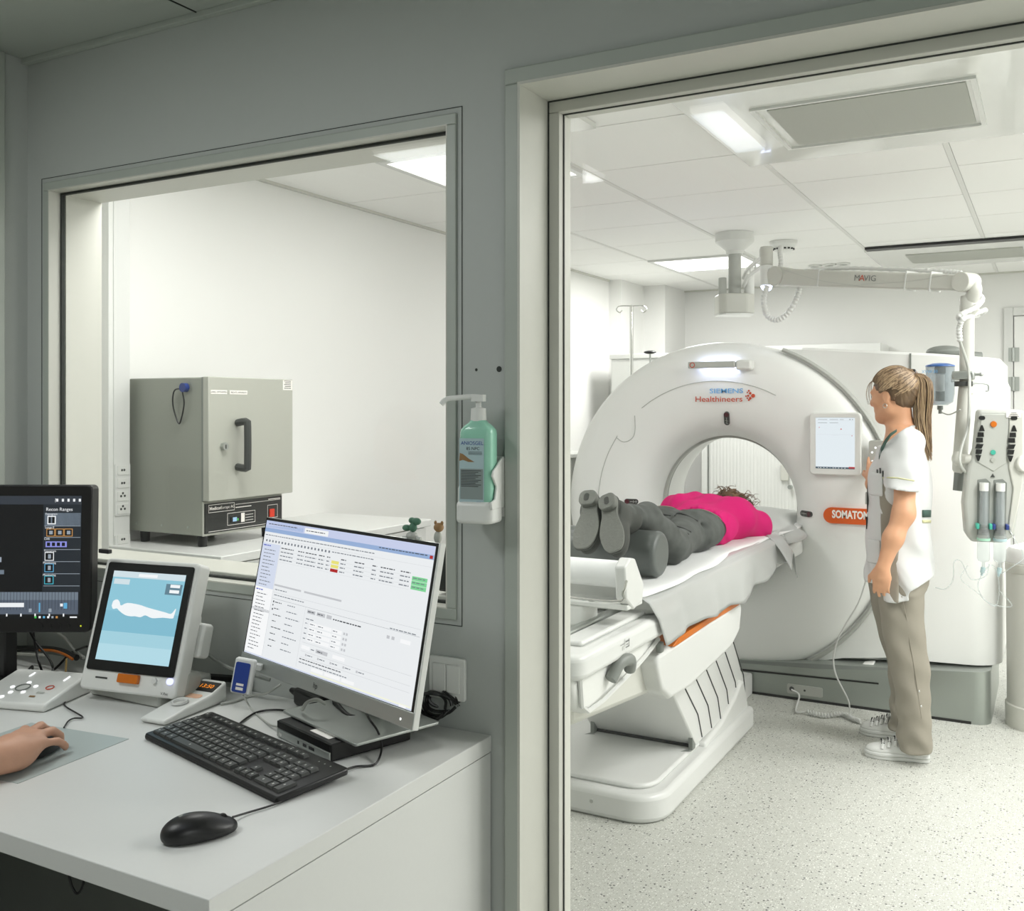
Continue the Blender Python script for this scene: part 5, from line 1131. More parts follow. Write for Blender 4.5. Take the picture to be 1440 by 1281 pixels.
t=obj('wall_box',MB().b2((XL+.001,5.0,1.5),(XL+.03,5.08,1.62)),M_white,bevel=.006) ; tag(t,'small white wall box on the far left wall behind the window edge','wall box')
# counter
cz=.955; cxr=-2.39
t=thing('wall_counter','white base counter running along the left wall under the oven','counter',(-2.69,3.0,0))
obj('worktop',MB().b2((XL+.001,2.37,cz-.03),(cxr,3.62,cz)),M_white2,t,bevel=.003)
obj('body',MB().b2((XL+.001,2.40,.08),(cxr-.03,3.60,cz-.03)),M_white,t,bevel=.003)
for k in range(2): 
    d=obj('door',MB().b2((cxr-.03,2.405+.6*k,.09),(cxr-.012,2.995+.6*k,cz-.035)),M_white2,t,bevel=.002)
    obj('door_handle',MB().b2((cxr-.012,2.93+.12*k*0+.6*k*0+.6*k,.75),(cxr+.012,2.95+.6*k,.87)),M_silver,d,bevel=.003)
obj('plinth',MB().b2((XL+.02,2.45,.0),(cxr-.08,3.58,.08)),M_offw,t)
# oven (drying oven / incubator)
xf=PX(281,640,-2.60).x; xf=-2.595; y0=2.485; zb=.995; zt=1.553; xb=-2.965; y1=2.915
t=thing('drying_oven','grey drying oven with black handle and black control panel on the counter','oven',(-2.78,2.72,cz))
obj('housing',MB().b2((xb,y0,zb),(xf,y1-.03,zt-.002)),M_oven,t,bevel=.004)
dr_=obj('oven_door',MB().b2((xf+.002,y0-.002,1.118),(xf+.032,y1,zt)),M_ovenf,t,bevel=.003)
obj('door_edge',MB().b2((xf-.001,y0-.003,1.118),(xf+.006,y0+.0,zt-.002)),M_mgrey,dr_)
cp=obj('control_panel',MB().b2((xf+.002,y0+.006,zb+.008),(xf+.008,y1-.035,1.108)),M_ovenp,t)
obj('panel_frame',MB().b2((xf-.002,y0,zb),(xf+.003,y1-.03,1.114)),M_ovenf,t)
XO=xf+.0085
MO=Matrix(((0,0,1,XO),(1,0,0,0),(0,1,0,0),(0,0,0,1)))   # local x=y, local y=z, normal +x
def oy(px,x=XO): return PX(px,600,x).y
q=MB(MO)
def orect(y_0,z_0,y_1,z_1,t_=.0015):
    q.rect(y_0,z_0,y_1,z_0+t_,.0006);q.rect(y_0,z_1-t_,y_1,z_1,.0006);q.rect(y_0,z_0,y_0+t_,z_1,.0006);q.rect(y_1-t_,z_0,y_1,z_1,.0006)
orect(y0+.02,1.075,y0+.145,1.103); orect(y0+.11,1.022,y0+.25,1.066); orect(y0+.315,1.028,y0+.37,1.078)
q.rect(y0+.15,1.094,y0+.385,1.0955,.0006);q.rect(y0+.02,1.008,y0+.385,1.0095,.0006);q.rect(y0+.15,1.082,y0+.23,1.085,.0006);q.rect(y0+.32,1.098,y0+.385,1.101,.0006)
for k in range(3): q.rect(y0+.20,1.032+.010*k,y0+.24,1.0335+.010*k,.0006); 
q.rect(y0+.178,1.028,y0+.196,1.061,.0006)
obj('panel_lines',q,M_slet,cp,fix=False)
MtO=frame(Vector((XO+.0008,y0+.082,1.089)),(0,1,0),(0,0,1))
text('lettering','Medicor',frame(Vector((XO+.0008,y0+.052,1.089)),(0,1,0),(0,0,1)),.0165,M_slet,cp,bold=.0004)
text('lettering','Europe AG',frame(Vector((XO+.0008,y0+.112,1.089)),(0,1,0),(0,0,1)),.015,M_slet,cp)
obj('display',MB(MO).prism(rrect(y0+.125,1.030,y0+.172,1.052,.002),0,.002),M_black,cp)
q=MB(MO).rect(y0+.135,1.034,y0+.155,1.049,.0024,0).rect(y0+.157,1.036,y0+.163,1.044,.0024,1); obj('lit_digits',q,[screenmat('lcd_blue',(170,210,240),1.0),screenmat('lcd_green',(90,210,90),1.0)],cp,fix=False)
obj('power_switch',MB(MO).prism(rrect(y0+.325,1.032,y0+.350,1.062,.002),0,.004),M_red,cp)
yh=y0+.135; obj('handle',MB().tube([(xf+.032,yh,1.39),(xf+.075,yh,1.395),(xf+.082,yh,1.375),(xf+.082,yh,1.245),(xf+.075,yh,1.228),(xf+.032,yh,1.232)],.0135,n=8,sm=2),M_dgrey,dr_)
lk=obj('key_lock',MB().cyl((xf+.032,y0+.066,1.308),(xf+.046,y0+.066,1.308),.014,n=8),M_silver,dr_)
obj('keyhole',MB().b2((xf+.046,y0+.064,1.300),(xf+.0468,y0+.068,1.314)),M_black,lk)
for a,b_,s in((.008,.085,'LINKS: OPWARMEN'),(.098,.185,'RECHTS: AFKOELEN')):
    st=obj('name_strip',MB().b2((xf+.0321,y0+a,1.492),(xf+.0328,y0+b_,1.506)),M_slet,dr_)
    text('lettering',s,frame(Vector((xf+.0332,y0+(a+b_)/2,1.499)),(0,1,0),(0,0,1)),.0085,M_ink,st)
st=obj('asset_label',MB().b2((xf+.0321,y1-.056,1.512),(xf+.0328,y1-.004,1.55)),M_slet,dr_)
q=MB()
for k in range(5): q.b2((xf+.0329,y1-.05+.004*(k%2),1.545-.0068*k),(xf+.0331,y1-.012,1.5475-.0068*k))
obj('label_print',q,M_ink,st)
for fx,fy in((xb+.05,y0+.03),(xf-.03,y0+.03),(xb+.05,y1-.08),(xf-.03,y1-.08)): obj('foot',MB().cyl((fx,fy,cz),(fx,fy,zb+.002),.016,.018,n=16),M_black,t)
pc=Vector((xf-.075,y0-.003,1.515)); obj('port_plug',MB().cyl(pc,pc+Vector((0,-.018,0)),.016,n=20),M_navy,t)
obj('plug_strap',MB().tube([pc+Vector((-.004,-.014,-.004)),pc+Vector((-.045,-.012,-.01)),pc+Vector((-.055,-.010,-.06)),pc+Vector((-.03,-.008,-.125)),pc+Vector((-.014,-.008,-.105)),pc+Vector((.0,-.010,-.055)),pc+Vector((-.004,-.014,-.012))],.0028,n=6),M_black,t)
for k in range(3): obj('housing_screw',MB().cyl((xb+.04+.13*k,y0,zb+.028),(xb+.04+.13*k,y0-.002,zb+.028),.004,n=8),M_silver,t)
# dark device behind the monitor inside the window
t=obj('speaker_box',MB().b2((-1.205,1.835+.012,1.032),(-1.175,1.90,1.13)),M_dgrey,bevel=.006); tag(t,'small dark grey box on the window sill behind the right edge of the monitor','speaker box')
# ================================================================ WALL FITTINGS
s0=PY(606,922,YW0);s1=PY(657,984,YW0)
Mwl=MFy(YW0)
t=thing('light_switch','white double rocker light switch on the grey wall below the window','light switch',((s0.x+s1.x)/2,YW0,(s0.z+s1.z)/2))
obj('frame',MB(Mwl).prism(rrect(s0.x,s1.z-.004,s1.x,s0.z+.004,.006),0.0005,.009),M_white,t,bevel=.002)
mx_=(s0.x+s1.x)/2
for a,b_ in((s0.x+.012,mx_-.001),(mx_+.001,s1.x-.012)): obj('rocker',MB(Mwl).prism(rrect(a,s1.z+.012,b_,s0.z-.010,.003),.009,.013),M_white,t,bevel=.0015)
for px,py,r in((702,519,.0042),(670,520,.0022)):
    p=PY(px,py,YW0); h_=obj('wall_hole',MB(Mwl).lathe([(0,.0006),(r*1.5,.0006)],n=14,M=Mwl@Matrix.Translation((p.x,p.z,0))),M_seam)
    tag(h_,'%s dark screw hole in the grey wall above the sanitizer bottle'%('larger, right' if px==702 else 'smaller, left'),'screw hole')
# sanitizer
c=PY(673,650,1.735); c=Vector((c.x,1.735,0)); zb_=PY(673,735,1.735).z; zt_=PY(673,592,1.735).z
t=thing('sanitizer_dispenser','green hand gel pump bottle in a white wall holder between window and glass wall','hand sanitizer',(c.x,1.74,zb_))
Msd=Matrix.Translation((c.x,c.y,0))@Matrix.Rotation(math.radians(8),4,'Z')
q=MB(Msd); vs=[]; fs=[]
sec=[(zb_+.012,.034,.022,.014),(zb_+.016,.036,.024,.015),(zt_-.026,.036,.024,.015),(zt_-.018,.035,.0235,.016),(zt_-.010,.029,.021,.017),(zt_-.003,.020,.017,.0155),(zt_+.004,.0145,.0145,.0140)]
for z,a,b_,r in sec: vs+=[(x,y,z) for x,y in rrect(-a,-b_,a,b_,r,6)]
n=28
for j in range(len(sec)-1): fs+=[(j*n+i,j*n+(i+1)%n,(j+1)*n+(i+1)%n,(j+1)*n+i) for i in range(n)]
fs+=[tuple(range(n-1,-1,-1)),tuple(range((len(sec)-1)*n,len(sec)*n))]
bt=obj('bottle',q.add(vs,fs),M_gel,t,angle=50)
obj('cap',MB(Msd).lathe([(.0,zt_),(.0165,zt_),(.0155,zt_+.026),(.006,zt_+.028),(.006,zt_+.045),(0,zt_+.045)],n=28),M_white,t)
obj('pump',MB(Msd).tube([(.012,-.004,zt_+.048),(-.012,-.004,zt_+.050),(-.045,-.02,zt_+.047),(-.060,-.03,zt_+.044),(-.068,-.035,zt_+.034)],.0055,n=10).b2((-.012,-.011,zt_+.040),(.014,.006,zt_+.054)),M_white,t)
yl=-.0243
MS=Msd@Matrix(((1,0,0,0),(0,0,-1,yl),(0,1,0,0),(0,0,0,1)))
lb_=obj('label',MB(MS).rect(-.032,zb_+.032,.022,zt_-.035,.0004),M_lab,bt)
zl=zt_-.035; zz=zb_+.032; hL=zl-zz
text('lettering','ANIOSGEL',MS@Matrix.Translation((-.004,zl-.010,.0008)),.0105,M_bluep,lb_)
text('lettering','85 NPC',MS@Matrix.Translation((-.002,zl-.021,.0008)),.009,M_ink,lb_)
q=MB(MS)
q.add([(-.032,zl-.046,.0008),(-.031,zl-.030,.0008),(-.024,zl-.032,.0008),(-.010,zl-.042,.0008),(.002,zl-.048,.0008),(-.012,zl-.048,.0008),(-.024,zl-.044,.0008)],[tuple(range(7))],1)
q.rect(-.030,zz+.018,.020,zl-.062,.0008,0)
for k in range(3): q.rect(-.012,zl-.028-.0025*k,.018,zl-.0272-.0025*k,.0008,2)
for k in range(11): q.rect(-.028,zl-.066-.0032*k,.016-(k%3)*.006,zl-.0648-.0032*k,.0012,2)
q.lathe([(.0045,.0008),(.0032,.0008)],M=MS@Matrix.Translation((-.022,zz+.008,0)),n=16,m=3); q.rect(.006,zz+.003,.016,zz+.013,.0008,3); q.rect(-.012,zz+.004,.004,zz+.011,.0008,4)
obj('label_print',q,[M_lab2,M_brown,M_ink,M_bluep,M_slet],lb_,fix=False)
q=MB(Msd).prism(rrect(-.042,-.032,.042,.040,.02,6),zb_,zb_+.045); hd_=obj('holder_cup',q,M_white,t,bevel=.008,seg=3)
q=MB(Msd@Matrix(((0,0,1,0),(1,0,0,0),(0,1,0,0),(0,0,0,1)))).prism([(-.030,zb_+.03),(-.034,zb_+.045),(-.012,zb_+.05),(-.004,zb_+.075),(-.026,zb_+.098),(-.02,zb_+.108),(.03,zb_+.135),(.045,zb_+.13),(.045,zb_+.03)],.0375,.0425); obj('holder_side',q,M_white,hd_,bevel=.0015)
q=MB(Msd@Matrix(((0,0,1,0),(1,0,0,0),(0,1,0,0),(0,0,0,1)))).prism([(-.01,zb_+.03),(-.01,zb_+.07),(.03,zb_+.10),(.045,zb_+.10),(.045,zb_+.03)],-.0425,-.0375); obj('holder_side',q,M_white,hd_,bevel=.0015)
obj('holder_back',MB(Msd).b2((-.0425,.040,zb_+.01),(.0425,.046,zb_+.135)),M_white,hd_)
# ================================================================ DESK
DZ=.755; dx0,dx1,dy0=CX0+.004,-1.03,.998
t=thing('desk','light grey laminate desk with thick top and solid right side panel','desk',(-1.8,1.4,0))
obj('desktop',MB().b2((dx0,dy0,DZ-.034),(dx1,YW0-.002,DZ)),M_desk,t,bevel=.0015)
obj('side_panel',MB().b2((dx1-.03,dy0+.012,.0),(dx1-.001,YW0-.004,DZ-.036)),M_desk,t)
obj('back_panel',MB().b2((dx0,1.62,.05),(dx1-.032,1.64,DZ-.036)),M_deskd,t)
obj('side_panel',MB().b2((dx0,dy0+.02,.0),(dx0+.03,1.6,DZ-.036)),M_deskd,t)
# ---------------------------------------------------------------- bright monitor
TL=Vector((-1.544,1.665,1.198));TR=Vector((-.953,1.479,1.199));BL=Vector((-1.557,1.602,.878))
MMo=frame(BL,TR-TL,TL-BL); mw,mh=.610,.327
t=thing('monitor','silver-framed monitor showing a bright white form, tilted back on a silver stand','monitor',(-1.34,1.65,DZ))
sn=1 if (MMo.to_3x3()@Vector((0,0,1))).y<0 else -1
assert sn==1
ch=.030
obj('housing',MB(MMo).prism(rrect(0,0,mw,mh,.004),-.010,-.001).prism(rrect(.06,.04,mw-.06,mh-.05,.02),-.034,-.0101),M_silver,t,bevel=.003)
obj('bezel',MB(MMo).rect(.001,ch-.001,mw-.005,mh-.001,.0004),M_blackg,t,fix=False)
obj('chin',MB(MMo).b2((0,0,-.004),(mw,ch,.003)),M_silver,t,bevel=.0015)
obj('side_rim',MB(MMo).b2((mw-.004,0,-.011),(mw+.001,mh,.002)),M_white,t,bevel=.001)
su0,su1,sv0,sv1=.006,mw-.012,ch+.001,mh-.007
sW,sH=su1-su0,sv1-sv0
scn=obj('screen',MB(MMo).rect(su0,sv0,su1,sv1,.001),screenmat('screen_form',(232,235,237),1.0),t,fix=False)
cols=[((245,247,248),0),((120,126,134),1),((70,74,80),2),((150,176,216),3),((200,208,236),4),((236,228,120),5),((176,20,24),6),((126,214,150),7),((196,198,202),8),((244,246,226),9),((70,84,190),10),((214,222,240),11),((250,251,252),12)]
sm=[screenmat('form_%s'%n_,c_,.95) for n_,(c_,_) in zip(['white','grey','dark','blue','lavender','yellow','red','green','bar','cream','link','side','box'],cols)]
q=MB(MMo); lay=[0]
def R2(u0,v0,u1,v1,m,h=.0014): q.rect(su0+u0*sW,sv1-v1*sH,su0+u1*sW,sv1-v0*sH,h,m)
rnd=random.Random(11)
def tx(u0,v,u1,m=1,th=.006,h=.0018):
    u=u0
    while u<u1:
        l=rnd.uniform(.008,.022); R2(u,v,min(u+l,u1),v+th,m,h); u+=l+.004
R2(0,0,1,.055,4);R2(0,.0,.26,.05,3);R2(.27,.012,.42,.05,0,.0017);R2(0,.055,1,.085,3);R2(.98,.06,.995,.08,6,.0018);tx(.02,.02,.22,2);tx(.28,.028,.40,2)
tx(.01,.105,.70,1);R2(0,.13,1,.131,8)
for k in range(20): R2(.02+.022*k,.142,.03+.022*k,.158,1,.0018)
tx(.46,.145,.70,1)
tx(.72,.06,.97,2)
R2(0,.17,.125,.50,11);R2(0,.5,.125,.985,12);tx(.01,.182,.06,10,.008)
for k in range(11): tx(.02,.215+.026*k,.085+rnd.uniform(-.02,.02),1)
tx(.01,.515,.06,10,.008)
for k in range(17): tx(.02,.545+.0255*k,.06+rnd.uniform(0,.035),2,.005)
R2(0,.655,.125,.675,8)
R2(.127,.17,.1285,.985,8)
for j in range(4):
    v=.185+.028*j
    for u0,u1 in((.135,.22),(.25,.29),(.30,.37),(.385,.42),(.435,.455),(.52,.55),(.60,.655),(.70,.725),(.745,.82),(.85,.9)): tx(u0,v,u1,2 if j==0 else 1,.007)
    if j: R2(.465,v-.008,.51,v+.014,5 if j<3 else 6); R2(.91,v-.008,.985,v+.018,7); tx(.915,v,.975,1,.006,.0019)
for j in range(4): R2(.135,.207+.028*j,.90,.2078+.028*j,8)
R2(.13,.455,.31,.468,8);R2(.33,.455,.56,.468,8)
tx(.14,.49,.22,1);R2(.13,.515,.99,.5165,8);tx(.14,.53,.34,1);R2(.13,.56,.99,.5615,1)
R2(.14,.575,.148,.588,2);R2(.14,.60,.146,.612,2);R2(.14,.63,.148,.643,2)
for k,u in enumerate((.20,.19,.21,.18,.22,.19,.2,.18)): tx(.155,.58+.045*k,u,2); tx(.24,.58+.045*k,.24+.05+(k%3)*.02,1)
R2(.355,.565,.356,.975,8)
R2(.37,.575,.42,.60,8);R2(.43,.575,.48,.60,8);R2(.49,.575,.52,.60,8);tx(.375,.584,.415,2);tx(.435,.584,.47,2);tx(.53,.59,.69,2,.008)
tx(.37,.635,.42,1)
for j in range(4):
    v=.665+.035*j; tx(.37,v,.385,1)
    R2(.395,v-.01,.44,v+.016,12);R2(.445,v-.01,.53,v+.016,12);R2(.535,v-.01,.59,v+.016,12);tx(.40,v,.43,1);tx(.45,v,.48,1);tx(.54,v,.565,1);R2(.60,v-.006,.61,v+.01,8);R2(.615,v-.006,.625,v+.01,8)
R2(.37,.82,.42,.845,12);tx(.43,.83,.45,1);R2(.46,.82,.53,.845,8);tx(.47,.83,.50,2);R2(.56,.82,.63,.845,12)
for v in(.80,.86,.90): R2(.37,v,.98,v+.0015,8)
for k in range(5): R2(.40+.075*k,.872,.41+.075*k,.887,8);tx(.414+.075*k,.876,.445+.075*k,1)
tx(.37,.912,.62,2,.006);tx(.37,.935,.66,1);R2(.45,.95,.52,.972,12);R2(.53,.95,.62,.972,12);R2(.63,.95,.70,.972,12)
R2(.83,.60,.845,.62,8);R2(.855,.60,.87,.62,8);R2(.90,.60,.95,.625,12);tx(.84,.55,.97,1)
R2(.45,.978,.995,.988,9);R2(.0,.990,1,1,11);R2(.94,.983,.975,.997,12,.002)
obj('screen_graphics',q,sm,scn,fix=False)
q=MB(MMo); text('emblem','hp',MMo@Matrix.Translation((mw*.49,ch*.5,.0036)),.016,M_dgrey,t)
obj('power_light',MB(MMo).lathe([(0,.0035),(.0022,.0035)],n=10,M=MMo@Matrix.Translation((mw-.035,ch*.42,0))),screenmat('power_led',(255,255,255),2.0),t)
# stand : plate corners
A1=PZ(396,1000,.795);A2=PZ(499,1048,.795);A3=PZ(620,1017,.795); ux=(A2-A1); uy=(A3-A2); O=A1.lerp(A3,.5)
MSt=frame(O,ux,uy); hw,hd2=ux.length/2,uy.length/2
obj('stand_plate',MB(MSt).prism(rrect(-hw,-hd2,hw,hd2,.006),-.003,.003),M_silver,t,bevel=.0015)
nk=O+Vector(uy).normalized()*.035
obj('stand_column',MB(MSt).b2((-.035,.02,.003),(.035,.045,.20)),M_silver,t,bevel=.006)
obj('stand_hub',MB(MMo).b2((mw*.42,.10,-.075),(mw*.58,.19,-.032)),M_dgrey,t,bevel=.006)
# mini PC under the plate
B1=PZ(391,1022,DZ+.02);B2=PZ(466,1058,DZ+.02); ux=(B2-B1); ux.z=0; uy=Vector((-ux.y,ux.x,0)).normalized()
MPc=frame(Vector((B1.x,B1.y,DZ)),ux,uy); pw_=ux.length
t=thing('mini_computer','flat black mini computer with silver front strip under the monitor stand','computer',(B1.x+.1,B1.y+.1,DZ))
obj('case',MB(MPc).b2((0,.0,.001),(pw_,.19,.0355)),M_black,t,bevel=.003)
obj('front_strip',MB(MPc).b2((.002,-.004,.002),(pw_-.002,.0,.019)),M_silver,t,bevel=.001)
obj('vent_strip',MB(MPc).b2((.002,-.003,.020),(pw_-.002,.0,.034)),M_blackg,t)
for u in(.42,.52,.63,.70): obj('port',MB(MPc).b2((pw_*u,-.0048,.008),(pw_*u+(.013 if u>.45 and u<.66 else .005),-.004,.014)),M_black,t)
obj('label_strip',MB(MPc).b2((pw_*.52,.012,.0355),(pw_*.86,.03,.0362)),M_slet,t)
text('emblem','hp',MPc@Matrix(((1,0,0,.018),(0,0,-1,-.0045),(0,1,0,.010),(0,0,0,1))),.010,M_slet,t)
# figurines on the monitor top
def ontop(u,h=0): return MMo@Vector((u*mw,mh,-.015))+Vector((0,0,h))
c=ontop(.83,.0)
t=obj('plant_figurine',MB().ell(c+Vector((0,0,.006)),(.012,.01,.008),m=1).tube([c+Vector((-.02,0,.001)),c+Vector((0,0,.003)),c+Vector((.02,0,.001))],.004,n=8,m=1).ell(c+Vector((-.012,0,.020)),(.009,.007,.006)).ell(c+Vector((.004,-.002,.022)),(.008,.007,.009)).ell(c+Vector((.010,0,.033)),(.010,.007,.007)).ell(c+Vector((-.001,.002,.034)),(.007,.006,.006)),[M_plant,M_lgrey]); tag(t,'tiny green plant figurine clipped on the top edge of the bright monitor','figurine')
c=ontop(.955,.0)
t=thing('animal_figurine','tiny brown animal figurine sitting on the top right corner of the bright monitor','figurine',c)
obj('body',MB().ell(c+Vector((0,0,.010)),(.0075,.007,.012)),M_grille,t); obj('head',MB().ell(c+Vector((.002,0,.028)),(.0095,.009,.0085)).ell(c+Vector((.009,0,.036)),(.003,.002,.004)).ell(c+Vector((-.005,0,.036)),(.003,.002,.004)),M_brown,t)
# ---------------------------------------------------------------- keyboard
FL=PZ(203,1034,DZ+.008);FR=PZ(390,1126,DZ+.008);BLk=PZ(277,1006,DZ+.02); ux=FR-FL; ux.z=0; kw=ux.length; kd=.155
uy=Vector((-ux.y,ux.x,0)).normalized()
MK=frame(Vector((FL.x,FL.y,DZ)),ux,uy+Vector((0,0,.075)))
t=thing('keyboard','black full-size wired keyboard lying on the desk','keyboard',(FL.x+.2,FL.y,DZ))
obj('case',MB(MK).prism(rrect(0,0,kw,kd,.008),.0005,.013),M_black,t,bevel=.003)
obj('front_lip',MB(MK).b2((.004,-.001,.002),(kw-.004,.012,.010)),M_rubber,t,bevel=.002)
kp=(kw-.02)/22.9; rows=[(.012,[1.25,1.25,1.25,6.0,1.25,1.25,1.25,1.25]),(.012+kp*1.0,[1.25,1,1,1,1,1,1,1,1,1,1,1,2.5]),(.012+kp*2.0,[1.75,1,1,1,1,1,1,1,1,1,1,1,1,1]),(.012+kp*3.0,[1.5,1,1,1,1,1,1,1,1,1,1,1,1,1.25]),(.012+kp*4.0,[1,1,1,1,1,1,1,1,1,1,1,1,1,2])]
kmesh={}
def key(x,y,w_,h_=1,mt=M_dgrey):
    k=(round(w_,2),h_)
    if k not in kmesh:
        a=kp*w_/2-.0012; b=kp*h_/2-.0012; T=[(-a,-b,0),(a,-b,0),(a,b,0),(-a,b,0),(-a+.0018,-b+.0016,.005),(a-.0018,-b+.0016,.005),(a-.0018,b-.001,.0055),(-a+.0018,b-.001,.0055)]
        T+=[(-.0022,-.002,.0056),(.0012,-.002,.0056),(.0012,.0022,.0056),(-.0022,.0022,.0056)]
        me=bpy.data.meshes.new('key'); me.from_pydata(T,[],[(0,1,5,4),(1,2,6,5),(2,3,7,6),(3,0,4,7),(4,5,6,7),(8,9,10,11)]); me.materials.append(mt); me.materials.append(M_lgrey); me.polygons[5].material_index=1; kmesh[k]=me
    o=bpy.data.objects.new('key',kmesh[k]); COL.objects.link(o); o.parent=t; o.matrix_parent_inverse=t.matrix_basis.inverted(); o.matrix_basis=MK@Matrix.Translation((x,y,.013))
for y,ws in rows:
    x=.012
    for w_ in ws:
        key(x+kp*w_/2,y+kp/2,w_); x+=kp*w_
xn=.012+kp*15.3
for i in range(3): key(xn+kp*(i+.5),.012+kp*.5,1)
key(xn+kp*1.5,.012+kp*1.5,1)
for j in(3,4):
    for i in range(3): key(xn+kp*(i+.5),.012+kp*(j+.5),1)
xp=.012+kp*18.6
key(xp+kp,.012+kp*.5,2); key(xp+kp*2.5,.012+kp*.5,1)
for j in(1,2,3):
    for i in range(3): key(xp+kp*(i+.5),.012+kp*(j+.5),1)
key(xp+kp*3.5,.012+kp*1.0,1,2)
for i in range(3): key(xp+kp*(i+.5),.012+kp*4.5,1)
yf=.012+kp*5.45
for g in range(3):
    for i in range(4): key(.012+kp*(2.2+g*4.5+i),yf+kp*.4,1,.7)
key(.012+kp*.5,yf+kp*.4,1,.7)
for i in range(3): key(xn+kp*(i+.5),yf+kp*.4,1,.7)
obj('emblem',MB(MK).lathe([(0,.0134),(.006,.0134)],n=16,M=MK@Matrix.Translation((kw*.66,kd-.014,0))),M_lgrey,t)
for k in range(3): obj('indicator_light',MB(MK).lathe([(0,.0134),(.0018,.0134)],n=8,M=MK@Matrix.Translation((kw*.86+.018*k,kd-.018,0))),M_lgrey,t)
# ---------------------------------------------------------------- mice
def mouse(c,ang,lb,wheel=True,sc=1):
    Mm_=Matrix.Translation(c)@Matrix.Rotation(math.radians(ang),4,'Z')
    t=thing('computer_mouse',lb,'computer mouse',c)
    RMm=np.array([[Mm_[i][j] for j in range(3)] for i in range(3)]); P_=lambda a,b,z:Mm_@Vector((a,b,z))
    f=union([d_ell(P_(-.015,0,.012),(.046,.032,.027),RMm),d_ell(P_(.022,0,.008),(.038,.028,.018),RMm)],.02)
    f=inter(f,lambda X,Y,Z:c[2]+.002-Z)
    surf('shell',f,(c[0]-.075,c[1]-.075,c[2]),(c[0]+.075,c[1]+.075,c[2]+.045),.0028,M_black,t,2)
    obj('scroll_wheel',MB(Mm_).cyl((.036,-.003,.021),(.036,.003,.021),.008,n=20),M_rubber,t)
    obj('button_line',MB(Mm_).tube([(.058,0,.0125),(.045,0,.0195),(.02,0,.0285),(.0,0,.0365)],.0008,n=5),M_rubber,t)
    return t,Mm_
m1=PZ(281,1172,DZ+.005); a=PZ(328,1160,DZ+.005)-PZ(232,1180,DZ+.005)
t,_=mouse(Vector((m1.x,m1.y,DZ+.0005)),math.degrees(math.atan2(a.y,a.x)),'black wired mouse alone near the front edge of the desk')
obj('emblem',MB(_).ell((-.028,.004,.0372),(.005,.004,.0008)),M_mgrey,t)
hm=Vector((-1.765,1.262,DZ+.0012))
mouse(hm,112,'black mouse under the hand of the seated person')
t=obj('mouse_pad',MB().add([(-1.655,1.140,DZ+.0003),(-1.677,1.405,DZ+.0003),(-1.95,1.375,DZ+.0003),(-1.93,1.11,DZ+.0003),(-1.655,1.140,DZ+.0010),(-1.677,1.405,DZ+.0010),(-1.95,1.375,DZ+.0010),(-1.93,1.11,DZ+.0010)],[(4,5,6,7),(3,2,1,0),(0,1,5,4),(1,2,6,5),(2,3,7,6),(3,0,4,7)]),M_padm); tag(t,'thin pale blue-grey mouse pad sheet under the hand','mouse pad')
# ---------------------------------------------------------------- seated person (arm on the desk)
w0=Vector((-1.712,1.150,DZ+.040)); el=Vector((-1.80,.92,DZ+.10)); sh_=Vector((-2.02,.66,1.10))
hf=[]
d=Vector((-.07,.18,0)).normalized(); pdn=Vector((0,0,-1)); sd_=Vector((-d.y,d.x,0))   # thumb side is left (-x)
if sd_.x>0: sd_=-sd_
W_=lambda a,b,c_:w0+d*a+sd_*b+Vector((0,0,c_))
Mh=np.array([[d[i],sd_[i],(0,0,1)[i]] for i in range(3)])
hf+=[(d_ell(W_(.050,.004,.002),(.056,.041,.018),Mh),.02),(d_ell(W_(.03,-.018,-.010),(.040,.022,.022),Mh),.02),(d_cap(W_(-.02,0,.0),W_(.02,0,.0),.027,.029),.03)]
fing=[[(.088,.030,.006),(.128,.042,.004),(.150,.045,-.012),(.160,.046,-.026)],[(.092,.010,.010),(.136,.014,.010),(.160,.016,-.006),(.168,.016,-.022)],[(.085,-.012,.008),(.124,-.018,.006),(.146,-.020,-.010),(.152,-.020,-.024)],[(.072,-.031,-.002),(.102,-.042,-.006),(.122,-.045,-.020),(.128,-.045,-.028)]]
for fi,r in zip(fing,(.0098,.0098,.0094,.0084)):
    P_=[W_(*p) for p in fi]; hf.append((d_cap(W_(.045,fi[0][1]*.75,.004),P_[0],r*1.05,r*1.12),.012))
    for k in range(3): hf.append((d_cap(P_[k],P_[k+1],r*(1.08-.07*k),r*(1.0-.07*k)),.0035))
hf+=[(d_cap(W_(.010,.030,-.008),W_(.045,.055,-.014),.015,.012),.015),(d_cap(W_(.045,.055,-.014),W_(.078,.060,-.022),.012,.010),.004)]
for b in(.022,.002,-.018): hf.append((d_cap(W_(.03,b*.6,.014),W_(.085,b*1.1+.002,.0125),.0045,.005),.008))
arm=[(d_cap(W_(-.01,0,0),el.lerp(w0,.35),.0275,.038),.03),(d_cap(el.lerp(w0,.35),el,.038,.044),.03),(d_cap(el,sh_,.045,.055),.03)]
sx,sy_=-2.12,.60
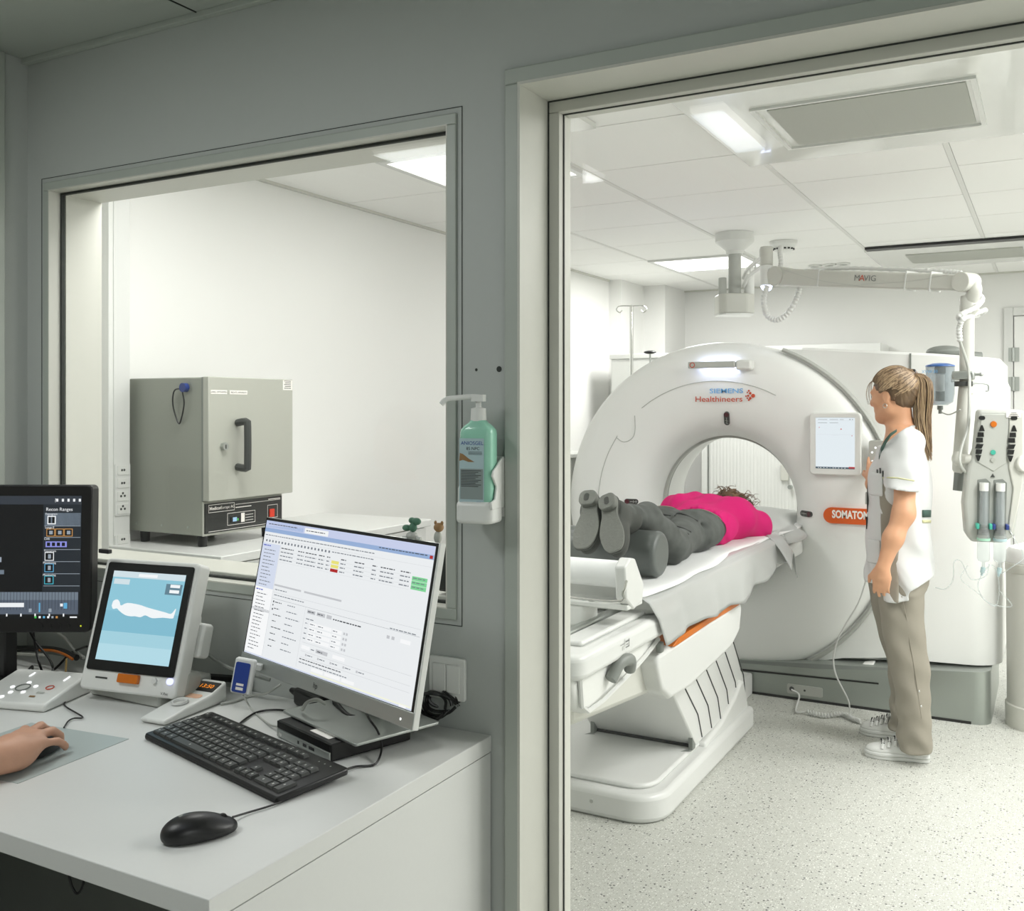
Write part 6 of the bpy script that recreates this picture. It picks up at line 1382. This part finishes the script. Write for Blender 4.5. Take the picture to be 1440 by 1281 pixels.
tor=[(d_prof('z',[(.46,sx,sy_-.02,.17,.13),(.75,sx,sy_,.15,.11),(1.0,sx,sy_+.02,.17,.115),(1.12,sx,sy_+.02,.18,.10),(1.17,sx,sy_+.02,.10,.06)]),.03),(d_cap((sx,sy_+.03,1.13),(sx,sy_+.06,1.24),.055,.052),.03),
 (d_ell((sx,sy_+.08,1.32),(.075,.095,.115)),.02),(d_ell((sx,sy_+.14,1.27),(.05,.05,.06)),.02),(d_cap((sx,sy_+.175,1.33),(sx,sy_+.195,1.295),.007,.011),.012),(d_ell((sx-.075,sy_+.08,1.31),(.01,.02,.03)),.006),(d_ell((sx+.075,sy_+.08,1.31),(.01,.02,.03)),.006),
 (d_cap((sx-.18,sy_+.02,1.10),(sx-.24,sy_+.12,.82),.052,.042),.03),(d_cap((sx-.24,sy_+.12,.82),(sx-.20,sy_+.42,.79),.040,.026),.03),
 (d_cap((sx+.09,sy_,.54),(sx+.10,sy_+.44,.54),.085,.065),.03),(d_cap((sx-.09,sy_,.54),(sx-.10,sy_+.44,.54),.085,.065),.03),(d_cap((sx+.10,sy_+.44,.52),(sx+.10,sy_+.42,.10),.06,.042),.03),(d_cap((sx-.10,sy_+.44,.52),(sx-.10,sy_+.42,.10),.06,.042),.03),
 (d_cap((sx+.10,sy_+.40,.05),(sx+.10,sy_+.56,.035),.04,.032),.03),(d_cap((sx-.10,sy_+.40,.05),(sx-.10,sy_+.56,.035),.04,.032),.03)]
c_=(sx-.20,sy_+.42,.79); tor+=[(d_ell((c_[0],c_[1]+.05,c_[2]-.008),(.040,.055,.016)),.02)]+[(d_cap((c_[0]+.014*(i-1.5),c_[1]+.08,c_[2]-.006),(c_[0]+.020*(i-1.5),c_[1]+.15-.006*abs(i-1.5),c_[2]-.018),.0095,.008),.006) for i in range(4)]+[(d_cap((c_[0]+.03,c_[1]+.03,c_[2]-.008),(c_[0]+.055,c_[1]+.08,c_[2]-.018),.012,.009),.01)]
handb=union([g for g in hf],.008)
coarse=union(tor+arm,.03)
allf=union([coarse,(handb,.012)],.012)
# one continuous body, fine around the hand
sp_=surf('seated_person',allf,(-2.48,.42,.0),(-1.60,1.40,1.46),.0062,M_skin2,None,1)
tag(sp_,'person seated at the desk, only a bare forearm and hand on a mouse showing','person')
me=sp_.data
top=union([(d_prof('z',[(.48,sx,sy_-.02,.19,.15),(.75,sx,sy_,.17,.13),(1.0,sx,sy_+.02,.19,.135),(1.12,sx,sy_+.02,.20,.115),(1.17,sx,sy_+.02,.11,.075)]),.03),(d_cap(sh_,sh_.lerp(el,.5),.070,.066),.04),(d_cap((sx-.18,sy_+.02,1.10),(sx-.215,sy_+.08,.95),.07,.065),.04)],.03)
surf('tunic',top,(-2.50,.40,.46),(-1.80,1.0,1.22),.012,M_tunic,sp_,1)
pan=union([d_cap((sx+.09,sy_,.54),(sx+.10,sy_+.44,.54),.097,.080),d_cap((sx-.09,sy_,.54),(sx-.10,sy_+.44,.54),.097,.080),d_cap((sx+.10,sy_+.44,.52),(sx+.10,sy_+.42,.12),.078,.070),d_cap((sx-.10,sy_+.44,.52),(sx-.10,sy_+.42,.12),.078,.070)],.03)
surf('trousers',pan,(-2.40,.42,.05),(-1.84,1.2,.66),.012,M_trouser,sp_,1)
surf('hair',sub(d_ell((sx,sy_+.06,1.345),(.088,.108,.115)),d_ell((sx,sy_+.17,1.28),(.09,.09,.10))),(-2.26,.48,1.2),(-1.98,.82,1.48),.008,M_hair2,sp_,1)
for s in(-1,1): obj('shoe',MB().tube([(sx+s*.10,sy_+.36,.045),(sx+s*.10,sy_+.45,.045),(sx+s*.10,sy_+.60,.034)],[.046,.034],n=14),M_white,sp_)
t=thing('stool','round grey stool under the seated person','stool',(sx,sy_,0)); obj('seat',MB().cyl((sx,sy_,.40),(sx,sy_,.455),.19,n=40),M_mgrey,t,bevel=.012); obj('column',MB().cyl((sx,sy_,.05),(sx,sy_,.40),.03,n=20),M_chrome,t)
for k in range(5):
    a=k*2*math.pi/5+.3; obj('leg',MB().tube([(sx,sy_,.09),(sx+.26*math.cos(a),sy_+.26*math.sin(a),.06)],.015,n=8,sm=2),M_chrome,t); obj('caster',MB().ell((sx+.26*math.cos(a),sy_+.26*math.sin(a),.028),(.026,.026,.028)),M_black,t)
# ---------------------------------------------------------------- dark monitor
Rr=PD(125,785,2.39); ux=Vector((.877,.481,0)); 
MD=frame(Vector((Rr.x,Rr.y,0))-ux*.52,ux,(-.03,.06,1))
if (MD.to_3x3()@Vector((0,0,1))).y>0: print('flip')
ztp=CH-(682-575)/FPX*2.40; zbm=CH-(890-575)/FPX*2.38; 
t=thing('dark_monitor','black monitor with dark scan planning screen at the left edge of the desk','monitor',(Rr.x-.25,Rr.y-.08,DZ))
MD=frame(Vector((Rr.x,Rr.y,zbm))-ux*.52+Vector((.006,0,0)),ux,(.075,.08,1)); dw,dh=.52,ztp-zbm
obj('housing',MB(MD).prism(rrect(0,0,dw,dh,.012),-.04,.0),M_black,t,bevel=.004)
obj('bezel',MB(MD).prism(rrect(.0,.0,dw,dh,.014),.0,.004),M_black,t,bevel=.002)
a0,a1,b0,b1=.03,dw-.024,.034,dh-.026
scr=obj('screen',MB(MD).rect(a0,b0,a1,b1,.0045),screenmat('screen_dark',(24,27,30),1.0),t,fix=False)
dc=[((52,58,66),0),((110,122,134),0),((235,238,240),0),((140,144,220),0),((70,180,200),0),((190,140,80),0),((16,18,20),0),((84,94,108),0),((36,42,48),0),((150,160,170),0),((96,170,210),0),((70,190,80),0)]
dm=[screenmat('scan_%d'%i if 0 else 'scan_tone_'+'abcdefghijkl'[i],c,1.0) for i,(c,_) in enumerate(dc)]
q=MB(MD); pxw=(137-0)/.52
# u measured in metres from the right screen edge leftwards, v from the top
def RD(x0,y0,x1,y1,m,h=.005): # pixel-like units of the visible part : x 0..126, y 0..170 mapped on the right part of the screen
    k=(a1-.0)/124.; X0=a1-(124-x0)*.00172; X1=a1-(124-x1)*.00172; H_=b1-b0; q.rect(X0,b1-y1/172*H_,X1,b1-y0/172*H_,h,m)
RD(-150,0,124,12,0);RD(-150,12,124,134,8,.0048);RD(-150,12,70,134,6,.0049)
RD(71,12,124,133,8);RD(72,24,123,42,1)
for k,(y) in enumerate((42,58,75,92,109,126)): RD(72,y,123,y+.7,9,.0054)
RD(76,28,88,40,2,.0054);RD(77.5,29.5,86.5,38.5,6,.0057);RD(81,29.5,83,38.5,1,.006)
for k in range(3): RD(75+12.5*k,46,87+12.5*k,57,5,.0054);RD(76+12.5*k,47,86+12.5*k,56,6,.0057);RD(79+12.5*k,49,84+12.5*k,54,9,.006)
RD(74,64,104,72,3,.0054)
for k in range(4): RD(76+7*k,65.5,80.5+7*k,70.5,6,.0057)
for y,m in((79,2),(95,10),(112,4)): RD(73,y,86,y+12,m,.0054);RD(74,y+1,85,y+11,6,.0057);RD(78,y+3,82,y+9,9,.006)
RD(-150,135,121,166,7);RD(-150,135,121,146,1,.0053)
for k in range(40): RD(-60+4.5*k,135,-59.4+4.5*k,160,0,.0056)
RD(-60,150,45,156,2,.0059);RD(66,150,68,163,10,.006);RD(101,150,106,158,10,.006);RD(96,151,100,155,2,.006);RD(52,158,56,163,9,.006);RD(80,158,84,163,9,.006)
for k in range(7): RD(-20+20*k,165,-18+20*k,169,2,.006)
RD(-150,168,124,172,6,.0054)
for k,m in enumerate((11,2,10,2,9,5)): RD(60+6*k,168.5,63+6*k,171.5,m,.006)
RD(110,169,120,171,2,.006)
RD(0,86,12,93,9,.0054); RD(0,100,8,106,2,.0054);RD(6,104,16,110,1,.0056)
q.add([MD.inverted()@(MD@Vector((a1-(124-p[0])*.00172,b1-p[1]/172*(b1-b0),.0058))) for p in((-12,88),(8,98),(-12,108))],[(0,1,2)],9)
for k in range(5): RD(88+8*k,4,91+8*k,8,2,.0054)
obj('screen_graphics',q,dm,scr,fix=False)
def DT(s,x,y,sz): text('lettering',s,MD@Matrix.Translation((a1-(124-x)*.00172,b1-y/172*(b1-b0),.0062)),sz,dm[2],scr,align='LEFT')
DT('Recon Ranges',74,19,.0115);DT('Topogram',73,25.5,.007);DT('Lunge-E',73,44.5,.007);DT('CAR',72,60.5,.007);DT('Topogram',72,77.5,.007);DT('Monitoring',71,94,.007);DT('Monitoring',71,111,.007);DT('?',86,6.5,.013)
for k in range(4): obj('menu_button',MB(MD).cyl((dw-.12+.022*k,.016,.004),(dw-.12+.022*k,.016,.0055),.006,n=16),M_black,t)
obj('power_light',MB(MD).lathe([(0,.0045),(.002,.0045)],n=8,M=MD@Matrix.Translation((dw-.022,.016,0))),screenmat('led_yellow',(190,200,40),1.5),t)
cM=MD@Vector((dw*.5,dh*.4,-.04)); 
obj('stand',MB().b2((cM.x-.03,cM.y+.01,DZ),(cM.x+.03,cM.y+.045,cM.z)),M_black,t,bevel=.004); obj('stand_base',MB().b2((cM.x-.13,cM.y-.05,DZ),(cM.x+.13,cM.y+.09,DZ+.012)),M_black,t,bevel=.004)
# small black connector behind
p=PD(148,775,2.35); t=obj('usb_stick',MB().box(p,(.035,.012,.010)),M_black,bevel=.002); t=tag(t,'small black plug sticking out behind the right edge of the dark monitor','plug')
# ---------------------------------------------------------------- tilted patient display
O_=Vector((-1.990,1.545,.829)); uD=Vector((.98,.16,0)).normalized(); vD=Vector((-.035,.30,.95))
Mdp=frame(O_,uD,vD); fw,fh=.248,.252
t=thing('patient_display','tilted white display unit with black face showing a white lying figure on light blue','display',(-1.88,1.65,DZ))
q=MB(Mdp).prism(rrect(-.012,-.045,fw+.012,fh+.010,.012),-.045,-.002); obj('housing',q,M_white,t,bevel=.005,seg=3)
obj('face_glass',MB(Mdp).prism(rrect(0,0,fw,fh,.006),-.002,.0015),M_blackg,t,bevel=.001)
obj('side_bulge',MB(Mdp).ell((fw*.62,fh*.45,-.055),(.10,.10,.035)),M_white,t)
obj('base',MB().b2((-2.02,1.578,DZ+.001),(-1.785,1.74,DZ+.045)),M_lgrey,t,bevel=.006)
q=MB(Mdp); q.prism([(-.012,-.045),(fw+.014,-.045),(fw+.014,.02),(-.012,.02)],-.09,-.03); obj('neck',q,M_lgrey,t,bevel=.01)
ds=[screenmat('sky_%s'%n_,c,1.0) for n_,c in(('top',(140,196,214)),('mid',(128,186,206)),('low',(160,206,220)),('bottom',(176,216,228)),('white',(240,244,246)),('bar',(206,222,228)),('tag',(96,128,144)))]
sx0,sx1,sy0,sy1=.022,fw-.018,.024,fh-.020
scr=obj('screen',MB(Mdp).rect(sx0,sy0,sx1,sy1,.002),ds[1],t,fix=False)
q=MB(Mdp); SW,SH=sx1-sx0,sy1-sy0
for k in range(4): pass
q.rect(sx0,sy0+.55*SH,sx1,sy1,.0023,0);q.rect(sx0,sy0,sx1,sy0+.32*SH,.0023,2);q.rect(sx0,sy0,sx1,sy0+.18*SH,.0026,3)
q.rect(sx0,sy1-.07*SH,sx1,sy1,.0026,5);q.rect(sx0+.03*SW,sy1-.15*SH,sx0+.25*SW,sy1-.09*SH,.0026,5);q.rect(sx0+.36*SW,sy1-.055*SH,sx0+.62*SW,sy1-.02*SH,.003,4);q.rect(sx1-.24*SW,sy1-.23*SH,sx1-.02*SW,sy1-.11*SH,.0026,6)
for a,b_ in((-.14,-.125),(-.20,-.185)): q.rect(sx1-.18*SW,sy1+(a)*SH-.01*SH,sx1-.05*SW,sy1+b_*SH+.01*SH,.003,4)
fig=[(.07,.60),(.08,.655),(.13,.675),(.17,.65),(.20,.61),(.28,.645),(.45,.635),(.55,.615),(.68,.595),(.82,.575),(.90,.565),(.945,.62),(.955,.615),(.945,.545),(.93,.515),(.80,.515),(.66,.50),(.56,.525),(.50,.50),(.42,.505),(.36,.50),(.28,.51),(.20,.545),(.15,.575),(.10,.565)]
c=catmull([(x,y,0) for x,y in fig+fig[:1]],3)[:-1]
q.add([(sx0+p.x*SW,sy0+p.y*SH,.003) for p in c],[tuple(range(len(c)))],4)
obj('screen_graphics',q,ds,scr,fix=False)
def knob(u,v,nm,r,mt): return obj(nm,MB(Mdp).cyl((u,v,-.002),(u,v,.004),r,n=20),mt,t)
obj('orange_button',MB(Mdp).prism(rrect(fw*.40,-.022,fw*.63,-.002,.003),-.002,.008),M_orange,t,bevel=.001)
knob(fw*.80,-.010,'round_key',.0065,M_white2); knob(fw*.97,-.008,'lit_key',.0075,screenmat('key_glow',(200,205,255),1.6))
obj('slot',MB(Mdp).prism(rrect(fw*.12,-.018,fw*.26,-.014,.002),-.002,-.0012),M_dgrey,t)
text('lettering','V.Rec',Mdp@Matrix.Translation((fw*.93,-.036,-.0008)),.009,M_ink,t)
obj('rear_knob',MB(Mdp).prism(rrect(fw+.0,.05,fw+.024,.13,.010),-.085,-.045),M_white,t,bevel=.006)
# ---------------------------------------------------------------- intercom box
c0=PZ(-42,1000,DZ);c1=PZ(62,1003,DZ);c2=PZ(113,972,DZ+.01); ux=c1-PZ(0,998,DZ); ux.z=0
ux=ux.normalized(); uy=Vector((-ux.y,ux.x,0)); 
MI=frame(Vector((c1.x,c1.y,DZ))-ux*.20,ux,uy)
t=thing('intercom_box','flat white control box with lit white keys and a ring button','control box',(c1.x-.1,c1.y+.07,DZ))
q=MB(MI@Matrix(((0,0,1,0),(1,0,0,0),(0,1,0,0),(0,0,0,1)))).prism([(0,.001),(.17,.001),(.17,.045),(.155,.048),(.0,.018)],0,.20); obj('housing',q,M_white,t,bevel=.006,seg=3)
sl=math.atan2(.030,.155); MT=MI@Matrix.Translation((0,0,.0185))@Matrix.Rotation(sl,4,'X')
lit=screenmat('intercom_lit',(250,252,255),1.5)
for u,v,w_ in((.075,.045,.010),(.060,.070,.010),(.105,.050,.010),(.085,.095,.010),(.115,.080,.010),(.030,.022,.012),(.070,.022,.011)): obj('lit_key',MB(MT).prism(rrect(u-w_/2,v-w_/2,u+w_/2,v+w_/2,w_*.45),0,.0012),lit,t)
obj('ring_button',MB(MT).tube([(.088+.016*math.cos(a),.070+.016*math.sin(a),.001) for a in np.linspace(0,6.2,18)],.0014,n=6,sm=2),M_mgrey,t)
obj('ring_button',MB(MT).tube([(.155+.009*math.cos(a),.078+.009*math.sin(a),.001) for a in np.linspace(0,6.2,18)],.0011,n=6,sm=2),M_ored,t)
obj('key_print',MB(MT).rect(.135,.030,.150,.036,.0008),M_brown,t,fix=False); obj('key_print',MB(MT).rect(.140,.048,.160,.056,.0008),M_lgrey,t,fix=False)
obj('lit_bar',MB(MT).prism(rrect(.060,.125,.064,.145,.001),0,.001),lit,t); obj('lit_bar',MB(MT).prism(rrect(.162,.115,.166,.138,.001),0,.001),lit,t)
# ---------------------------------------------------------------- handset with orange digits
r0=PZ(222,1016,DZ); r1=PZ(302,984,DZ); ux=(r1-r0); ux.z=0; MR=frame(Vector((r0.x,r0.y,DZ)),ux,Vector((-ux.y,ux.x,0))); rl=ux.length+.02
t=thing('timer_handset','small white wedge-shaped handset with orange digits behind the keyboard','handset',(r0.x+.05,r0.y+.05,DZ))
RL=.185
q=MB(MR@Matrix(((1,0,0,0),(0,0,-1,0),(0,1,0,0),(0,0,0,1)))).prism([(-.015,.001),(RL,.001),(RL,.048),(RL-.052,.030),(.05,.022),(-.02,.012)],-.035,.035); obj('housing',q,M_white,t,bevel=.006,seg=3)
MT=MR@Matrix.Translation((RL-.050,0,.0310))@Matrix.Rotation(math.radians(-19.1),4,'Y')
obj('display',MB(MT).prism(rrect(.004,-.030,.040,.030,.002),-.001,.001),M_black,t)
text('lit_digits','13:50',MT@Matrix.Translation((.022,0,.0015))@Matrix.Rotation(math.radians(-90),4,'Z')@Matrix.Rotation(math.radians(0),4,'Z'),.0185,screenmat('digits_orange',(255,150,30),1.2),t)
MT2=MR@Matrix.Translation((.05,0,.0228))@Matrix.Rotation(math.radians(-5.5),4,'Y')
obj('oval_mark',MB(MT2).prism(rrect(.052,-.022,.072,.022,.009),-.001,.0006),mat('pale_orange',(236,190,160)),t)
obj('push_button',MB(MT2).lathe([(.013,.0),(.014,.005),(.018,.006),(.019,.001)],n=28,M=MT2@Matrix.Translation((.018,0,0))),M_white2,t)
# card reader on the monitor's lower left corner
kc=PD(342,951,2.06); MC=frame(kc,(.92,.40,-.16),(.04,.1,1))
t=thing('card_reader','small blue and white upright box at the lower left corner of the bright monitor','card reader',kc)
obj('shell',MB(MC).prism(rrect(-.022,-.037,.022,.037,.005),-.010,.004),M_white,t,bevel=.003)
obj('blue_face',MB(MC).prism(rrect(-.018,-.033,.013,.029,.004),.004,.006),M_bluep,t)
obj('face_print',MB(MC).rect(-.010,-.028,.006,-.022,.0065).rect(-.010,-.019,.006,-.014,.0065),M_slet,t,fix=False)
obj('clip_arm',MB(MC).b2((.010,.015,-.030),(.030,.026,-.010)),M_white,t)
# ---------------------------------------------------------------- cables
def cable(name,label,pts,r,mt,grp=None):
    t=obj(name,MB().tube(pts,r,n=7,sm=7),mt); return tag(t,label,'cable',grp)
Z0=DZ+.004
cable('mouse_cable','thin black cable from the lone mouse passing under the keyboard',[PZ(327,1149,DZ+.008),PZ(350,1142,Z0),PZ(388,1130,Z0),PZ(425,1112,Z0)],.0018,M_black)
cable('keyboard_cable','black cable looping from the keyboard right corner up behind the bright monitor',[PZ(478,1085,DZ+.006),PZ(500,1078,Z0),PZ(528,1074,Z0),PZ(537,1050,DZ+.02),PZ(531,1028,DZ+.05),PZ(520,1012,DZ+.07),PZ(514,1000,DZ+.09)],.0022,M_black)
cable('intercom_cable','thin black cable winding from the white control box towards the hand',[PZ(112,966,DZ+.02),PZ(118,962,Z0),PZ(112,975,Z0),PZ(94,985,Z0),PZ(92,993,Z0),PZ(116,1008,Z0),PZ(104,1010,Z0),PZ(96,1014,Z0),PZ(90,1023,Z0)],.0018,M_black)
cable('black_cable','black cable curving behind the keyboard to the monitor stand',[PZ(330,1026,Z0),PZ(340,1015,Z0),PZ(360,1002,Z0),PZ(385,998,Z0),PZ(412,1000,Z0)],.0024,M_black)
cable('grey_cable','thick grey cable sagging from behind the patient display towards the card reader',[PY(284,912,1.74),PY(300,926,1.74),PY(320,938,1.72),PY(345,946,1.70),PY(380,956,1.72)],.0045,M_mgrey)
cable('reader_cable','thin grey cable hanging from the card reader to the mini computer',[PD(342,978,2.07),PZ(346,985,DZ+.03),PZ(356,1000,Z0),PZ(378,1018,Z0),PZ(392,1022,DZ+.01)],.0020,M_lgrey)
cable('grey_cable','long thin grey cable lying on the desk from the handset to the monitor stand',[PZ(310,990,Z0),PZ(330,986,Z0),PZ(355,978,Z0),PZ(375,975,DZ+.02),PZ(395,962,DZ+.04)],.0030,M_lgrey)
t=cable('power_cable','thick black power cable with white connector behind the blue card reader',[PZ(290,952,DZ+.03),PZ(310,953,DZ+.03),PZ(335,955,DZ+.03)],.009,M_black); obj('connector',MB().tube([PZ(335,955,DZ+.03),PZ(350,957,DZ+.03)],.009,n=12,sm=2),M_white,t)
t=thing('adapter_plug','grey moulded adapter plug lying between the display and the handset','adapter',PZ(300,975,DZ)); c=PZ(302,970,DZ+.014); obj('body',MB(rotz(-25,c)).b2((-.022,-.012,-.012),(.022,.012,.012)),M_mgrey,t,bevel=.004); obj('lead',MB().tube([c+Vector((-.02,.01,0)),PZ(288,963,DZ+.02),PZ(280,955,DZ+.02)],.004,n=8),M_mgrey,t)
t=thing('power_adapter','black power plug and adapter block under the left part of the bright monitor','adapter',PZ(415,985,DZ)); c=PZ(440,985,DZ+.02)
obj('block',MB(rotz(-22,c)).b2((-.06,-.02,-.018),(.05,.03,.02)),M_black,t,bevel=.006); obj('plug',MB().cyl(c+Vector((-.05,.015,.004)),c+Vector((-.09,.03,.004)),.012,.006,n=12),M_black,t)
q=MB()
for k in range(5):
    P_=[]
    for a in np.linspace(0,6.0,12): P_.append(PZ(612,990,DZ+.05)+Vector((math.cos(a)*.038+.004*k,.012*math.sin(a*2+k)+.01*k-.02,math.sin(a)*.028*(1-.06*k)+.002*k)))
    q.tube(P_,.0035,n=6,sm=3)
tag(obj('cable_coil',q,M_black),'coil of black cables right behind the bright monitor below the light switch','cable coil')
q=MB()
for k in range(4):
    P_=[PZ(470,985,DZ+.05),PZ(475+5*k,1000+2*k,DZ+.03+.004*k),PZ(500+5*k,1002+2*k,DZ+.035),PZ(530,995+2*k,DZ+.05)]; q.tube(P_,.005,n=7)
tag(obj('cable_bundle',q,M_black),'thick bundle of black cables hanging under the chin of the bright monitor','cable bundle')
cable('white_cable','short white cable curling down over the monitor stand plate',[PZ(425,998,DZ+.05),PZ(432,988,DZ+.07),PZ(445,984,DZ+.08),PZ(458,990,DZ+.07)],.0040,M_lgrey)
def yy(px,py,y): return PY(px,py,y)
cable('black_cable','black cable hanging from the dark monitor, left of two crossing ones',[yy(42,888,1.6),yy(52,905,1.62),yy(68,925,1.62),yy(74,938,1.60),PZ(72,948,Z0),PZ(60,957,Z0)],.003,M_black)
cable('black_cable','black cable hanging from the dark monitor, right of two crossing ones',[yy(47,888,1.62),yy(50,910,1.62),yy(56,935,1.60),PZ(64,949,Z0),PZ(80,938,Z0),PZ(100,918,DZ+.03),yy(122,909,1.66)],.003,M_black)
cable('cable_hose','thick black cable hose along the wall behind the dark monitor',[yy(-10,912,1.72),yy(20,912,1.72),yy(60,912,1.72),yy(85,915,1.72),yy(108,925,1.70)],.008,M_black)
cable('orange_cable','orange and black striped cable on the black hose behind the desk devices',[yy(56,914,1.70),yy(75,915,1.70),yy(90,920,1.69),yy(102,927,1.68)],.0035,M_orange)
cable('cream_cable','cream cable running left to right behind the white control box',[yy(-5,913,1.68),yy(15,918,1.68),yy(40,920,1.68),yy(62,921,1.68)],.0035,M_frame)
cable('white_cable','white cable bending from the left desk edge to behind the control box',[PZ(-6,928,DZ+.03),PZ(12,938,DZ+.01),PZ(30,944,Z0),PZ(48,948,Z0),PZ(66,949,Z0)],.0045,M_white)
cable('grey_cable','grey cable sloping down the wall between the two left displays',[yy(78,888,1.74),yy(92,898,1.74),yy(104,914,1.73),yy(118,925,1.70)],.0045,M_lgrey)
q=MB()
rnd=random.Random(4)
for k in range(7):
    cx,cy=rnd.uniform(8,38),rnd.uniform(943,962); P_=[PZ(cx+13*math.cos(a+k)+rnd.uniform(-3,3),cy+8*math.sin(a*(1+.2*k))+rnd.uniform(-2,2),DZ+.006+.008*(k%3)) for a in np.linspace(0,5.5,7)]; q.tube(P_,.0030,n=6,sm=5)
tag(obj('cable_tangle',q,M_black),'tangle of thin black cables on the desk behind the white control box','cable tangle')
p=PZ(92,951,DZ); t=obj('wooden_stick',MB().tube([p+Vector((0,0,.002)),p+Vector((.004,.0,.045))],.0025,n=6,sm=0),mat('pale_wood',(196,164,104),.7)); tag(t,'short pale wooden stick standing between control box and patient display','stick')
q=MB(); q.tube([Vector((-1.30,1.15,DZ-.04)),PD(97,1232,1.72),PD(102,1250,1.72),PD(110,1256,1.72),PD(118,1243,1.72),PD(120,1230,1.72)],.002,n=6)
q=MB(); q.tube([PD(96,1205,1.75),PD(98,1235,1.75),PD(104,1252,1.75),PD(110,1256,1.75),PD(117,1243,1.75),PD(119,1215,1.75)],.0022,n=6)
tag(obj('hanging_cable',q,M_black),'thin black cable loop hanging in the dark under the desk top','cable')
